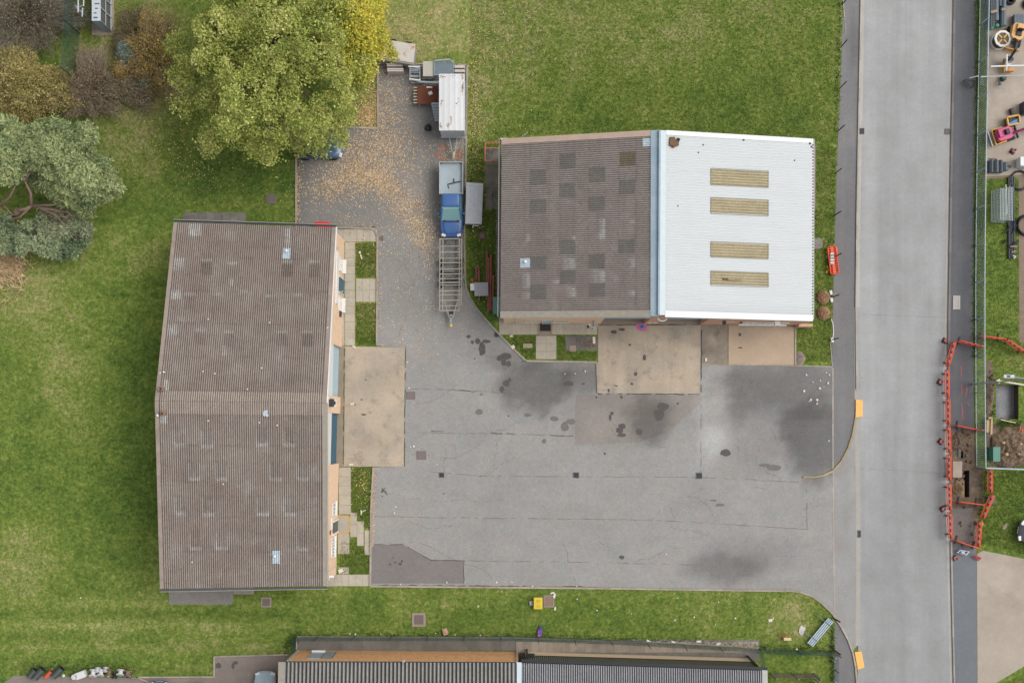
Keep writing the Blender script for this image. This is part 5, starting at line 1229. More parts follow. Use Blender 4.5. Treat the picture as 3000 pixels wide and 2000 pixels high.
# fallen leaves: one uncountable scatter
FL = [leaf_mat('fallen_leaf_%s' % nme, cols, transl=0., noise_sc=2.) for nme, cols in (('tan', [(186, 154, 116), (214, 184, 146), (230, 206, 174)]), ('amber', [(196, 158, 92), (220, 186, 110), (230, 202, 134)]), ('brown', [(142, 112, 84), (168, 136, 104), (188, 158, 128)]))]
X, Y = [], []
def sc(n, cx, cy, sx, sy):
    X.append(RNG.normal(cx, sx, n)); Y.append(RNG.normal(cy, sy, n))
def scl(n, pts, spread):
    P = along(pts, n, spread / S); X.append(P[:, 0] * S + NX); Y.append(NY - P[:, 1] * S)
scl(4200, [(930, 560), (1050, 510), (1130, 540), (1200, 610), (1235, 680), (1248, 730)], 26); sc(2500, 1080, 470, 80, 55); sc(1700, 1130, 300, 40, 80); sc(1000, 1150, 420, 60, 50)
sc(900, 1070, 300, 26, 45); sc(700, 1080, 340, 20, 20); scl(500, [(1020, 420), (1060, 470), (1150, 560)], 22); sc(900, 1000, 560, 90, 70); sc(700, 1150, 660, 90, 120); sc(420, 1170, 850, 80, 120); sc(260, 1230, 960, 70, 100); sc(620, 1180, 120, 60, 60); sc(420, 1250, 60, 120, 60)
sc(500, 1390, 330, 14, 110); sc(120, 1400, 600, 14, 100); scl(420, [(1096, 1372), (1090, 1500), (1089, 1600)], 4); sc(150, 1060, 1400, 16, 40); scl(260, [(872, 480), (873, 655)], 5); scl(200, [(985, 664), (1100, 663), (1112, 700), (1110, 1000)], 5)
sc(300, 520, 420, 70, 60); sc(200, 640, 520, 100, 40); sc(300, 460, 300, 60, 50); scl(320, [(1350, 250), (1345, 480), (1356, 640), (1350, 830)], 8); sc(250, 1330, 450, 25, 20); sc(220, 1440, 150, 60, 80); sc(60, 1500, 400, 60, 30)
x = np.concatenate(X); y = np.concatenate(Y)
roofs = [[(455, 640), (1008, 655), (1005, 1735), (440, 1735)], [(1466, 380), (2385, 380), (2380, 950), (1462, 950)]]
k = np.ones(len(x), bool)
for rp in roofs: k &= ~inpoly(x, y, rp)
x, y = x[k], y[k]; n = len(x)
z = RNG.uniform(.026, .05, n); P = np.stack([(x - NX) / S, (NY - y) / S, z], 1)
V, F = leaves(P, .064, .85, 1.25)
mi = RNG.choice(3, n, p=[.70, .12, .18]); ong = ~inpoly(x, y, YARD); m2 = RNG.choice(3, n, p=[.18, .46, .36]); mi = np.where(ong, m2, mi); o = fast('fallen_leaves', V, F, FL, midx=mi, origin=(0, 0, 0)); o['kind'] = 'stuff'; o['label'] = 'fallen tan and amber leaves scattered over drive and grass'
# ---------------------------------------------------------------- shared looks
RUBBER = M('tyre_rubber', (44, 44, 46), .9, .1); STEEL = M('galvanised_steel', (168, 176, 180), .45, .12, 5, metal=.3); STEEL_D = M('dull_steel', (122, 124, 124), .6, .15, 5, metal=.2)
BLACK = M('black_plastic', (36, 38, 42), .5, .15, 6); ORANGE = M('orange_barrier_plastic', (232, 88, 48), .5, .06, 5); REDP = M('red_barrier_plastic', (220, 66, 60), .5, .06, 5)
REFL_W = M('white_reflective', (226, 220, 220), .4, .04); REFL_R = M('red_reflective', (196, 44, 46), .4, .05); RUST = M('rusty_plate', (118, 66, 44), .85, .18, 3, rgb2=(96, 54, 40), mixscale=1.5)
RUSTB = M('red_oxide_steel', (142, 84, 70), .8, .15, 3, rgb2=(120, 76, 64), mixscale=2); WOOD = M('weathered_timber', (168, 146, 118), .9, .15, 5); CREAM = M('cream_board', (226, 200, 156), .7, .06)
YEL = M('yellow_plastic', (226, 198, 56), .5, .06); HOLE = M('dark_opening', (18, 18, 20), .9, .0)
def hard(name, mbf, mat, label, cat, bevel=0., smooth=False, group=None):
    o = mbf.build(name, mat, bevel=bevel, smooth=smooth); return tag(o, label, cat, group)
# ---------------------------------------------------------------- wheels and cars
def wheel(parent, x, y, r, w, rim=STEEL_D):
    Mx = Matrix.Rotation(R(90), 3, 'Y')
    mb = MB(); mb.lathe([(r * .62, -w / 2), (r * .93, -w / 2), (r, -w * .3), (r, w * .3), (r * .93, w / 2), (r * .62, w / 2)], 20, (x, y, r), Mx); t = mb.build('wheel', RUBBER, parent, smooth=True)
    mb = MB(); mb.lathe([(0, -w * .42), (r * .6, -w * .46), (r * .6, w * .46), (0, w * .42)], 16, (x, y, r), Mx); mb.build('rim', rim, t)
    return t
def ring(y, w, zl, zh, tum=.86, r=.12):
    """closed car body section: sill, flank, shoulder, crown"""
    p = [(w * .82, zl), (w * .97, zl + r), (w, (zl + zh) / 2), (w * .97, zh - r * .7), (w * tum, zh - .012), (w * .45, zh + .02)]
    return [(x, y, z) for x, z in p] + [(-x, y, z) for x, z in p[::-1]]
def car(name, label, paint, L=4.1, Wd=1.74, Ht=1.48, hatch=True, dark=False, cat='car'):
    """front towards +Y"""
    t = thing(name, label, cat); w = Wd / 2; h = L / 2
    mb = MB()
    st = [(-h, w * .70, .42, .70), (-h + .07, w * .86, .30, .86), (-h + .3, w * .96, .22, .95), (-h + .9, w, .2, .96), (0, w, .2, .95), (h - 1.2, w, .2, .92), (h - .7, w * .98, .2, .86), (h - .3, w * .92, .24, .76), (h - .08, w * .78, .30, .64), (h, w * .58, .38, .56)]
    mb.loft([ring(*s) for s in st]); mb.build('body', paint, t, smooth=True)
    # glasshouse
    yb0, yb1, yt0, yt1 = -h + (.16 if hatch else .75), h - 1.05, -h + (.55 if hatch else 1.15), h - 1.85
    def gr(y, z, ww, rr=.10): return [(-ww, y[0] + rr, z), (-ww + rr, y[0], z), (ww - rr, y[0], z), (ww, y[0] + rr, z), (ww, y[1] - rr, z), (ww - rr, y[1], z), (-ww + rr, y[1], z), (-ww, y[1] - rr, z)]
    mb = MB(); mb.loft([gr((yb0, yb1), .90, w * .90), gr((yb0 + (yt0 - yb0) * .85, yb1 + (yt1 - yb1) * .85), Ht - .09, w * .74)]); mb.build('windows', glass_mat('car_glass', (34, 40, 44), .05) if 'car_glass' not in MATS else MATS['car_glass'], t)
    mb = MB(); mb.loft([gr((yt0 - .06, yt1 + .06), Ht - .088, w * .76), gr((yt0, yt1), Ht - .03, w * .72), gr((yt0 + .15, yt1 - .15), Ht, w * .55)]); mb.build('roof', paint, t, smooth=True)
    for sx in (-1, 1):
        for (ya, yb) in ((yb0 + .12, yt0 + .05), (yb1 - .08, yt1 - .02)):
            mb = MB(); mb.bar((sx * w * .885, ya, .93), (sx * w * .735, yb, Ht - .07), .07, .05); mb.build('pillar', paint, t)
    for sx in (-1, 1):
        for y in (-h + .75, h - .78): wheel(t, sx * (w - .10), y, .31, .2)
        mb = MB(); mb.box((sx * w * .68, h - .2, .66), (.34, .26, .14), sx * -.35); mb.build('headlight', M('headlight_glass', (222, 226, 228), .15, .02), t, bevel=.03)
        mb = MB(); mb.box((sx * w * .76, -h + .12, .80), (.2, .14, .26)); mb.build('tail_light', M('tail_light_red', (150, 30, 30), .3, .05), t, bevel=.02)
        mb = MB(); mb.box((sx * (w + .09), h - 1.45, .98), (.2, .12, .13)); mb.build('wing_mirror', paint if not dark else BLACK, t, bevel=.03)
    mb = MB(); mb.box((0, h - .01, .5), (.52, .03, .12)); mb.build('number_plate', M('plain_plate', (226, 226, 222), .5), t)
    mb = MB(); mb.box((0, -h - .01, .66), (.52, .03, .12)); mb.build('number_plate', M('yellow_plate', (226, 190, 50), .5), t)
    return t
def paint(name, rgb, rough=.25): return M(name, rgb, rough, .12, 3, spec=.5)
c = car('parked_car', 'dark blue hatchback half hidden under the big green tree', paint('dark_blue_paint', (70, 96, 124)), 3.55, 1.68, 1.5, dark=True); place(c, G(938, 437, 0), R(-90))
mb = MB(); mb.box((0, 1.12, .90), (1.2, .10, .015)); 
c = car('parked_car', 'silver blue hatchback nosing up beside the orange brick workshop', paint('silver_blue_paint', (172, 190, 202)), 4.0, 1.62, 1.5); place(c, G(783, 2040, 0), R(0))
c = car('parked_car', 'dark blue car whose roof just shows at the bottom edge, beside the drums', paint('mid_blue_paint', (76, 106, 134)), 4.0, 1.66, 1.5); place(c, G(474, 2070, 0), 0)
c = car('parked_car', 'bright blue car barely showing at the bottom edge near the small car park', paint('bright_blue_paint', (56, 112, 164)), 4.2, 1.7, 1.5); place(c, G(582, 2082, 0), R(3))
c = car('parked_car', 'dark grey car cut by the right edge on the lower lawn', paint('charcoal_paint', (86, 88, 92)), 4.0, 1.66, 1.48); place(c, G(3052, 1566, 0), R(78))
# ---------------------------------------------------------------- blue pickup
t = thing('pickup_truck', 'blue dropside pickup truck with an empty pale load bed on the drive', 'pickup truck'); PB = paint('pickup_blue', (62, 102, 160), .4)
LB = 5.35; h = LB / 2
mb = MB(); mb.loft([ring(y, w, zl, zh) for y, w, zl, zh in ((-.38, .80, .32, .98), (.6, .82, .3, 1.0), (1.35, .83, .3, 1.0), (1.75, .83, .3, .99), (2.2, .80, .32, .93), (2.5, .74, .36, .84), (2.64, .62, .42, .7), (h, .5, .45, .62))]); mb.build('body', PB, t, smooth=True)
def gr(y0, y1, z, ww, rr=.08): return [(-ww, y0 + rr, z), (-ww + rr, y0, z), (ww - rr, y0, z), (ww, y0 + rr, z), (ww, y1 - rr, z), (ww - rr, y1, z), (-ww + rr, y1, z), (-ww, y1 - rr, z)]
mb = MB(); mb.loft([gr(-.36, 1.52, .97, .76), gr(-.28, .78, 1.62, .62)]); mb.build('windows', glass_mat('pickup_glass', (120, 164, 164), .12), t)
mb = MB(); mb.loft([gr(-.33, .66, 1.60, .66), gr(-.30, .60, 1.68, .63), gr(-.2, .48, 1.71, .5)]); mb.build('roof', PB, t, smooth=True)
for sx in (-1, 1):
    mb = MB(); mb.bar((sx * .73, 1.45, 1.0), (sx * .62, .70, 1.63), .08, .06); mb.build('pillar', PB, t); mb = MB(); mb.bar((sx * .75, -.33, 1.0), (sx * .63, -.27, 1.63), .09, .06); mb.build('pillar', PB, t)
mb = MB(); mb.bar((-.7, -.35, 1.1), (.7, -.35, 1.1), .05, .2); mb.build('cab_back', PB, t)
mb = MB(); mb.bar((-.6, 1.60, 1.025), (-.42, 2.45, .93), .018, .02); mb.bar((.6, 1.60, 1.025), (.42, 2.45, .93), .018, .02); mb.bar((-.42, 2.46, .925), (.42, 2.46, .925), .018, .02); mb.build('bonnet_seam', M('seam_dark', (24, 44, 84), .6), t)
mb = MB(); mb.bar((-.58, 1.56, 1.0), (.58, 1.56, 1.0), .16, .03); mb.build('wiper_cowl', BLACK, t)
for sx in (-1, 1):
    for y in (-1.62, 1.72): wheel(t, sx * .72, y, .36, .22)
    mb = MB(); mb.box((sx * .56, 2.52, .78), (.3, .22, .16), -sx * .35); mb.build('headlight', M('headlight_glass', (222, 226, 228), .15, .02), t, bevel=.03)
    mb = MB(); mb.box((sx * .93, 1.02, 1.08), (.2, .10, .2)); mb.build('wing_mirror', PB, t, bevel=.02)
    mb = MB(); mb.box((sx * .72, -h + .02, .8), (.2, .06, .1)); mb.build('tail_light', M('tail_light_red', (150, 30, 30), .3, .05), t)
mb = MB(); mb.box((0, -1.55, .62), (.8, 2.2, .16)); mb.box((0, 2.66, .5), (1.3, .1, .18)); mb.build('chassis', BLACK, t)
BEDC = M('pale_grey_bed', (176, 190, 198), .5, .05, 2, rgb2=(164, 178, 184), mixscale=1); mb = MB(); mb.box((0, -1.54, .82), (1.62, 2.26, .06)); bd = mb.build('load_bed', BEDC, t)
SIDEM = M('dropside_metal', (186, 190, 186), .5, .1, 5)
for nme, cc, dd in (('dropside', (-.835, -1.54, 1.0), (.045, 2.30, .36)), ('dropside', (.835, -1.54, 1.0), (.045, 2.30, .36)), ('tailgate', (0, -2.69, 1.0), (1.72, .045, .36)), ('headboard', (0, -.40, 1.08), (1.72, .05, .5))):
    mb = MB(); mb.box(cc, dd); mb.build(nme, SIDEM, t, bevel=.008)
mb = MB(); mb.box((0, -h + .0, .6), (.5, .03, .11)); mb.build('number_plate', MATS['yellow_plate'], t)
pickup = place(t, (G(1322, 586, .9).x, G(1322, 586, .9).y, .012), R(180))
mb = MB(); a, b = G(1312, 540, .98), G(1350, 531, .98); mb.tube([G(1315, 552, .90), G(1312, 540, .92), b], .035, 6); mb.tube([G(1331, 536, .95), G(1329, 523, .95)], .03, 6)
hard('lashing_bar', mb, BLACK, 'black bent bar lying in the blue pickup\'s load bed', 'metal bar')
# ---------------------------------------------------------------- white box trailer
t = thing('box_trailer', 'tall white box trailer with a leaf-stained roof at the drive\'s north end', 'trailer', tuple(G(1326, 312, 0)))
a, b = G(1287, 217, 2.4), G(1361, 382, 2.4); x0, x1, y0, y1 = a.x, b.x, b.y, a.y
BOXW = M('trailer_white', (218, 219, 220), .45, .04, 1.5); mb = MB(); mb.box(((x0 + x1) / 2, (y0 + y1) / 2, 1.45), (x1 - x0 - .04, y1 - y0 - .04, 1.84)); mb.build('body', M('trailer_wall', (204, 207, 214), .5, .04, 2), t, bevel=.03)
mb = MB()
n = 14
for i in range(n):
    xa, xb = x0 + (x1 - x0) * i / n, x0 + (x1 - x0) * (i + 1) / n; za = 2.375 + .03 * math.sin(math.pi * i / n) + (.012 if i % 3 == 0 else 0); zb = 2.375 + .03 * math.sin(math.pi * (i + 1) / n) + (.012 if (i + 1) % 3 == 0 else 0)
    mb.add([(xa, y0, za), (xb, y0, zb), (xb, y1, zb), (xa, y1, za)], [(0, 1, 2, 3)])
mb.add([(x0, y0, 2.30), (x1, y0, 2.30), (x1, y1, 2.30), (x0, y1, 2.30)], [(3, 2, 1, 0)]); mb.bar((x0, y0, 2.35), (x0, y1, 2.35), .03, .09); mb.bar((x1, y0, 2.35), (x1, y1, 2.35), .03, .09); mb.bar((x0, y0, 2.35), (x1, y0, 2.35), .03, .09); mb.bar((x0, y1, 2.35), (x1, y1, 2.35), .03, .09)
rf = mb.build('roof', BOXW, t)
V, F = leaves(np.array([(*G(x + random.gauss(0, s), y + random.gauss(0, s2), 2.4)[:2], 2.425) for x, y, n_, s, s2 in ((1355, 240, 26, 1.6, 12), (1354, 262, 12, 1.2, 5), (1292, 300, 8, 1.5, 8), (1322, 350, 14, 2, 8), (1313, 366, 12, 2, 4), (1292, 368, 8, 1, 6), (1330, 225, 8, 6, 2), (1296, 224, 8, 4, 2), (1340, 290, 6, 3, 10)) for _ in range(n_)]), .07, .9, 1.3)
fast('leaf_stains', V, F, FL[2], parent=rf)['kind'] = 'stuff'
mb = MB(); mb.box(((x0 + x1) / 2, (y0 + y1) / 2, .5), (x1 - x0 - .1, y1 - y0 + .05, .1)); mb.box(((x0 + x1) / 2, y0 - .04, .55), (x1 - x0, .10, .08)); mb.build('chassis', STEEL, t)
cx = (x0 + x1) / 2; tipc = G(1329, 460, .5)
mb = MB(); mb.bar((cx - .35, y0 + .3, .48), tipc + Vector((-.06, .1, 0)), .06, .08); mb.bar((cx + .33, y0 + .3, .48), tipc + Vector((.06, .1, 0)), .06, .08); db = mb.build('drawbar', STEEL, t)
mb = MB(); mb.tube([tipc + Vector((0, .35, .08)), tipc + Vector((0, -.1, .06))], .05); mb.build('coupling', CREAM, db); mb = MB(); mb.tube([tipc + Vector((.05, .5, -.45)), tipc + Vector((.05, .5, .3))], .035); mb.lathe([(.1, 0), (.1, .07)], 10, tipc + Vector((.05, .5, -.48))); mb.build('jockey_wheel', STEEL, db)
for sx in (x0 + .1, x1 - .1):
    for yy in (y0 + 1.6, y0 + 2.4):
        mbw = MB(); Mx = Matrix.Rotation(R(90), 3, 'Y'); mbw.lathe([(.17, -.09), (.27, -.09), (.29, 0), (.27, .09), (.17, .09)], 16, (sx, yy, .30), Mx); w_ = mbw.build('wheel', RUBBER, t); mbw = MB(); mbw.lathe([(0, -.07), (.16, -.08), (.16, .08), (0, .07)], 12, (sx, yy, .30), Mx); mbw.build('rim', STEEL, w_)
# ---------------------------------------------------------------- bare frame trailer
t = thing('frame_trailer', 'bare metal ladder frame trailer with no deck behind the blue pickup', 'trailer', tuple(G(1320, 810, 0)))
FRM = M('pale_frame_steel', (176, 168, 156), .6, .1, 4); z = .62
mb = MB()
for x, zz in ((1289, z + .1), (1298, z), (1346, z), (1352, z + .1)): mb.bar(G(x, 699, zz), G(x - (1 if x < 1320 else 1), 911 if x != 1352 else 895, zz), .055, .10)
mb.build('long_rail', FRM, t)
for i, y in enumerate((700, 722, 739, 757, 770, 789, 803, 817, 828, 835, 852, 864, 880, 896, 910)):
    mb = MB(); mb.bar(G(1287, y, z + .06), G(1352 if 720 < y < 896 else 1346, y - 1, z + .06), .05 if i % 2 else .065, .06); mb.build('cross_member', FRM, t)
mb = MB(); 
for x in (1311, 1322): mb.bar(G(x, 739, z - .1), G(x, 775, z - .1), .05, .05)
for i in range(5): mb.bar(G(1311 + i * 5, 701, z - .08), G(1311 + i * 5, 713, z - .08), .05, .05)
mb.bar(G(1309, 715, z - .08), G(1333, 715, z - .08), .04, .05); mb.bar(G(1309, 794, z - .1), G(1332, 794, z - .1), .05, .05); mb.build('rear_rack', STEEL_D, t)
tip = G(1321, 945, .5)
mb = MB(); mb.bar(G(1302, 880, z - .08), tip + Vector((-.1, .3, 0)), .06, .08); mb.bar(G(1341, 880, z - .08), tip + Vector((.12, .3, 0)), .06, .08); db = mb.build('drawbar', FRM, t)
mb = MB(); mb.bar(tip + Vector((0, .6, 0)), tip, .12, .10); mb.build('coupling', STEEL, db)
mb = MB(); mb.tube([G(1322, 928, .1), G(1322, 928, .75)], .045); mb.box(G(1322, 916, .55), (.3, .2, .12)); mb.build('jockey_wheel', BLACK, db)
mb = MB(); mb.tube([tip + Vector((0, -.08, 0)), tip + Vector((0, -.3, .02))], [.07, .09], 10); mb.build('coupling_cover', M('yellow_cover', (232, 200, 96), .6), db)
for x in (1293, 1349):
    for y in (770, 800, 832):
        c_ = G(x, y, .29); mb = MB(); mb.lathe([(.17, -.11), (.26, -.11), (.29, 0), (.26, .11), (.17, .11)], 16, c_, Matrix.Rotation(R(90), 3, 'Y')); w_ = mb.build('wheel', RUBBER, t); mb = MB(); mb.lathe([(0, -.08), (.16, -.09), (.16, .09), (0, .08)], 12, c_, Matrix.Rotation(R(90), 3, 'Y')); mb.build('rim', STEEL_D, w_)
for y in (770, 800, 832):
    mb = MB(); mb.tube([G(1293, y, .29), G(1349, y, .29)], .045); mb.build('axle', BLACK, t)
mb = MB(); mb.box(G(1325, 818, z - .2), (.9, .22, .1)); mb.build('tool_tray', BLACK, t)
# ---------------------------------------------------------------- clutter at the north end of the drive
t = thing('plant_trailer', 'rust-stained flat topped trailer box with a pointed nose beside the yellow tree', 'trailer', tuple(G(1160, 150, 0)))
top = [(1106, 112), (1217, 130), (1211, 185), (1122, 170), (1103, 166), (1096, 140)]; zt = 1.25
q = [G(x, y, zt) for x, y in top]
mb = MB(); mb.prism([(p.x * .995, p.y * .995 - .0) for p in q], .45, zt - .05); mb.build('body', M('trailer_grey_side', (150, 146, 140), .7, .1), t)
mb = MB(); mb.prism([(p.x, p.y) for p in q], zt - .048, zt); mb.build('lid', M('rust_stained_lid', (206, 198, 188), .7, .06, 2, rgb2=(176, 128, 92), mixscale=1.9, mixlo=.55, mixhi=.68), t, bevel=.015)
for x, y in ((1140, 182), (1185, 190), (1150, 122), (1195, 130)): mb = MB(); c_ = G(x, y, .3); mb.lathe([(.0, -.1), (.3, -.1), (.3, .1), (0, .1)], 14, c_, Matrix.Rotation(R(90), 3, 'X')); mb.build('wheel', RUBBER, t)
mb = MB(); mb.tube([G(1100, 120, .9), G(1099, 105, 1.3), G(1108, 95, 1.3), G(1108, 112, .9)], .03, 6); mb.build('hand_rail', STEEL, t)
def bundle(name, label, x0, y0, x1, y1, z1, n, mat, along_x=True, lift=.05, cat='stack', gap=.2):
    """a strapped stack of boards or bars"""
    t = thing(name, label, cat, tuple(G((x0 + x1) / 2, (y0 + y1) / 2, 0))); a, b = G(x0, y1, z1), G(x1, y0, z1); mb = MB()
    for i in range(n):
        if along_x:
            w = (b.y - a.y) / n; mb.box(((a.x + b.x) / 2 + random.uniform(-.04, .04), a.y + w * (i + .5), (lift + z1) / 2), (b.x - a.x, w * (1 - gap), z1 - lift + random.uniform(-.02, .02)))
        else:
            w = (b.x - a.x) / n; mb.box((a.x + w * (i + .5), (a.y + b.y) / 2 + random.uniform(-.04, .04), (lift + z1) / 2), (w * (1 - gap), b.y - a.y, z1 - lift + random.uniform(-.02, .02)))
    mb.build('boards', mat, t)
    mb = MB()
    for f in (.2, .8):
        if along_x: mb.box((a.x + (b.x - a.x) * f, (a.y + b.y) / 2, lift / 2), (.1, b.y - a.y, lift))
        else: mb.box(((a.x + b.x) / 2, a.y + (b.y - a.y) * f, lift / 2), (b.x - a.x, .1, lift))
    mb.build('bearers', WOOD, t)
    return t
PALEB = M('pale_pallet_board', (206, 196, 186), .8, .1, 6)
bundle('board_stack', 'northern of two pale board stacks under the rust-stained trailer', 1133, 186, 1179, 195, .8, 2, PALEB); bundle('board_stack', 'southern of two pale board stacks under the rust-stained trailer', 1133, 199, 1180, 210, .8, 2, PALEB)
def stillage(name, label, x0, y0, x1, y1, zb, mat, nbar=6, bars_y=True, cat='cage'):
    t = thing(name, label, cat, tuple(G((x0 + x1) / 2, (y0 + y1) / 2, 0))); a, b = G(x0, y1, zb), G(x1, y0, zb); mb = MB()
    for x in (a.x, b.x):
        for y in (a.y, b.y): mb.bar((x, y, 0), (x, y, zb), .06, .06)
    mb.build('post', mat, t)
    mb = MB()
    for zz in (.15, zb):
        for y in (a.y, b.y): mb.bar((a.x, y, zz), (b.x, y, zz), .05, .05)
        for x in (a.x, b.x): mb.bar((x, a.y, zz - .002), (x, b.y, zz - .002), .05, .05)
    mb.build('frame', mat, t)
    mb = MB()
    for i in range(1, nbar):
        f = i / nbar
        if bars_y: mb.bar((a.x + (b.x - a.x) * f, a.y, zb - .01), (a.x + (b.x - a.x) * f, b.y, zb - .01), .03, .03)
        else: mb.bar((a.x, a.y + (b.y - a.y) * f, zb - .01), (b.x, a.y + (b.y - a.y) * f, zb - .01), .03, .03)
    mb.build('mesh', mat, t)
    return t
stillage('steel_stillage', 'open galvanised stillage frame west of the beige crate', 1201, 192, 1230, 234, 1.0, STEEL, 4, False)
mb = MB(); mb.box(G(1214, 206, .55), (.62, .22, .08)); mb.box(G(1214, 224, .4), (.62, .16, .08)); hard('grey_plank', mb, M('grey_plank', (176, 186, 190), .6, .06), 'pale grey planks laid inside the open stillage frame', 'planks')
for i, (a, b, lb) in enumerate((((1197, 195), (1228, 197), 'short white pole lying across the stillage frame\'s top end'), ((1199, 232), (1232, 236), 'short white pole lying across the stillage frame\'s lower end'))):
    mb = MB(); mb.tube([G(*a, 1.08), G(*b, 1.08)], .06, 8); hard('white_pole', mb, OFFW, lb, 'pole')
mb = MB(); a, b = G(1240, 223, 1.0), G(1269, 181, 1.0); mb.box(((a.x + b.x) / 2, (a.y + b.y) / 2, .5), (b.x - a.x, b.y - a.y, .96)); mb.box(((a.x + b.x) / 2, (a.y + b.y) / 2, .99), (b.x - a.x + .05, b.y - a.y + .05, .04)); hard('beige_crate', mb, M('beige_lid', (190, 184, 170), .7, .08, 4), 'square beige lidded crate beside the grey grating stack', 'crate', .01)
t = stillage('grating_stack', 'blue grey grating panels stacked north of the white box trailer', 1272, 178, 1328, 220, 1.1, M('blue_grey_steel', (150, 166, 176), .5, .1, 5), 14, False, 'grating stack')
mb = MB(); a, b = G(1272, 220, 1.0), G(1320, 182, 1.0); mb.box(((a.x + b.x) / 2, (a.y + b.y) / 2, .98), (b.x - a.x - .08, b.y - a.y - .08, .03)); mb.build('backing_sheet', M('blue_grey_sheet', (128, 142, 150), .6, .1, 4), t)
mb = MB(); mb.bar(G(1276, 178, 1.3), G(1319, 174, 1.3), .09, .06); mb.bar(G(1320, 176, 1.25), G(1329, 186, 1.25), .06, .06); hard('steel_angle', mb, STEEL, 'bright steel angle lying along the top of the grating stack', 'steel bar')
for y, lb in ((199, 'white timber beam pair end sticking out east of the grating stack'), (211, 'pale concrete beam end just behind the white trailer\'s corner')):
    mb = MB(); mb.box(G(1347, y, .3), (.75, .17, .5)); mb.box(G(1346, y - 4, .3), (.7, .05, .4)); hard('beam', mb, PALEB, lb, 'beam', .01)
mb = MB(); mb.bar(G(1222, 240, .6), G(1290, 243, .6), .13, .13); mb.bar(G(1222, 240, .6), G(1222, 240, 0), .1, .1); mb.bar(G(1286, 243, .6), G(1286, 243, 0), .1, .1); hard('scaffold_rail', mb, STEEL, 'grey scaffold rail standing between the stillage and the rusty plate', 'rail')
for x, lb in ((1244, 'western of two small grey hoop stands by the rusty plate'), (1261, 'eastern of two small grey hoop stands by the rusty plate')):
    mb = MB(); mb.tube([G(x - 7, 238, .0), G(x - 7, 230, .8), G(x + 7, 230, .8), G(x + 7, 238, 0)], .03, 6); hard('hoop_stand', mb, STEEL_D, lb, 'hoop stand')
mb = MB(); a, b = G(1223, 305, .7), G(1284, 252, .7); mb.box(((a.x + b.x) / 2, (a.y + b.y) / 2, .66), (b.x - a.x, b.y - a.y, .05)); tp = thing('rusty_plate_pallet', 'rusty brown steel plate on a pallet west of the white trailer', 'steel plate', (((a.x + b.x) / 2), (a.y + b.y) / 2, 0))
mb.build('plate', RUST, tp, bevel=.01); mb = MB()
for i in range(6): yy = a.y + .12 + i * .22; mb.box(((a.x + b.x) / 2 - .15, yy, .52), (b.x - a.x + .3, .09, .2))
for sx in (a.x + .1, b.x - .1): mb.box((sx, (a.y + b.y) / 2, .2), (.1, b.y - a.y, .4))
mb.build('pallet', M('pale_pallet', (190, 172, 150), .9, .12), tp)
mb = MB(); mb.box(G(1261, 273, .71), (.28, .24, .01), .4); mb.box(G(1258, 256, .71), (.42, .1, .02)); hard('paper_scrap', mb, OFFW, 'white paper scraps lying on the rusty brown plate', 'paper')
t = thing('aluminium_steps', 'blue grey aluminium steps tilted against the white trailer\'s west side', 'steps', tuple(G(1276, 330, 0)))
mb = MB(); mb.bar(G(1264, 303, .9), G(1275, 354, .5), .05, .08); mb.bar(G(1287, 303, 1.2), G(1287, 354, .7), .05, .08); mb.build('side_rail', STEEL, t)
for i in range(7):
    f = i / 6; mb = MB(); mb.bar(G(1265 + 10 * f, 304 + 48 * f, .92 - .38 * f), G(1287, 304 + 48 * f, 1.18 - .45 * f), .16, .03); mb.build('tread', M('aluminium_tread', (172, 182, 194), .45, .06), t)
mb = MB(); c_ = G(1255, 376, 0)
for k in range(1): mb.lathe([(.2, 0), (.26, .08), (.24, .25), (.14, .36), (.06, .42), (.03, .45)], 12, c_)
for i, v in enumerate(mb.v): f = 1 + .18 * fbm(v[0] * 300, v[1] * 300, .02, v[2]); mb.v[i] = (c_.x + (v[0] - c_.x) * f, c_.y + (v[1] - c_.y) * f, v[2])
hard('rubbish_bag', mb, M('black_bag', (40, 42, 46), .35, .1, 6), 'black rubbish bag left on the drive west of the white trailer', 'bag', smooth=True)
# grey lidded trailer on the grass
t = thing('covered_trailer', 'low trailer with a ribbed pale grey lid on the grass beside the pickup', 'trailer', tuple(G(1390, 595, 0)))
q = [G(x, y, 1.0) for x, y in ((1366, 534), (1416, 537), (1411, 656), (1363, 655))]
mb = MB(); mb.prism([(p.x, p.y) for p in q], .42, .94); mb.build('body', M('grey_trailer_side', (148, 152, 156), .6, .08), t)
mb = MB(); mb.prism([(p.x * 1., p.y) for p in q], .943, .985)
for f in (.12, .3, .5, .7, .88):
    a, b = q[0].lerp(q[1], f), q[3].lerp(q[2], f); a.z = b.z = .995; mb.bar(a + Vector((0, -.3, 0)), b + Vector((0, .15, 0)), .10, .03)
a, b = q[0].copy(), q[1].copy(); a.z = b.z = .997; mb.bar(a + Vector((.04, -.2, 0)), b + Vector((-.04, -.2, 0)), .06, .03); mb.build('lid', M('pale_grey_lid', (186, 190, 194), .6, .06, 3, rgb2=(168, 174, 180), mixscale=3), t, bevel=.01)
mb = MB(); mb.bar(G(1387, 655, .5), G(1385, 668, .45), .06, .06); mb.bar(G(1386, 660, .6), G(1402, 662, .6), .05, .05); mb.build('drawbar', OFFW, t)
for x, y in ((1370, 600), (1409, 600)): mb = MB(); mb.lathe([(0, -.08), (.24, -.08), (.24, .08), (0, .08)], 14, G(x, y, .24), Matrix.Rotation(R(90), 3, 'Y')); mb.build('wheel', RUBBER, t)
mb = MB(); mb.lathe([(.07, 0), (.05, .04), (0, .06)], 8, G(1386, 676, 0)); hard('litter_scrap', mb, OFFW, 'white scrap below the grey lidded trailer\'s drawbar', 'litter')
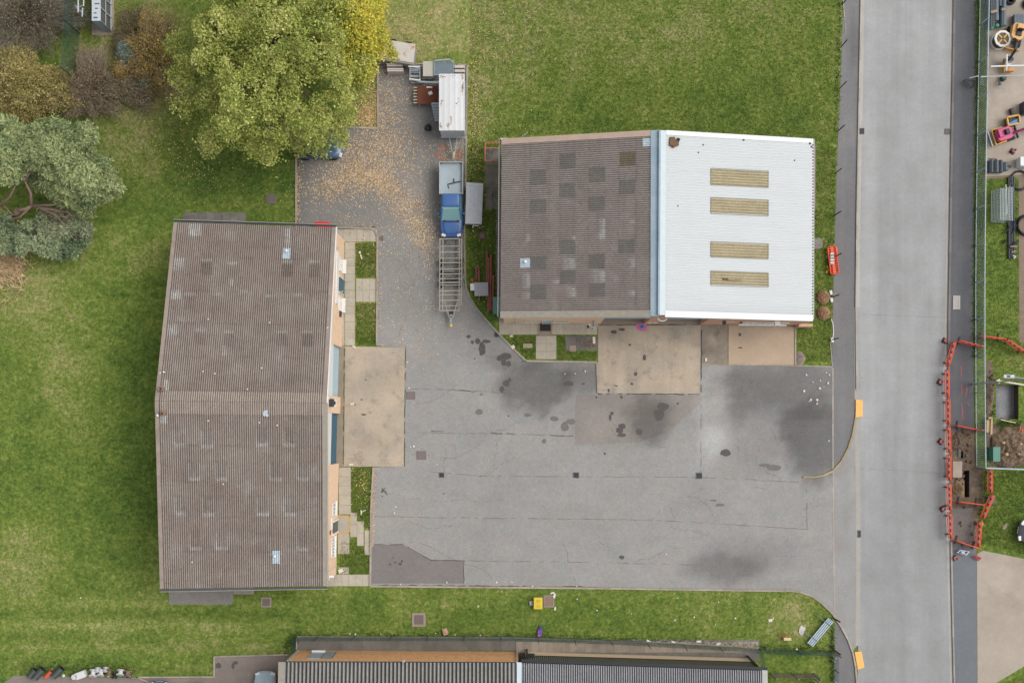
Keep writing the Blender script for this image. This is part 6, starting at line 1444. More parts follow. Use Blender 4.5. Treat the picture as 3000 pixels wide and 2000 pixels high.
# red oxide beams
for x0, y0, x1, y1, lb in ((1426, 734, 1426, 878, 'westernmost long red steel beam beside the brown roofed unit'), (1431, 755, 1430, 916, 'second red steel beam from the west beside the brown roofed unit'), (1438, 746, 1436, 910, 'third red steel beam from the west beside the brown roofed unit'), (1445, 806, 1443, 912, 'short easternmost red steel beam beside the brown roofed unit'),
                          (1395, 781, 1396, 818, 'grey brown short steel beam under the grey sheet'), (1402, 781, 1404, 882, 'short red steel beam under the grey sheet')):
    a, b = G(x0, y0, .2), G(x1, y1, .2); mb = MB(); mb.bar(a - Vector((0, 0, .11)), b - Vector((0, 0, .11)), .13, .02); mb.bar(a - Vector((0, 0, .03)), b - Vector((0, 0, .03)), .03, .14); mb.bar(a + Vector((0, 0, .05)), b + Vector((0, 0, .05)), .13, .02); hard('steel_beam', mb, RUSTB, lb, 'steel beam', group='red steel beams on the grass')
mb = MB(); mb.box(G(1410, 847, .42), (1.0, .98, .05), .02); mb.box(G(1410, 847, .2), (.7, .7, .38), .02); hard('grey_sheet', mb, M('grey_board', (162, 164, 170), .6, .06), 'square grey sheet lying over the short red beams', 'sheet')
mb = MB(); mb.box(G(1384, 841, .25), (.32, .52, .3), .05); hard('white_box', mb, OFFW, 'small white box against the grey sheet\'s west side', 'box', .03)
mb = MB()
for i in range(9): mb.tube([G(1376 + random.uniform(0, 18), 815 + random.uniform(0, 14), .05), G(1376 + random.uniform(0, 18), 815 + random.uniform(0, 14), .12)], .035, 6)
hard('orange_hose', mb, M('orange_hose', (206, 122, 84), .6, .2), 'tangle of orange hose beside the small white box', 'hose')
t = thing('wheelie_bin', 'teal wheelie bin against the brown roofed unit\'s west wall', 'bin', tuple(G(1456, 895, 0)))
TB = M('teal_bin', (88, 136, 130), .5, .08); mb = MB(); mb.loft([[(p[0] * s + G(1456, 895).x, p[1] * s + G(1456, 895).y, z_) for p in ((-.24, -.55), (.24, -.55), (.24, .55), (-.24, .55))] for s, z_ in ((.8, .08), (1., .98))]); mb.build('body', TB, t, bevel=.02)
mb = MB(); mb.box(G(1456, 895, 1.02) , (.56, 1.2, .06)); mb.build('lid', TB, t, bevel=.02)
for y in (872, 918): mb = MB(); mb.lathe([(0, -.03), (.1, -.03), (.1, .03), (0, .03)], 10, G(1450, y, .1), Matrix.Rotation(R(90), 3, 'Y')); mb.build('wheel', RUBBER, t)
# red railing round the steps
t = thing('red_handrail', 'red tubular handrail round the paved recess at the brown roof\'s northwest corner', 'handrail', tuple(G(1440, 445, 0))); RR = M('red_rail', (190, 112, 88), .6, .08)
for a, b in (((1421, 418), (1466, 418)), ((1421, 418), (1421, 472)), ((1424, 434), (1466, 434)), ((1421, 472), (1452, 470))):
    mb = MB(); mb.tube([G(*a, 1.), G(*b, 1.)], .045, 8); mb.build('top_rail', RR, t); mb = MB(); mb.tube([G(*a, .5), G(*b, .5)], .03, 6); mb.build('mid_rail', RR, t)
for p in ((1423, 421), (1464, 421), (1423, 470), (1423, 434), (1450, 470)): mb = MB(); mb.tube([G(*p, 0), G(*p, 1.02)], .04, 8); mb.build('post', RR, t)
mb = MB(); a, b = G(1421, 418, 0), G(1466, 472, 0)
# red sign/bin behind west unit
mb = MB(); mb.box(G(946, 662, .6), (1.05, .42, 1.1)); mb.box(G(946, 662, 1.17), (1.1, .46, .06)); hard('red_bin', mb, M('red_bin', (214, 52, 54), .5, .05), 'bright red box bin against the west unit\'s north wall', 'bin', .02)
# ---------------------------------------------------------------- covers, drains
def cover(name, label, px, py, w, d, fr, lid, rot=0., z=.015, cat='manhole cover', bord=.1, group=None):
    t = thing(name, label, cat, tuple(G(px, py, 0)), group); c_ = G(px, py, 0)
    mb = MB(); M2 = Matrix.Rotation(rot, 3, 'Z')
    for a, b in (((0, d / 2 - bord / 2), (w, bord)), ((0, -d / 2 + bord / 2), (w, bord)), ((w / 2 - bord / 2, 0), (bord, d - 2 * bord - .004)), ((-w / 2 + bord / 2, 0), (bord, d - 2 * bord - .004))):
        mb.box(c_ + M2 @ Vector((a[0], a[1], z + .015)), (b[0], b[1], .05), rot)
    mb.build('frame', fr, t)
    mb = MB(); mb.box(c_ + Vector((0, 0, z + .005)), (w - 2 * bord - .01, d - 2 * bord - .01, .04), rot)
    for i in range(5):
        f = (i + .5) / 5 - .5; mb.box(c_ + M2 @ Vector((f * (w - 2 * bord), 0, z + .028)), (.03, d - 2 * bord - .06, .008), rot)
    mb.build('lid', lid, t)
    return t
CI = M('brown_cast_iron', (118, 104, 98), .7, .1, 6); CIP = M('mauve_cast_iron', (128, 114, 114), .7, .06, 6); CSUR = M('cover_concrete', (158, 142, 128), .85, .12, 5); GRATE = M('dark_grating', (50, 54, 62), .6, .2, 8)
cover('manhole_cover', 'mauve grey square manhole cover beside the long concrete apron', 1204, 1158, .62, .56, CIP, CIP, 0, bord=.03); cover('manhole_cover', 'mauve grey square manhole cover below the long concrete apron', 1235, 1333, .68, .62, CIP, CIP, 0, bord=.03)
cover('inspection_cover', 'brown square cover in the grass below the west unit\'s plinths', 780, 1763, .75, .72, CSUR, CI, 0, cat='inspection cover'); cover('inspection_cover', 'brown square cover in the middle of the south grass strip', 1227, 1814, 1.0, 1.0, CSUR, CI, 0, cat='inspection cover', bord=.16)
cover('inspection_cover', 'brown square cover in the grass beside the yellow crate', 1608, 1760, .78, .88, CSUR, M('light_brown_cover', (146, 124, 110), .8, .1), 0, cat='inspection cover', bord=.08)
cover('inspection_cover', 'grey square cover in the dark lawn north of the west unit', 795, 583, .72, .7, M('grey_brown_cover', (116, 108, 96), .85, .12), M('grey_brown_lid', (110, 104, 96), .8, .1), 0, cat='inspection cover'); cover('inspection_cover', 'brown mossy cover in the grass strip below the grey lidded trailer', 1412, 690, .55, .6, M('mossy_cover', (96, 84, 66), .85, .15), CI, 0, cat='inspection cover')
cover('inspection_cover', 'pale rectangular cover in the small green beside the entrance slabs', 1546, 1013, .7, .32, M('pale_cover', (178, 164, 144), .8, .08), M('pale_cover', (178, 164, 144)), 0, cat='inspection cover', bord=.05); cover('inspection_cover', 'pinkish square cover in the green beside the tall concrete apron', 1678, 1020, .48, .42, M('pinkish_cover', (170, 146, 136), .8, .08), MATS['pinkish_cover'], 0, cat='inspection cover', bord=.05)
cover('inspection_cover', 'white rectangular cover set in the dark east footway', 2802, 886, .52, 1.0, M('white_cover', (190, 186, 178), .8, .08), MATS['white_cover'], 0, cat='inspection cover', bord=.1)
for x, y, w, d, lb in ((1294, 1391, .38, .36, 'square drain grating on the yard\'s joint line below the manhole covers'), (1688, 1391, .42, .40, 'middle square drain grating on the yard\'s long joint line'), (2048, 1393, .44, .44, 'eastern square drain grating in the yard with a concrete surround'), (1456, 980, .36, .36, 'drain grating by the angled kerb below the red beams'),
                       (2524, 385, .38, .44, 'round edged gully by the road\'s west kerb'), (2775, 386, .38, .40, 'gully grating by the road\'s east kerb'), (2517, 1563, .24, .52, 'dark narrow gully in the crossing channel strip'), (1118, 698, .26, .34, 'brown drain at the rounded corner of the west unit\'s paving')):
    cover('drain_grating', lb, x, y, w, d, M('grating_frame', (96, 96, 98), .7) if x != 1118 else CI, GRATE if x != 2775 and x != 1118 else CI, 0, .012, 'drain', .04, 'drain gratings in the tarmac')
t = thing('entrance_mat_well', 'dark sunken entrance mat set in concrete below the south door', 'mat well', tuple(G(1597, 957, 0)))
mb = MB(); mb.box(G(1597, 957, .028), (.76, .58, .02)); mb.build('mat', M('dark_mat', (58, 54, 46), .95, .2, 12), t); mb = MB()
for cx_, cy_, w, d in ((1579, 960, .12, 1.0), (1616, 960, .12, 1.0), (1597, 976, .8, .3)): mb.box(G(cx_, cy_, .04), (w, d, .06))
mb.build('surround', CSUR, t)
# ---------------------------------------------------------------- fences
t0 = thing('fence_post', 'x', 'fence post', group='rusty posts along the west footway'); IR = M('rusty_iron', (84, 56, 48), .8, .15, 6)
mb = MB(); mb.bar((0, 0, -.1), (0, 0, 1.75), .085, .014); mb.bar((.0425, .04, -.1), (.0425, .04, 1.75), .014, .085); mb.build('post', IR, t0); mb = MB(); mb.box((0.01, .01, 1.755), (.07, .07, .012)); mb.build('cap', M('rust_cap', (150, 106, 92), .8), t0)
POSTS = [(2468, 13), (2463, 139), (2460, 259), (2455, 384), (2447, 508), (2445, 631), (2446, 752), (2440, 870), (2438, 995), (2442, 1810), (2443, 1904)]
for i, (x, y) in enumerate(POSTS):
    o = t0 if i == 0 else copy_tree(t0)
    lb = f'rusty iron post beside the footway, {ORD[i]} in the row counted from the top edge' if i < 9 else ('rusty iron post at the end of the footway beside the ramp' if i == 9 else 'rusty iron post by the green corner post at the bottom right')
    place(o, G(x, y, 0), random.uniform(-.3, .3), lb)
# green chain link fence along the terrace
def mesh_fence(name, label, pts, hgt, spacing, r, parent_posts=None, mat=None, post_px=None, cat='fence', pr=.03):
    t = thing(name, label, cat, tuple(G(*pts[0], 0))); P = [G(*p, 0) for p in pts]
    cum = [0]
    for a, b in zip(P, P[1:]): cum.append(cum[-1] + (b - a).length)
    def at(s):
        for i in range(len(P) - 1):
            if s <= cum[i + 1] or i == len(P) - 2: return P[i].lerp(P[i + 1], max(0, min(1, (s - cum[i]) / (cum[i + 1] - cum[i]))))
    V, F = [], []; L = cum[-1]
    def wire(a, b):
        o = len(V); d = (b - a).normalized(); sx = Vector((-d.y, d.x, 0)); sx = sx.normalized() * r if sx.length > 1e-6 else Vector((r, 0, 0)); sz = d.cross(sx).normalized() * r
        for p in (a, b): V.extend([tuple(p + sx), tuple(p - sx * .5 + sz * .87), tuple(p - sx * .5 - sz * .87)])
        F.extend([[o, o + 1, o + 4, o + 3], [o + 1, o + 2, o + 5, o + 4], [o + 2, o, o + 3, o + 5]])
    s = -hgt
    while s < L:
        for sgn in (1, -1):
            a, b = (s, s + hgt)
            if sgn < 0: a, b = b, a
            za, zb = .05, hgt; lo, hi = max(0, min(a, b)), min(L, max(a, b))
            if hi - lo > .1:
                f = lambda q: za + (zb - za) * ((q - a) / (b - a))
                m_ = 3
                for k in range(m_):
                    q0, q1 = lo + (hi - lo) * k / m_, lo + (hi - lo) * (k + 1) / m_
                    p0, p1 = at(q0), at(q1); wire(Vector((p0.x, p0.y, f(q0))), Vector((p1.x, p1.y, f(q1))))
        s += spacing
    for zz in (.06, hgt):
        n = max(1, int(L / 2)); [wire(at(L * k / n) + Vector((0, 0, zz)), at(L * (k + 1) / n) + Vector((0, 0, zz))) for k in range(n)]
    fast('mesh', V, F, mat, parent=t)
    for p in post_px:
        q = G(*p, 0); mb = MB(); mb.tube([q, q + Vector((0, 0, hgt + .08))], pr, 8); mb.build('post', mat, t)
    return t
GF = M('dark_green_coating', (48, 78, 68), .5, .1); 
mesh_fence('chain_link_fence', 'dark green chain link fence between the grass strip and the terrace path', [(868, 1905), (868, 1863), (1500, 1862), (1800, 1873), (2000, 1884), (2222, 1897), (2229, 1960)], 1.9, .13, .0045, mat=GF, post_px=[(870, 1864), (932, 1863), (1040, 1862), (1147, 1862), (1254, 1862), (1361, 1862), (1468, 1863), (1576, 1867), (1683, 1872), (1790, 1877), (1897, 1884), (2003, 1889), (2105, 1893), (2222, 1900)])
mesh_fence('chain_link_fence', 'dark green chain link fence crossing the grass to the bottom right corner post', [(2225, 1899), (2331, 1903), (2443, 1907)], 1.9, .13, .0045, mat=GF, post_px=[(2331, 1903), (2443, 1910)])
mesh_fence('weldmesh_fence', 'tall dark green mesh fence beside the scrub in the top left corner', [(238, -60), (234, 100), (226, 240)], 3.1, .11, .0048, mat=GF, post_px=[(238, -40), (234, 100), (226, 235)], pr=.04)
mesh_fence('chain_link_fence', 'green wire fence along the footway edge in the bottom right corner', [(2443, 1915), (2444, 2060)], 1.2, .16, .005, mat=GF, post_px=[(2444, 1960), (2444, 2050)])
for x, y, lb in ((2441, 1922, 'pale round bollard top below the green corner post'), (2439, 1932, 'second pale round bollard top below the green corner post'), (2441, 1992, 'pale bollard top at the bottom edge of the footway')):
    mb = MB(); mb.lathe([(.05, 0), (.05, .7), (.0, .76)], 10, G(x, y, 0)); hard('fence_stub', mb, M('pale_stub', (186, 196, 190), .7), lb, 'stub post')
# vertical bar railings along the east footway
t = thing('bar_railing', 'long galvanised bar railing between the east footway and the storage yard', 'railing', tuple(G(2870, 700, 0))); RH_ = 1.75
RY = [(-200, 2874), (0, 2870), (200, 2866), (400, 2862), (600, 2859), (800, 2857), (1000, 2857), (1200, 2858), (1366, 2860)]
rx = lambda y: np.interp(y, [a for a, b in RY], [b for a, b in RY]); GALV = M('weathered_galvanised', (170, 186, 194), .55, .15, 5)
bay = 1366 + 140; y = -140.; nb = 14
for i in range(nb):
    ya, yb = -140 + bay * i / nb, -140 + bay * (i + 1) / nb; A, B = G(rx(ya), ya, 0), G(rx(yb), yb, 0); mb = MB(); n = 17
    for k in range(n): p = A.lerp(B, (k + .5) / n); mb.tube([p + Vector((0, 0, .08)), p + Vector((0, 0, RH_ - .04))], .023, 6)
    for zz, w in ((.1, .05), (RH_, .06)): mb.bar(A + Vector((0, 0, zz)), B + Vector((0, 0, zz)), w, .04)
    for k in range(n * 2): 
        p = A.lerp(B, (k + .5) / n / 2)
        if k % 2: mb.box(p + Vector((0, 0, RH_ + .025)), (.05, .04, .02))
    mb.build('railing_bay', GALV, t); mb = MB(); mb.bar(A + Vector((0, 0, -.05)), A + Vector((0, 0, RH_ + .05)), .06, .06); mb.build('post', GALV, t)
B = G(2860, 1367, 0); mb = MB(); mb.bar(B, B + Vector((0, 0, RH_ + .05)), .07, .07); mb.build('post', GALV, t)
t = thing('bar_railing', 'end return of the bar railing running east behind the spoil heap', 'railing', tuple(G(2860, 1368, 0))); A, B = G(2862, 1368, 0), G(3120, 1377, 0); mb = MB()
for k in range(40): p = A.lerp(B, (k + .5) / 40); mb.tube([p + Vector((0, 0, .08)), p + Vector((0, 0, RH_ - .04))], .016, 6)
mb.bar(A + Vector((0, 0, .1)), B + Vector((0, 0, .1)), .05, .04); mb.bar(A + Vector((0, 0, RH_)), B + Vector((0, 0, RH_)), .09, .05); mb.build('railing_bay', GALV, t)
for f in (.02, .33, .66): p = A.lerp(B, f); mb = MB(); mb.bar(p, p + Vector((0, 0, RH_ + .04)), .06, .06); mb.build('post', GALV, t)
# timber palisade at the bottom right
t = thing('timber_paling_fence', 'weathered paling fence around a bin store at the bottom right', 'fence', tuple(G(2330, 1985, 0))); WP = M('weathered_paling', (150, 138, 124), .9, .2, 5, rgb2=(118, 102, 90), mixscale=3)
def palings(A, B, n, h):
    mb = MB()
    for k in range(n):
        p = A.lerp(B, (k + .5) / n); d = (B - A).normalized() * .045; o_ = Vector((-d.y, d.x, 0)).normalized() * .02
        q = [p - d, p + d, p + d + Vector((0, 0, h)), p + Vector((0, 0, h + .12)), p - d + Vector((0, 0, h))]; mb.slab(q, o_)
    mb.build('palings', WP, t); mb = MB()
    for zz in (.4, h - .3): mb.bar(A + Vector((0, -.03, zz)), B + Vector((0, -.03, zz)), .04, .08)
    mb.build('rail', WP, t)
A, B, C_, D_ = G(2258, 1971, 0), G(2384, 1972, 0), G(2384, 2050, 0), G(2258, 2050, 0)
palings(A, B, 13, 1.8); palings(B, C_, 8, 1.8); mb = MB()
for p in (A, B, A.lerp(B, .5)): mb.bar(p, p + Vector((0, 0, 2.0)), .1, .1)
mb.build('post', WP, t)
# ---------------------------------------------------------------- street furniture and works
def lamp_column(label, base, top, arm_to, zt):
    t = thing('street_lamp', label, 'street lamp', tuple(base)); mb = MB(); mb.tube([base, base + (top - base) * .14], .085, 12); mb.tube([base + (top - base) * .14, base + (top - base) * .15, top], [.085, .055, .04], 10); mb.build('column', STEEL, t)
    mb = MB(); mb.tube([top, top.lerp(arm_to, .5) + Vector((0, 0, .1)), arm_to], .035, 8); a = mb.build('arm', STEEL, t)
    d = (arm_to - top).normalized(); mb = MB(); mb.box(arm_to + d * .32, (.72, .24, .12)); h_ = mb.build('lamp_head', STEEL, t, bevel=.03); mb = MB(); mb.box(arm_to + d * .35 + Vector((0, 0, .065)), (.2, .12, .03)); mb.build('sensor', BLACK, h_)
b_ = G(2848, 1125, 0); tp_ = b_ + Vector((0, 0, 9.6)); lamp_column('grey street lamp column leaning over the excavated pit', b_, tp_, G(2969, 1104, 9.7), 9.6)
mb = MB(); mb.tube([G(2919, 1114, .35), G(3012, 1129, .35)], .06, 10); mb.box(G(2925, 1116, .15), (.1, .3, .3)); hard('white_pole', mb, M('cream_pole', (226, 218, 200), .5, .05), 'long cream pole laid along the top of the excavated pit', 'pole')
mb = MB(); mb.bar(G(2932, 1229, .1), G(2975, 1238, .1), .06, .1); hard('timber_batten', mb, CREAM, 'short cream timber batten at the excavated pit\'s lower end', 'batten')
# chapter-8 barrier prototype, lying along +Y, 2 m long
def barrier_proto():
    t = thing('works_barrier', 'x', 'barrier', group='orange barriers round the footway works')
    r = .035; L_, z0, z1, c_ = 1.0, .14, 1.0, .12
    pts = []
    for (y, z_, a0) in ((L_ - c_, z1 - c_, 0), (-L_ + c_, z1 - c_, 90), (-L_ + c_, z0 + c_, 180), (L_ - c_, z0 + c_, 270)):
        for k in range(4): a = R(a0 + 30 * k); pts.append((0, y + c_ * math.cos(a), z_ + c_ * math.sin(a)))
    pts.append(pts[0]); mb = MB(); mb.tube(pts, r, 8); mb.build('frame', ORANGE, t, smooth=True)
    mb = MB(); mb.bar((0, -L_ + .03, .5), (0, L_ - .03, .5), .05, .05)
    for k in range(13): y = -L_ + .12 + (2 * L_ - .24) * k / 12; mb.bar((0, y, z0 + .03), (0, y, .48), .035, .035)
    mb.bar((0, -L_ + .03, .84), (0, L_ - .03, .84), .05, .04)
    mb.build('slats', ORANGE, t)
    mb = MB()
    for k in range(8):
        mb.m = k % 2; mb.box((0, -L_ + .15 + .2428 * k, .67), (.05, .238, .2))
    mb.build('reflective_board', [REFL_W, REFL_R], t)
    for y in (-.72, .72):
        mb = MB(); mb.box((-.12, y, .05), (.6, .09, .08)); mb.box((0, y, .1), (.1, .12, .1)); mb.build('foot', BLACK, t)
    return t
bp = barrier_proto()
def bar_at(p0, p1, label, first=[True]):
    A, B = G(*p0, 0), G(*p1, 0); o = bp if first[0] else copy_tree(bp); first[0] = False
    d = B - A; place(o, ((A.x + B.x) / 2, (A.y + B.y) / 2, .016), math.atan2(d.y, d.x) - math.pi / 2, label); o.scale = (1, d.length / 2.06, 1)
WEST = [(2786, 1002, 2767, 1074), (2766, 1083, 2766, 1163), (2768, 1167, 2769, 1243), (2769, 1248, 2771, 1325), (2771, 1330, 2771, 1406), (2771, 1414, 2773, 1492), (2773, 1498, 2776, 1575)]
for i, q in enumerate(WEST): bar_at(q[:2], q[2:], f'orange works barrier beside the road, {ORD[i]} from the top of its line')
for q, lb in (((2891, 1372, 2891, 1440), 'orange works barrier just below the bar railing\'s corner'), ((2898, 1446, 2868, 1516), 'orange works barrier set at a slant on the lawn side of the dig'), ((2861, 1524, 2855, 1598), 'lowest orange works barrier on the lawn side of the dig'),
              ((2797, 1000, 2869, 1018), 'red edge-on barrier closing the footway above the red spray marks'), ((2790, 1246, 2872, 1262), 'red edge-on barrier across the dig between railing and road'), ((2796, 1467, 2870, 1476), 'red edge-on barrier across the lower dig'), ((2788, 1580, 2860, 1604), 'red edge-on barrier closing the bottom of the dig'),
              ((2861, 986, 2934, 996), 'orange barrier crossing beneath the bar railing onto the lawn'), ((2937, 997, 2992, 1034), 'orange barrier on the upper lawn slanting to the right edge'), ((2994, 1022, 3060, 1040), 'orange barrier leaving the right edge of the upper lawn')): bar_at(q[:2], q[2:], lb)
# cones
t0 = thing('traffic_cone', 'x', 'traffic cone', group='red and white cones round the works'); mb = MB(); mb.box((0, 0, .025), (.40, .40, .05)); mb.build('base', BLACK, t0, bevel=.015)
mb = MB(); mb.lathe([(.16, .05), (.125, .24), (.087, .45), (.05, .66), (.035, .74), (0, .74)], 16); cn = mb.build('cone', M('cone_red', (222, 52, 44), .5, .05), t0, smooth=True); mb = MB(); mb.lathe([(.124, .27), (.09, .46)], 16); mb.build('sleeve', REFL_W, cn)
for i, (x, y, lb) in enumerate(((2768, 998, 'traffic cone at the top corner of the barrier line'), (2753, 1119, 'traffic cone on the road beside the second barrier'), (2755, 1293, 'traffic cone on the road beside the fourth barrier'), (2761, 1490, 'traffic cone on the road beside the lowest pair of barriers'), (2796, 1633, 'traffic cone beside the blue and white sign on the footway'), (2966, 444, 'traffic cone standing below the pink digger'))):
    place(t0 if i == 0 else copy_tree(t0), G(x, y, .016), random.uniform(0, 1.5), lb)
# barrier pile on the verge
t = thing('barrier_pile', 'flat pile of orange barriers with a striped board on the west footway verge', 'barrier pile', tuple(G(2441, 762, 0)))
for k in range(3):
    c_ = G(2441, 762, .12 + .1 * k); mb = MB(); ro = R(3 + 2 * k); M2 = Matrix.Rotation(ro, 3, 'Z')
    def pp(x, y): return c_ + M2 @ Vector((x, y, 0))
    w, l = .30, 1.0; mb.tube([pp(-w, -l + .1), pp(-w + .1, -l), pp(w - .1, -l), pp(w, -l + .1), pp(w, l - .1), pp(w - .1, l), pp(-w + .1, l), pp(-w, l - .1), pp(-w, -l + .1)], .045, 8)
    for i in range(11): mb.bar(pp(-w, -l + .15 + i * .17), pp(w, -l + .15 + i * .17), .06, .05)
    mb.bar(pp(0, -l), pp(0, l), .2, .04); mb.build('barrier_frame', ORANGE, t)
mb = MB()
for i in range(7): mb.m = i % 2; mb.box(G(2438, 743 + i * 4.5, .385), (.26, .11, .03), .07)
mb.build('striped_board', [REFL_W, M('grey_stripe', (150, 130, 128), .6)], t)
for i, (x, y) in enumerate(((2422, 739), (2422, 752), (2424, 782), (2422, 796), (2426, 745), (2426, 792))):
    mb = MB(); mb.box(G(x, y, .05), (.12, .2, .1), random.uniform(-.4, .4)); mb.build('foot_block', M('yellow_foot', (196, 170, 62), .7), t)
# kerb ramps
for x, y, rot, lb in ((2517, 1196, 0, 'yellow plastic kerb ramp by the footway kerb curve'), (2518, 1932, R(10), 'yellow plastic kerb ramp at the bottom of the footway')):
    c_ = G(x, y, .02); M2 = Matrix.Rotation(rot, 3, 'Z'); hw, hl = .27, .66
    q = [c_ + M2 @ Vector(v) for v in ((-hw, -hl, 0), (hw, -hl + .05, 0), (hw, hl - .05, 0), (-hw, hl, 0))]; tq = [c_ + M2 @ Vector(v) for v in ((-hw, -hl, .10), (hw - .06, -hl + .06, .03), (hw - .06, hl - .06, .03), (-hw, hl, .10))]
    mb = MB(); mb.loft([q, tq]); 
    hard('kerb_ramp', mb, M('yellow_ramp', (238, 178, 88), .55, .05, 5), lb, 'kerb ramp', .012)
# works signs
t = thing('works_sign', 'blue and white arrow sign lying aslant below the dig', 'sign', tuple(G(2822, 1618, 0)))
q = [G(2803, 1618, .28), G(2813, 1610, .45), G(2842, 1615, .45), G(2831, 1626, .28)]; nrm = (q[1] - q[0]).cross(q[3] - q[0]).normalized(); nrm = nrm if nrm.z > 0 else -nrm
mb = MB(); mb.slab(q, -nrm * .03); sg = mb.build('panel', REFL_W, t)
def onp(u, v): return (q[0] * (1 - u) + q[3] * u) * (1 - v) + (q[1] * (1 - u) + q[2] * u) * v
mb = MB()
for a, b in ((.12, .42), (.56, .86)): mb.slab([onp(a, .1) + nrm * .003, onp(b, .1) + nrm * .003, onp(b, .9) + nrm * .003, onp(a, .9) + nrm * .003], nrm * .004)
mb.slab([onp(.40, .1) + nrm * .003, onp(.58, .5) + nrm * .003, onp(.58, .7) + nrm * .003, onp(.40, .4) + nrm * .003], nrm * .004); mb.build('arrow', M('sign_blue', (30, 76, 140), .4), sg)
mb = MB(); mb.bar(G(2808, 1614, .0), G(2808, 1614, .36), .04, .04); mb.bar(G(2838, 1620, 0), G(2838, 1620, .36), .04, .04); mb.build('leg', BLACK, t)
t = thing('works_sign', 'small red plate sign tipped beside the blue and white sign', 'sign', tuple(G(2862, 1634, 0))); q = [G(2850, 1631, .2), G(2856, 1625, .4), G(2876, 1634, .4), G(2866, 1643, .2)]; nrm = (q[1] - q[0]).cross(q[3] - q[0]).normalized(); nrm = nrm if nrm.z > 0 else -nrm
mb = MB(); mb.slab(q, -nrm * .03); mb.build('panel', M('faded_red_sign', (186, 84, 92), .5, .08), t); mb = MB(); mb.bar(G(2854, 1630, 0), G(2854, 1630, .28), .05, .05); mb.bar(G(2872, 1636, 0), G(2872, 1636, .28), .05, .05); mb.build('leg', BLACK, t)
mb = MB(); mb.box(G(2876, 1534, .08), (.2, .22, .14)); mb.box(G(2876, 1527, .12), (.1, .12, .1)); hard('yellow_pedestal', mb, M('amber_plastic', (206, 158, 50), .5), 'small amber block beside the lawn barriers', 'block', .02)
mb = MB(); c_ = G(2900, 1466, 0); mb.lathe([(.0, .0), (.3, 0), (.3, .12), (.18, .16), (0, .16)], 16, c_); hard('sand_bag', mb, M('grey_bag', (96, 100, 112), .7), 'dark grey bag behind the slanted barrier', 'bag', smooth=True)
t = thing('triangle_sign_frame', 'dark triangular roadworks sign frame standing on the upper east footway', 'sign', tuple(G(2845, 243, 0)))
mb = MB(); tri = [G(2830, 233, .5), G(2849, 255, .4), G(2857, 235, .5)]; 
for a, b in zip(tri, tri[1:] + tri[:1]): mb.bar(a, b, .09, .05)
mb.build('frame', BLACK, t); mb = MB(); cc = (tri[0] + tri[1] + tri[2]) / 3; mb.slab([cc + (p - cc) * .8 - Vector((0, 0, .03)) for p in tri], (0, 0, -.012)); mb.build('panel', M('dark_sign_back', (70, 74, 76), .6), t); mb = MB()
for p in tri: mb.bar((p.x, p.y, 0), p, .04, .04)
mb.build('leg', BLACK, t)
mb = MB(); mb.tube([G(2841, 229, 1.1), G(2862, 224, 1.4)], .045, 8); mb.tube([G(2862, 224, 1.4), G(2865, 223.6, 1.45)], .055, 8); hard('short_pole', mb, M('pink_white_pole', (214, 200, 204), .5), 'short white pole propped from the triangular sign against the railing', 'pole')
mb = MB(); mb.tube([G(2874, 225.5, 1.86), G(3060, 219, 1.9)], .045, 8); hard('long_pole', mb, M('pale_long_pole', (190, 188, 180), .6), 'long pale pole laid level over the bar railing into the storage yard', 'pole')
mb = MB(); c0 = G(2872, 240, 1.3); mb.tube([c0 + Vector((.12 * math.cos(t_), .35 - t_ * .021, .3 + .12 * math.sin(t_))) for t_ in np.linspace(0, 33, 110)], .012, 5); hard('wire_coil', mb, GALV, 'loose coil of wire hung on the bar railing', 'wire coil')
t = thing('pole_mast', 'white crossed pole resting above the orange and yellow frame', 'pole', tuple(G(2950, 193, 0))); 
for a, b, r in (((2903, 195), (3080, 190), .055), ((2950, 160), (2949, 209), .05)): mb = MB(); mb.tube([G(*a, 2.2), G(*b, 2.2 if a[0] < 2910 else 2.26)], r, 8); mb.build('bar', WHITE, t)
mb = MB(); mb.tube([G(2956, 193, 0), G(2956, 193, 2.2)], .05, 8); mb.box(G(2956, 192, 2.1), (.22, .26, .1)); mb.build('stand', STEEL, t)
# utility cabinets by the pit
mb = MB(); c_ = G(2903, 1329, 0); mb.box(c_ + Vector((0, 0, .5)), (.44, 1.0, 1.0)); mb.box(c_ + Vector((-.01, 0, 1.03)), (.52, 1.06, .06)); mb.bar(c_ + Vector((-.225, -.45, .5)), c_ + Vector((-.225, .45, .5)), .02, .7); hard('utility_cabinet', mb, M('green_cabinet', (78, 134, 116), .5, .05), 'green utility cabinet beside the lower end of the bar railing', 'utility cabinet', .02)
mb = MB()
for a, b in (((2894, 1224), (2906, 1224)), ((2904, 1224), (2902, 1272))): mb.bar(G(*a, .4), G(*b, .4), .14, .3)
mb.box(G(2893, 1248, .25), (.3, .9, .4)); hard('timber_shutter_box', mb, M('pale_formwork', (188, 164, 126), .8, .1), 'pale timber formwork box in the soil beside the railing', 'formwork', .01)
mb = MB(); mb.box(G(2793 + 8, 1374, .3), (.72, 1.2, .55)); hard('concrete_block', mb, M('rough_concrete', (168, 152, 138), .9, .15), 'rough pale concrete block inside the dig', 'concrete block', .05)
mb = MB()
for i in range(4): mb.bar(G(2808, 1320 + i * 6, .1), G(2815, 1320 + i * 6, .1), .1, .04)
hard('duct_ends', mb, STEEL_D, 'row of grey duct ends at the dark hole in the dig', 'ducts')
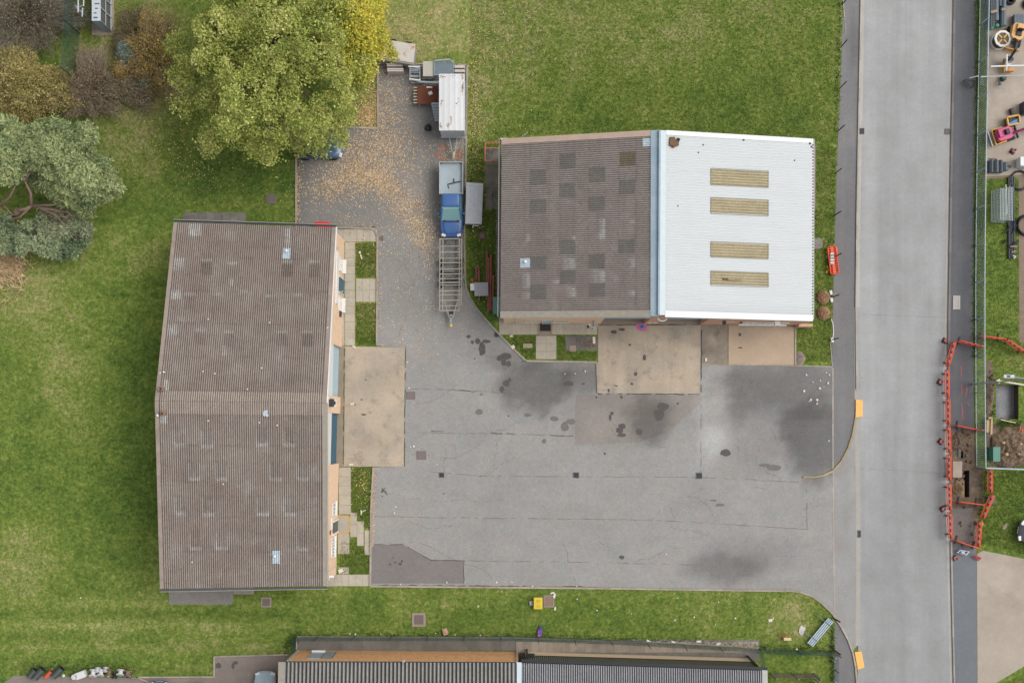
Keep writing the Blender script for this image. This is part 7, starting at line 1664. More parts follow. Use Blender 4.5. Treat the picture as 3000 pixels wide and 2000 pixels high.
def heap(name, label, px, py, rx, ry, h, mat, seed=0, cat='heap', n=34):
    V, F, T = [], [], []; c_ = G(px, py, 0)
    for i in range(n + 1):
        for j in range(n + 1):
            u, v = i / n * 2 - 1, j / n * 2 - 1; d = math.hypot(u, v); b_ = max(0, 1 - d * (1 + .25 * fbm(u * 60, v * 60, .02, seed)))
            z_ = h * (b_ ** .8) * (1 + .35 * fbm(u * 200, v * 200, .02, seed + 4)) + .06 * b_ * fbm(u * 900, v * 900, .02, seed + 2)
            V.append((c_.x + u * rx / S, c_.y + v * ry / S, max(-.02, z_ + .0 if b_ > 0 else -.02))); T.append(1.0 + .3 * fbm(u * 300, v * 300, .02, seed + 7))
    F = [[i * (n + 1) + j, (i + 1) * (n + 1) + j, (i + 1) * (n + 1) + j + 1, i * (n + 1) + j + 1] for i in range(n) for j in range(n)]
    return tag(fast(name, V, F, mat, attrs={'tone': T}), label, cat)
SPOIL = ground_mat('spoil_earth', (128, 108, 88), .5, .3, warm=(88, 74, 62), sscale=4, bscale=1.1)
heap('spoil_heap', 'brown spoil heap between the pit and the green cabinet', 2965, 1312, 62, 62, .9, SPOIL, 1); heap('soil_heap', 'small dark soil mound inside the upper dig', 2806, 1292, 24, 30, .35, SOIL, 5); heap('gravel_heap', 'tan gravel mound beside the concrete block in the dig', 2808, 1432, 18, 26, .3, ground_mat('tan_gravel', (150, 130, 100), .35, .2, warm=(120, 100, 80), sscale=6), 8)
heap('soil_heap', 'narrow strip of dug soil along the railing\'s east side', 2899, 1160, 13, 60, .25, SOIL, 9); heap('rubble_pile', 'grey rubble patch at the corner of the south entrance green', 1722, 1008, 30, 16, .08, ground_mat('grey_rubble', (128, 114, 104), .3, .2, warm=(150, 134, 118), sscale=7), 3); heap('gravel_heap', 'grey gravel spill at the corner of the small southeast lawn', 2342, 1050, 18, 24, .15, ground_mat('grey_gravel', (150, 138, 124), .35, .2, warm=(110, 100, 90), sscale=8), 6)
for i, (x, y) in enumerate(((2968, 1300), (2950, 1330), (2985, 1330), (2990, 1300), (2940, 1296))):
    mb = MB(); bmx = [Vector((random.gauss(0, 1), random.gauss(0, 1), random.gauss(0, 1))).normalized() * .14 for _ in range(14)]; bm = bmesh.new(); [bm.verts.new(v) for v in bmx]; r_ = bmesh.ops.convex_hull(bm, input=bm.verts); bm.verts.index_update()
    mb.add([v.co + G(x, y, .75) for v in bm.verts], [[v.index for v in f.verts] for f in bm.faces]); bm.free(); hard('stone', mb, M('tan_stone', (196, 166, 138), .9, .1), 'pale broken stone lying on the brown spoil heap', 'stone', group='stones on the spoil heap')
mb = MB(); mb.tube([G(2985, 1272, .3), G(2990, 1248, .5)], .05, 8); mb.tube([G(2992, 1278, .3), G(2996, 1250, .5)], .05, 8); hard('orange_ducts', mb, M('orange_duct', (206, 112, 72), .6), 'two short orange ducts poking from the spoil heap', 'ducts')
# ---------------------------------------------------------------- storage yard, top right
DUCT = M('dark_duct', (52, 62, 72), .45, .12, 5); DUCT2 = M('grey_duct', (92, 108, 118), .45, .12, 5); GREENC = M('green_cap', (54, 134, 108), .5, .06)
for i, (x, y0, y1, r, m, lb) in enumerate(((2902, -40, 82, .16, DUCT, 'dark duct nearest the bar railing in the pipe stack'), (2909, -40, 78, .15, M('brown_duct', (74, 70, 74), .5), 'brownish duct second from the bar railing in the pipe stack'), (2918, -40, 62, .2, DUCT2, 'wide grey duct in the middle of the pipe stack'), (2928, -40, 20, .2, DUCT, 'short dark duct beside the wide grey duct'), (2941, -40, 76, .17, DUCT2, 'grey duct on the east side of the pipe stack'), (2934, 24, 78, .17, DUCT, 'dark capped duct below the short ducts of the pipe stack'))):
    a, b = G(x, y0, .4), G(x, y1, .4); t = thing('duct_pipe', lb, 'duct', ((a.x + b.x) / 2, (a.y + b.y) / 2, 0), 'ducts stacked beside the railing')
    Mx = Matrix.Rotation(R(90), 3, 'X'); mb = MB(); mb.tube([a, b], r, 14); mb.build('tube', m, t, smooth=False)
    mb = MB(); mb.tube([b, b + Vector((0, -.04, 0))], r * .8, 12); mb.build('end', HOLE if i in (2, 3) else GREENC, t)
for x, y, lb in ((2916, 61, 'green pipe cap at the wide grey duct\'s end'), (2920, 76, 'green pipe cap lowest in the pipe stack'), (2934, 74, 'bright green pipe cap beside the capped dark duct'), (2904, 83, 'small green pipe cap near the bar railing')):
    mb = MB(); mb.lathe([(0, 0), (.15, 0), (.15, .12), (.1, .16), (0, .17)], 12, G(x, y, .35)); hard('green_plug', mb, GREENC, lb, 'pipe plug')
mb = MB(); mb.bar(G(2903, 37, .75), G(2922, 32, .75), .18, .10); hard('timber_block', mb, WOOD, 'pale timber block laid over the western ducts', 'timber'); mb = MB(); mb.bar(G(2934, 30, .75), G(2945, 27, .75), .13, .10); hard('timber_block', mb, WOOD, 'pale timber block laid over the eastern ducts', 'timber')
def ringlathe(c, ro, ri, h, mat3=None, n=28): return [(ri, 0), (ro, 0), (ro, h), (ri, h)]
t = thing('cable_drum', 'white cable drum with a yellow cross beside the railing', 'cable drum', tuple(G(2925, 125, 0))); c_ = G(2925, 124, 0)
for z_ in (.0, .72): mb = MB(); mb.lathe([(.46, z_), (.62, z_), (.62, z_ + .08), (.46, z_ + .08), (.46, z_)], 10, c_); mb.build('flange', OFFW, t)
mb = MB(); mb.lathe([(.5, .08), (.5, .72)], 20, c_); mb.build('coil', M('dark_cable', (84, 76, 72), .7, .2, 8), t); mb = MB(); mb.lathe([(.0, .70), (.45, .70), (.45, .73), (0, .73)], 16, c_); mb.build('core', M('core_brown', (110, 92, 80), .7, .2), t)
for k in range(4): a = R(45 + 90 * k); mb = MB(); mb.bar(c_ + Vector((.1 * math.cos(a), .1 * math.sin(a), .76)), c_ + Vector((.47 * math.cos(a), .47 * math.sin(a), .76)), .09, .05); mb.build('spoke', M('yellow_spoke', (214, 176, 66), .5), t)
def digger(name, label, px, py, rz, paintm, boom_to, cab=True, guard=None):
    """mini excavator: tracks, house, boom in two pieces, bucket; local +Y is forwards"""
    t = thing(name, label, 'digger')
    for sx in (-1, 1):
        mb = MB(); pts = []
        for k in range(24):
            a = 2 * math.pi * k / 24; pts.append((math.cos(a) * .2 + (.5 if math.cos(a) > 0 else -.5), math.sin(a) * .2))
        n = len(pts); mb.add([(sx * .42 - .12, p[0], .2 + p[1]) for p in pts] + [(sx * .42 + .12, p[0], .2 + p[1]) for p in pts], [list(range(n)), [n + i for i in range(n)][::-1]] + [[i, (i + 1) % n, n + (i + 1) % n, n + i] for i in range(n)])
        mb.build('track', RUBBER, t)
    mb = MB(); mb.loft([[(-.45, -.62, z), (-.3, -.78, z), (.3, -.78, z), (.45, -.62, z), (.45, .2, z), (.25, .42, z), (-.25, .42, z), (-.45, .2, z)] for z in (.45, .95)]); hs_ = mb.build('house', paintm, t, bevel=.04)
    mb = MB(); mb.box((-.1, -.5, 1.05), (.6, .42, .2)); mb.build('engine_cover', paintm, hs_, bevel=.04); mb = MB(); mb.box((-.05, -.05, 1.0), (.4, .4, .12)); mb.box((-.05, -.24, 1.2), (.4, .1, .4)); mb.build('seat', BLACK, t, bevel=.03)
    b = [Vector((.15, .35, .8)), Vector((.2, .95, 1.7)), Vector((.22, 1.5, 1.75))] + [Vector((.24, 2.0, .9))]
    mb = MB(); mb.bar(b[0], b[1], .16, .2); mb.bar(b[1], b[2], .15, .18); mb.build('boom', paintm if guard else BLACK, t); mb = MB(); mb.bar(b[2] + Vector((0, -.05, .05)), b[3], .12, .16); ar = mb.build('dipper_arm', paintm if guard else BLACK, t)
    mb = MB(); mb.loft([[(b[3].x + sx, 1.85 + y, z) for sx, y, z in ((-.22, 0, .7), (.22, 0, .7), (.22, .3, .75), (-.22, .3, .75))], [(b[3].x + sx, 1.85 + y, z) for sx, y, z in ((-.22, -.1, .4), (.22, -.1, .4), (.22, .12, .35), (-.22, .12, .35))]]); mb.build('bucket', STEEL_D, t)
    mb = MB(); mb.bar((-.55, .95, .25), (.55, .95, .25), .05, .35); mb.bar((-.3, .5, .3), (-.3, .95, .25), .08, .08); mb.bar((.3, .5, .3), (.3, .95, .25), .08, .08); mb.build('dozer_blade', M('blade_orange', (214, 150, 50), .5) if not guard else STEEL_D, t)
    if guard:
        mb = MB(); mb.tube([(-.5, -.1, .6), (-.55, -.9, .6), (.55, -.9, .6), (.5, -.1, .6)], .07, 8); mb.build('guard_rail', guard, t)
        mb = MB(); mb.box((0, -1.15, .4), (1.1, .06, .3)); mb.build('rear_bar', STEEL, t)
    return place(t, G(px, py, .02), rz)
digger('mini_digger', 'orange mini digger with a black arm pointing down the yard', 2966, 112, R(168), M('digger_orange', (226, 172, 106), .45, .06), None)
digger('mini_digger', 'pink mini digger with a yellow guard rail in the storage yard', 2936, 398, R(-72), M('digger_pink', (206, 72, 124), .4, .06), None, guard=M('guard_yellow', (228, 176, 70), .5))
mb = MB(); mb.lathe([(0, 0), (.14, .0), (.14, .1), (0, .12)], 10, G(2970, 165, .3))
t = thing('yellow_frame_barrow', 'yellow and orange painted frame under the white crossed pole', 'frame', tuple(G(2952, 195, 0)))
for x0, y0, x1, y1, m in ((2941, 178, 2945, 211, M('deep_yellow', (206, 150, 34), .6)), (2953, 200, 2972, 208, M('deep_orange', (226, 150, 66), .6))):
    a, b = G(x0, y1, .5), G(x1, y0, .5); mb = MB(); mb.box(((a.x + b.x) / 2, (a.y + b.y) / 2, .3), (b.x - a.x, b.y - a.y, .4)); mb.build('panel', m, t, bevel=.02)
mb = MB(); mb.tube([G(2955, 165, .7), G(2959, 190, .6)], .05); mb.lathe([(0, 0), (.18, 0), (.18, .3), (0, .3)], 10, G(2958, 177, .4)); mb.build('engine', BLACK, t)
bundle('grating_pile', 'blue grey bar gratings piled by the orange digger', 2972, 42, 3030, 76, .5, 12, M('slate_grating', (104, 116, 128), .6, .15, 6), False, cat='grating pile')
mb = MB()
for i in range(9): mb.tube([G(2975 + i * 5, 78, .15), G(2978 + i * 5, 92, .2)], .04, 6)
hard('rod_bundle', mb, M('pale_rod', (186, 176, 160), .7), 'row of short pale rods below the blue grey gratings', 'rods')
for x, y, ro, lb in ((2958, 2, .38, 'black tyre at the top edge of the storage yard'), (3010, 14, .4, 'black tyre at the top right corner')):
    mb = MB(); mb.lathe([(ro * .5, .05), (ro * .7, 0), (ro, .06), (ro, .2), (ro * .7, .26), (ro * .5, .2), (ro * .5, .05)], 20, G(x, y, .01)); hard('tyre', mb, RUBBER, lb, 'tyre', smooth=True)
mb = MB(); mb.lathe([(0, 0), (.2, 0), (.22, .3), (.16, .4), (0, .42)], 12, G(2936, 232, .01)); mb.tube([G(2928, 232, .2), G(2926, 248, .3)], .05, 6); mb.box(G(2930, 247, .2), (.12, .12, .12)); hard('compactor', mb, M('dark_green_metal', (62, 78, 76), .6, .15), 'dark green grey machine below the long pale pole', 'machine', .01)
t = thing('skip_tray', 'yellow edged tray with a blue sheet above the pink digger', 'tray', tuple(G(2969, 352, 0)))
q = [G(2951, 344, .6), G(2986, 337, .6), G(2989, 360, .6), G(2955, 368, .6)]; c_ = sum(q, Vector()) / 4
mb = MB()
for a, b in zip(q, q[1:] + q[:1]): mb.bar(a - Vector((0, 0, .1)), b - Vector((0, 0, .1)), .09, .24)
mb.build('rim', M('amber_rim', (222, 172, 76), .5), t); mb = MB(); mb.prism([(p.x, p.y) for p in q], .05, .4); mb.build('body', M('dark_tray', (70, 66, 60), .7), t); mb = MB(); mb.slab([q[0].lerp(q[3], .75) - Vector((0, 0, .12)), q[1].lerp(q[2], .3) - Vector((0, 0, .12)), q[2].lerp(q[3], .1) - Vector((0, 0, .12)), q[3].lerp(q[0], .1) - Vector((0, 0, .12))], (0, 0, -.03)); mb.build('blue_sheet', M('blue_sheet', (86, 136, 186), .5, .1, 6), t)
mb = MB(); mb.box(G(2965, 326, .2), (.3, .42, .36), .3); mb.box(G(2966, 324, .4), (.14, .2, .04), .3); hard('brown_motor', mb, M('brown_motor', (92, 76, 72), .7, .15), 'small brown square motor above the yellow edged tray', 'motor', .03)
mb = MB(); mb.box(G(3002, 318, .4), (.4, .9, .7)); mb.box(G(2994, 316, .3), (.16, .7, .5)); hard('dark_crate', mb, M('dark_grey_crate', (76, 76, 80), .7, .1), 'dark grey crate at the right edge of the storage yard', 'crate', .02)
t = thing('attachment_row', 'row of dark grey digger buckets beside the railing below the pink digger', 'digger buckets', tuple(G(2930, 488, 0)))
for x, w in ((2903, 10), (2918, 12), (2931, 9), (2944, 16)):
    mb = MB(); c_ = G(x, 488, .3); pts = [(-.18, 0), (-.2, .35), (0, .5), (.2, .4), (.22, .1), (.1, -.02)]; n = len(pts); hw = .45 if w < 14 else .3
    mb.add([(c_.x + p[0] * w / 14, c_.y - hw, p[1] + .02) for p in pts] + [(c_.x + p[0] * w / 14, c_.y + hw, p[1] + .02) for p in pts], [list(range(n)), [n + i for i in range(n)][::-1]] + [[i, (i + 1) % n, n + (i + 1) % n, n + i] for i in range(n)]); mb.build('bucket', M('slate_steel', (88, 96, 102), .5, .15, 5), t, bevel=.02)
mb = MB(); mb.tube([G(2944, 488, .4), G(2960, 488, .3)], .12, 8); mb.tube([G(2896, 466, .3), G(2920, 467, .3)], .04); mb.build('hitch', DARKM, t)
mb = MB(); mb.box(G(2999, 476, .45), (.82, .66, .8)); mb.lathe([(.09, .86), (.09, .92), (0, .92)], 10, G(2992, 476, 0)); hard('water_tank', mb, M('white_tank', (222, 226, 224), .4, .03), 'white plastic tank at the right edge above the lawn', 'tank', .06)
def coil(label, px, py, r, n, tube=.035, z=.05):
    mb = MB(); c_ = G(px, py, 0)
    for k in range(n): rr = r * random.uniform(.86, 1.06); ox, oy = random.uniform(-.05, .05), random.uniform(-.05, .05); mb.tube([c_ + Vector((ox + rr * math.cos(a), oy + rr * math.sin(a), z + k * tube * 1.3)) for a in np.linspace(0, 2 * math.pi, 29)], tube, 6, cap=False)
    hard('hose_coil', mb, BLACK, label, 'hose coil', smooth=True, group='black hose coils by the right lawn')
coil('black hose coil lying half over the black pipes', 2986, 530, .72, 4); coil('larger black hose coil on the path at the right edge', 3006, 660, .72, 6)
t = thing('barrier_stack', 'stack of white galvanised crowd barriers on the right lawn', 'barrier stack', tuple(G(2922, 606, 0)))
for k in range(9):
    x = 2905 + k * 4.4; dy = random.uniform(-4, 4); a, b = G(x, 563 + dy - k * 1.2, .2), G(x - 1, 652 + dy * .5, .2); mb = MB(); h_ = 1.0; lean = Vector((.25, 0, 0))
    mb.tube([a, a + lean + Vector((0, 0, h_)), b + lean + Vector((0, 0, h_)), b, a], .022, 6)
    for i in range(12): p = a.lerp(b, (i + .5) / 12); mb.tube([p, p + lean + Vector((0, 0, h_))], .010, 5)
    mb.build('barrier', M('white_galvanised', (206, 216, 214), .4, .06, metal=.1), t)
mb = MB(); mb.tube([G(2947, 541, .3), G(2950, 625, .3), G(2946, 628, .3)], .035, 6); hard('white_tube', mb, WHITE, 'thin white tube between the barrier stack and the black pipes', 'tube')
for i, x in enumerate((2955, 2960, 2965, 2970)):
    mb = MB(); a, b = G(x, 518, .12 + .02 * (i % 2)), G(x + 1, 758, .12); mb.tube([a, b], .065, 10); hard('black_pipe', mb, M('black_pipe_plastic', (44, 50, 58), .4, .08), f'long straight black pipe on the right lawn, {ORD[i]} from the barrier stack', 'pipe', group='straight black pipes on the right lawn')
mb = MB(); mb.tube([G(2942, 646, .2), G(2954, 655, .25), G(2956, 668, .25), G(2942, 684, .2)], .05, 8); hard('bent_pipe', mb, BLACK, 'bent black pipe west of the straight black pipes', 'pipe'); mb = MB(); mb.tube([G(2960, 640, .3), G(2972, 648, .35), G(2976, 662, .35), G(2968, 684, .3)], .05, 8); hard('bent_pipe', mb, BLACK, 'bent black pipe curling over the straight black pipes', 'pipe')
mb = MB(); mb.tube([G(2938, 706, .1), G(2946, 704, .2), G(2942, 712, .1)], .07, 8); hard('pipe_fitting', mb, BLACK, 'small black pipe fitting on the grass beside the pipes', 'fitting'); mb = MB(); mb.tube([G(2962, 722, .35), G(2976, 712, .4), G(2984, 704, .35)], .07, 8); hard('pipe_fitting', mb, BLACK, 'black elbow fitting lying over the pipes\' lower end', 'fitting')
mb = MB(); mb.bar(G(2960, 722, .42), G(2980, 722, .42), .08, .04); mb.bar(G(2964, 739, .3), G(2976, 735, .3), .08, .04); hard('timber_batten', mb, WOOD, 'two pale battens across the black pipes\' lower end', 'batten')
mb = MB()
for x, y in ((2968, 750), (2973, 752), (2970, 756)): mb.lathe([(0, 0), (.06, 0), (.05, .12), (0, .14)], 8, G(x, y, .2))
hard('plastic_bottle', mb, OFFW, 'white plastic bottles at the foot of the black pipes', 'bottle')
mb = MB(); mb.box(G(2944, 1542, .02), (.22, .42, .06), -.6); hard('brick', mb, M('grey_brick', (150, 134, 122), .9), 'single loose brick on the lower right lawn', 'brick', .01)
# ---------------------------------------------------------------- pipes and drums, bottom left
def pipe(label, a, b, r, mat, corr=True, cat='pipe', inner=.78, z=None):
    z = r if z is None else z; A, B = G(*a, z), G(*b, z); d = (B - A); L = d.length; d.normalize(); t = thing('drain_pipe', label, cat, ((A.x + B.x) / 2, (A.y + B.y) / 2, 0)); mb = MB()
    n = max(2, int(L / .09)); pts, rs = [], []
    for i in range(n * 2 + 1): pts.append(A + d * (L * i / (n * 2))); rs.append(r * (1.0 if i % 2 == 0 or not corr else .9))
    mb.tube(pts, rs, 16, cap=False); mb.build('wall', mat, t)
    mb = MB(); mb.tube([A + d * .01, A + d * (L - .01)], r * inner, 16, cap=False); q = A + d * (L * .5); mb.tube([q, q + d * .02], r * inner * .99, 16); mb.build('bore', HOLE, t)
    x = d.cross(Vector((0, 0, 1))).normalized(); y = d.cross(x); mb = MB()
    for P0, sg in ((A, -1), (B, 1)):
        o = len(mb.v)
        for rr in (r, r * inner):
            for k in range(16): a_ = 2 * math.pi * k / 16; mb.v.append(tuple(P0 + (x * math.cos(a_) + y * math.sin(a_)) * rr))
        for k in range(16): mb.f.append([o + k, o + (k + 1) % 16, o + 16 + (k + 1) % 16, o + 16 + k]); mb.mi.append(0)
    mb.build('rim', mat, t)
BP = M('dark_green_grey_pipe', (66, 74, 72), .5, .1)
pipe('dark corrugated pipe furthest left of the pipe offcuts', (86, 1982), (104, 1960), .24, BP); pipe('dark corrugated pipe with a thick ribbed collar, second from the left', (103, 1984), (126, 1958), .27, BP); pipe('orange pipe between the dark pipe offcuts', (133, 1983), (151, 1965), .16, M('orange_pipe', (206, 92, 70), .5, .08), False, inner=.6); pipe('dark corrugated pipe right of the orange pipe', (157, 1980), (182, 1956), .26, BP)
mb = MB(); mb.lathe([(0, 0), (.1, .0), (.12, .1), (.05, .2), (0, .2)], 8, G(187, 1977, 0)); hard('white_tub', mb, OFFW, 'small white tub beside the rightmost dark pipe', 'tub')
mb = MB(); mb.box(G(238, 1975, .25), (.72, .5, .5), .35); hard('white_box', mb, M('white_foam', (216, 214, 212), .8, .05), 'tilted white block among the drums at the bottom left', 'block', .03)
mb = MB(); mb.lathe([(0, 0), (.2, 0), (.2, .5), (0, .5)], 12, G(224, 1978, .0)); hard('white_roll', mb, M('white_roll', (208, 206, 206), .7), 'white roll beside the tilted white block', 'roll')
def spool(label, px, py, r, w, face, hub, lean=.5, rz=0.):
    t = thing('drum', label, 'cable drum', tuple(G(px, py, 0))); Mx = Matrix.Rotation(rz, 3, 'Z') @ Matrix.Rotation(R(90) - lean, 3, 'X'); c_ = G(px, py, r * .95)
    mb = MB(); mb.lathe([(0, -w / 2), (r, -w / 2), (r, -w / 2 + .04), (r * .55, -w / 2 + .04), (r * .55, w / 2 - .04), (r, w / 2 - .04), (r, w / 2), (0, w / 2)], 20, c_, Mx); mb.build('body', face, t)
    for s_ in (-1, 1): mb = MB(); mb.lathe([(0, 0), (r * .35, 0), (r * .35, .03), (0, .03)], 12, c_ + Mx @ Vector((0, 0, s_ * (w / 2 + .003) if s_ > 0 else -(w / 2 + .033))), Mx); mb.build('hub', hub, t)
WD = M('white_drum', (212, 212, 214), .6, .05); 
spool('white drum with an orange centre among the bottom left drums', 273, 1971, .30, .45, WD, M('orange_hub', (220, 110, 80), .6)); spool('plain white drum right of the orange centred drum', 296, 1970, .28, .4, WD, M('grey_hub', (150, 156, 166), .6)); spool('brown and black drum in the middle of the bottom left row', 319, 1971, .30, .45, M('brown_drum', (116, 102, 78), .8, .2, 6), CREAM); spool('black drum standing in front of the brown drum', 336, 1979, .2, .3, BLACK, STEEL_D); spool('white ring drum beside the black drum', 353, 1969, .29, .35, WD, M('grey_green_hub', (140, 148, 140), .7)); spool('mottled red and black drum at the right end of the row', 374, 1974, .28, .4, M('mottled_drum', (110, 96, 90), .8, .2, 6, rgb2=(206, 150, 140), mixscale=5), BLACK); spool('white drum half hidden behind the orange centred drum', 286, 1962, .24, .3, WD, WD); spool('white drum top behind the brown drum', 310, 1961, .22, .3, WD, WD)
# ---------------------------------------------------------------- top left cabinet and mast
t = thing('equipment_cabinet', 'tall grey steel equipment cabinet with open side panels on a plinth at the top edge', 'cabinet', tuple(G(320, 20, 0))); zt = 2.35; A, B = G(303, 94, 0), G(328, 94, 0); yN = G(300, -60, 0).y; CAB = M('cabinet_grey', (196, 204, 210), .5, .05)
x0, x1, y0 = A.x, B.x, A.y; mb = MB(); mb.box(((x0 + x1) / 2, (y0 + yN) / 2, zt - .04), (x1 - x0, yN - y0, .08)); tp_ = mb.build('top', CAB, t, bevel=.01)
mb = MB()
for i in range(7): mb.box(((x0 + x1) / 2 + random.uniform(-.08, .08), y0 + .22 + i * .33, zt + .012), (random.choice((.34, .2, .28)), random.choice((.07, .22, .1)), .02))
mb.build('vent', M('dark_vent', (84, 84, 92), .6), tp_)
mb = MB(); mb.box(((x0 + x1) / 2, y0 + .03, zt / 2 - .02), (x1 - x0, .05, zt - .1)); mb.box((x0 + .03, (y0 + yN) / 2, zt / 2), (.05, yN - y0 - .14, zt - .14)); mb.build('side_panel', M('blue_grey_panel', (158, 172, 182), .5, .05), t)
for k in range(5): yy = y0 + .05 + k * .95; mb = MB(); mb.bar((x1 - .03, yy, 0.04), (x1 - .03, yy, zt - .09), .07, .06); mb.build('frame_post', CAB, t)
mb = MB(); mb.bar((x1 - .03, y0 + .09, .1), (x1 - .03, yN, .1), .06, .08); mb.bar((x1 - .03, y0 + .09, 1.2), (x1 - .03, yN, 1.2), .04, .04); mb.build('frame_rail', CAB, t)
mb = MB(); mb.box((x1 - .12, (y0 + yN) / 2, 1.15), (.04, yN - y0 - .2, 2.0)); mb.build('open_louvre', M('dark_grey_louvre', (104, 106, 102), .7, .2, 4), t)
t = thing('crossarm_mast', 'thin grey mast with three cross bars west of the equipment cabinet', 'mast', tuple(G(268, 62, 0))); b_ = G(270, 64, 0); mb = MB(); mb.tube([b_, b_ + Vector((0, 0, 3.3))], .04, 8); mb.build('pole', STEEL, t)
for ya, yb, x, z_ in ((-50, 37, 230, 3.25), (24, 49, 242, 2.6), (-50, 18, 246, 2.9)): mb = MB(); a, b = G(x, ya, z_), G(x - 1, yb, z_); mb.bar(a, b, .07, .06); mb.build('crossarm', M('pale_crossarm', (206, 214, 216), .5), t); mb = MB(); mb.bar(Vector((b_.x, b_.y, z_ - .06)), Vector((b.x, max(b.y + .1, b_.y - .3), z_ - .06)), .05, .04); mb.build('bracket', STEEL, t)
# ---------------------------------------------------------------- south grass strip
t = thing('yellow_crate', 'yellow plastic crate next to the brown cover on the south grass strip', 'crate', tuple(G(1576, 1763, 0))); c_ = G(1576, 1763, 0); mb = MB(); mb.loft([[(c_.x + sx * s, c_.y + sy * s * 1.32, z_) for sx, sy in ((-.3, -.3), (.3, -.3), (.3, .3), (-.3, .3))] for s, z_ in ((.9, .02), (1., .5))]); mb.build('body', YEL, t, bevel=.03)
mb = MB(); mb.box(c_ + Vector((0, 0, .53)), (.64, .84, .05)); ld = mb.build('lid', YEL, t, bevel=.02); mb = MB()
for i, w in enumerate((.34, .30, .36)): mb.box(c_ + Vector((0, .24 - i * .075, .558)), (w, .03, .006))
for i in range(4): mb.box(c_ + Vector((0, -.05 - i * .08, .557)), (.36, .018, .004))
mb.build('printed_lines', M('faded_print', (170, 140, 40), .6), ld)
mb = MB(); mb.box(G(1556, 1766, .12), (.26, .34, .2), .15); hard('grey_container', mb, M('pale_grey_plastic', (186, 190, 194), .5), 'small pale grey container west of the yellow crate', 'container', .04)
mb = MB(); mb.box(G(1624, 1744, .06), (.16, .36, .1), -.2); mb.box(G(1618, 1736, .05), (.3, .12, .06), .3); hard('white_bag', mb, OFFW, 'white plastic bag caught at the cover beside the yellow crate', 'bag', .03); mb = MB(); mb.box(G(1626, 1782, .05), (.12, .26, .08), -.2); hard('white_bottle', mb, OFFW, 'white bottle below the brown cover beside the yellow crate', 'bottle', .03)
mb = MB(); mb.box(G(1581, 1853, .10), (.3, .55, .18), -.15); mb.box(G(1583, 1850, .2), (.18, .3, .04), -.2); tb = thing('purple_bag', 'purple and orange crumpled bag at the path edge', 'bag', tuple(G(1581, 1853, 0))); mb.build('bag', M('purple_bag', (116, 74, 176), .5, .15, 8, rgb2=(222, 140, 90), mixscale=6, mixlo=.5, mixhi=.6), tb, bevel=.05); mb = MB(); mb.box(G(1583, 1838, .08), (.2, .22, .12), .3); mb.build('flap', M('blue_flap', (50, 70, 150), .5), tb, bevel=.04)
mb = MB(); mb.box(G(1304, 1849, .12), (.34, .5, .2), .3); mb.box(G(1306, 1847, .24), (.26, .34, .05), .5); hard('cardboard_box', mb, M('crushed_cardboard', (190, 156, 132), .8, .12, 6), 'crushed cardboard box at the path edge of the south grass', 'box', .03)
t = thing('steel_ramp', 'ribbed blue grey steel ramp with two straps lying on the corner grass', 'ramp', tuple(G(2402, 1850, 0))); q = [G(2427, 1808, .25), G(2441, 1820, .25), G(2381, 1893, .25), G(2365, 1882, .25)]
mb = MB(); mb.slab(q, (0, 0, -.05)); mb.build('deck', M('ramp_blue_grey', (158, 178, 190), .5, .08, 4), t); mb = MB()
for f in (.06, .34, .64, .94): a, b = q[0].lerp(q[1], f), q[3].lerp(q[2], f); mb.bar(a + Vector((0, 0, .03)), b + Vector((0, 0, .03)), .07, .06)
mb.build('rib', M('ramp_rib', (184, 200, 208), .5), t)
for f in (.16, .78): a, b = q[0].lerp(q[3], f), q[1].lerp(q[2], f); d = (a - b).normalized(); mb = MB(); mb.bar(b + Vector((0, 0, .08)), a + d * .75 + Vector((0, 0, .02)), .05, .03); mb.build('strap', M('grey_strap', (110, 118, 120), .7), t)
mb = MB(); mb.prism([(G(*p).x, G(*p).y) for p in ((2346, 1830), (2360, 1838), (2352, 1858), (2347, 1859), (2340, 1852), (2341, 1840))], .03, .06); hard('paper_sheet', mb, M('grey_paper', (206, 204, 200), .8), 'torn pale grey sheet west of the steel ramp', 'sheet')
t = thing('tipped_stool', 'red legged stool tipped over on the corner grass', 'stool', tuple(G(2300, 1868, 0))); mb = MB(); mb.box(G(2306, 1870, .3), (.54, .2, .36)); mb.build('seat', CREAM, t, bevel=.02); RL = M('red_leg', (170, 50, 46), .5)
for a, b in (((2280, 1851), (2295, 1868)), ((2297, 1852), (2311, 1865))): mb = MB(); mb.bar(G(*a, .12), G(*b, .3), .05, .05); mb.build('leg', RL, t)
for x, y, sx, lb in ((2257, 1816, .3, 'cream scrap west of the stool on the corner grass'), (2265, 1811, .14, 'white scrap beside the cream scrap on the corner grass'), (2334, 1901, .2, 'pinkish scrap at the foot of the green fence post')):
    mb = MB(); mb.box(G(x, y, .04), (sx, sx * .7, .06), random.uniform(0, 3)); hard('litter_scrap', mb, M('cream_scrap', (226, 216, 196), .8), lb, 'litter', .02)
for x, y, lb in ((1900, 1877, 'white scrap under the terrace fence between the middle posts'), (1973, 1880, 'long pale wrapper against the terrace fence'), (2047, 1878, 'cream wrapper standing at the terrace fence'), (2105, 1885, 'white bag at the base of a terrace fence post')):
    mb = MB(); mb.box(G(x, y, .05), (.34, .14, .08), random.uniform(-.5, .5)); hard('litter_scrap', mb, OFFW, lb, 'litter', .02)
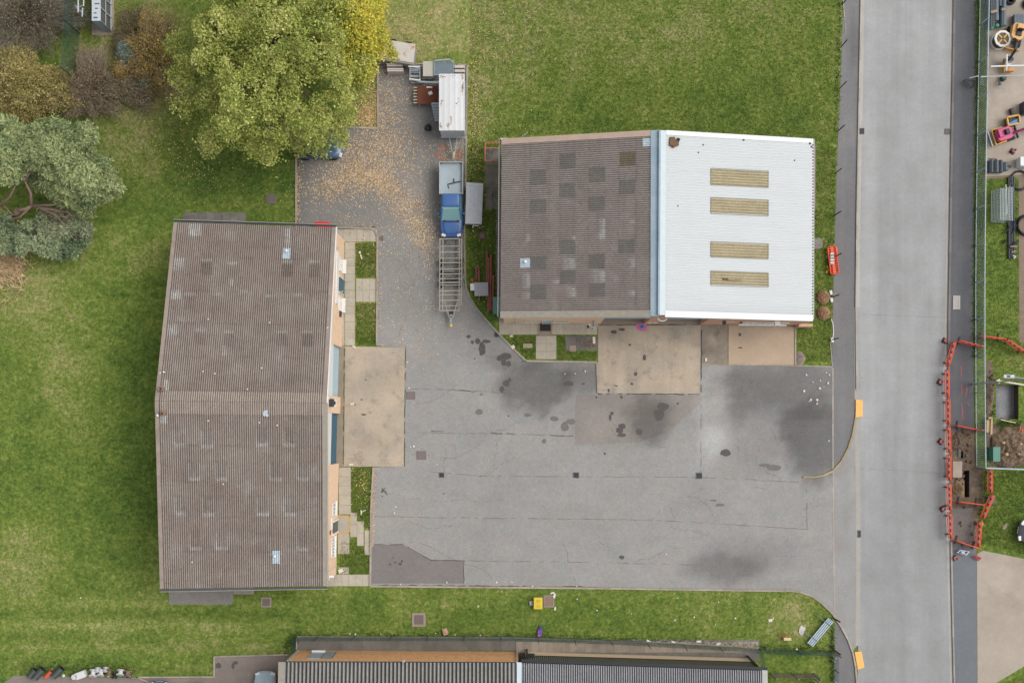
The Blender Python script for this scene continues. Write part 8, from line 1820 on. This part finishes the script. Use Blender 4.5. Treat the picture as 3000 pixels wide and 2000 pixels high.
# round brown cut bushes on the verge
for i, (x, y, lb) in enumerate(((2411, 871, 'upper of two round dead brown bushes on the footway verge'), (2412, 917, 'lower of two round dead brown bushes on the footway verge'))):
    c_ = G(x, y, 0); t = thing('dead_bush', lb, 'bush', tuple(c_), 'round dead bushes on the verge'); n = 2600; d = RNG.normal(size=(n, 3)); d /= np.linalg.norm(d, axis=1)[:, None]; d[:, 2] = np.abs(d[:, 2]); P = np.array(c_) + d * np.array([.48, .50, .42]) * (RNG.uniform(.82, 1.0, n))[:, None]; V, F = leaves(P, .06, .3, 1.8); fast('foliage', V, F, leaf_mat('dead_brown_twigs', [(146, 112, 82), (184, 146, 110), (200, 166, 130)], transl=0.) if i == 0 else MATS['dead_brown_twigs'], parent=t)
    mb = MB(); mb.lathe([(.4, .02), (.4, .2), (.25, .34), (0, .38)], 14, c_); mb.build('core', M('brown_core', (130, 100, 74), .9, .2, 8), t)
for x, y, lb in ((2436, 878, 'white bag beside the upper dead bush'), (2434, 857, 'black and white scrap above the white bag'), (2438, 996, 'pale stone at the last rusty post')):
    mb = MB(); mb.box(G(x, y, .07), (.2, .34, .12), .2); hard('white_bag', mb, OFFW, lb, 'bag', .04)
mb = MB(); mb.tube([G(2435, 934, .03), G(2440, 948, .03), G(2442, 970, .03), G(2440, 990, .03)], .035, 6); hard('white_rope', mb, OFFW, 'length of pale rope along the verge edge below the dead bushes', 'rope')
# debris on the white roof, pebbles, litter
mb = MB(); 
for x, y, w, d, m in ((1967, 416, .34, .6, 0), (1976, 425, .5, .3, 0), (1984, 414, .22, .4, 1), (1972, 408, .2, .24, 1), (1978, 417, .24, .2, 0)):
    u, v = rWh.UV(x, y); p = rWh.P(u, v, .1); mb.m = m; mb.box(p, (w, d, .16), random.uniform(-.5, .5))
tag(mb.build('roof_debris', [M('brown_rag', (120, 92, 66), .9, .25, 8), M('dark_rag', (50, 48, 50), .9, .2)], bevel=.05), 'clump of brown and black rags on the white roof\'s corner', 'debris')
u, v = rWh.UV(2126, 818); mb = MB(); p = rWh.P(u, v, .06); mb.box(p, (.3, .12, .04)); mb.box(p + Vector((.55, -.06, -.0)), (1.0, .03, .02)); hard('roof_branch', mb, M('dead_leaf_smear', (104, 92, 70), .9), 'dead twig lying on the lowest yellowed rooflight', 'twig')
PEB = M('pale_pebble', (226, 206, 192), .8, .06); pr_ = None
def scatter(name, lst, label, cat, group, size, mat, hgt=.05):
    proto = None
    for x, y in lst:
        if proto is None:
            mb = MB(); mb.lathe([(size, 0), (size * .9, hgt * .6), (size * .4, hgt), (0, hgt)], 7); proto = mb.build(name, mat, origin=(0, 0, 0)); o = tag(proto, label, cat, group)
        else: o = proto.copy(); COL.objects.link(o)
        o.location = G(x, y, .014); o.rotation_euler = (0, 0, random.uniform(0, 6)); s_ = random.uniform(.6, 1.3); o.scale = (s_, s_ * random.uniform(.6, 1.), s_)
scatter('pebble', [(2362, 1098), (2381, 1119), (2403, 1115), (2401, 1137), (2413, 1133), (2393, 1171), (2393, 1182), (2375, 1171), (2429, 1098), (2420, 1092), (2428, 1291), (1655, 1095), (1685, 1094), (2355, 1145), (2371, 1175), (1714, 1087), (2425, 1122)], 'pale stone chip lying on the yard tarmac', 'stone', 'pale stone chips on the yard', .09, PEB, .07)
scatter('litter_scrap', [(236, 1750), (1309, 1705), (1173, 1711), (1455, 1705), (1500, 1704), (1470, 1732), (1401, 1775), (1481, 1764), (1691, 1754), (1749, 1787), (1984, 1751), (2105, 1763), (2034, 1807), (2096, 1829), (1977, 1816), (1276, 1855), (1333, 1858), (1407, 1860), (1115, 1856), (990, 1860), (1025, 1856), (1041, 1857), (1892, 1882), (1930, 1879), (1850, 1797), (2154, 1810), (1280, 1360), (1212, 1307), (1203, 1308), (1194, 1061), (1198, 1136), (1160, 1484), (1155, 1502), (1952, 1623), (1690, 1717), (1560, 1716)], 'small scrap of white litter on the grass or yard', 'litter', 'scraps of white litter', .07, OFFW, .04)
for x, y, w, d, rz, lb in ((1058, 752, .09, .34, .3, 'thin white stick in the upper verge by the west unit'), (1054, 740, .14, .16, 0, 'cream scrap in the upper verge by the west unit'), (1058, 1500, .08, .36, 0, 'white T-shaped stake in the lower verge'), (1031, 1183, .3, .16, .05, 'yellow white brick in the middle of the long apron'), (1037, 1016, .26, .14, -.6, 'yellow white brick at the long apron\'s top'), (1028, 1360, .34, .14, .05, 'white brick at the long apron\'s lower corner'), (998, 1671, .34, .26, .4, 'white crumpled sheet on the slab by the west unit\'s lower corner'), (1740, 996, .2, .5, .05, 'cream stone at the edge of the grey rubble patch'), (1503, 1016, .26, .26, .6, 'pale stone at the angled kerb'), (2068, 1053, .16, .24, 0, 'cream scrap on the mottled apron'), (1498, 984, .24, .14, 0, 'pinkish stone at the paving\'s west corner'), (795, 52, .3, .1, .2, 'placeholder')):
    if lb == 'placeholder': continue
    mb = MB(); mb.box(G(x, y, .06), (w, d, .09), rz)
    if 'T-shaped' in lb: mb.bar(G(1058, 1500, .06), G(1072, 1493, .06), .06, .05)
    hard('loose_brick' if 'brick' in lb else 'loose_scrap', mb, M('cream_scrap', (226, 216, 196), .8), lb, 'brick' if 'brick' in lb else 'scrap', .015)
scatter('tarmac_chip', [(1746, 1163), (1748, 1164), (1986, 1182), (1490, 1218), (1391, 1050), (1772, 1328), (1738, 1305)], 'small black lump lying on the yard tarmac', 'lump', 'black lumps on the yard', .06, BLACK, .06)

CL = []
for cx, cy, sx, sy, n in ((2806, 1290, 12, 18, 22), (2812, 1400, 12, 24, 14), (2835, 1300, 10, 26, 14), (2902, 1150, 5, 40, 14), (2955, 1310, 28, 28, 30), (2825, 1530, 14, 26, 8)):
    CL += [(random.gauss(cx, sx), random.gauss(cy, sy)) for _ in range(n)]
scatter('soil_clod', [c for c in CL if 2788 < c[0] < 2998], 'clod of dug soil or stone lying in the excavation', 'clod', 'clods of dug soil', .10, M('soil_clod', (112, 92, 74), .95, .3, 6, rgb2=(160, 138, 116), mixscale=2.5), .16)
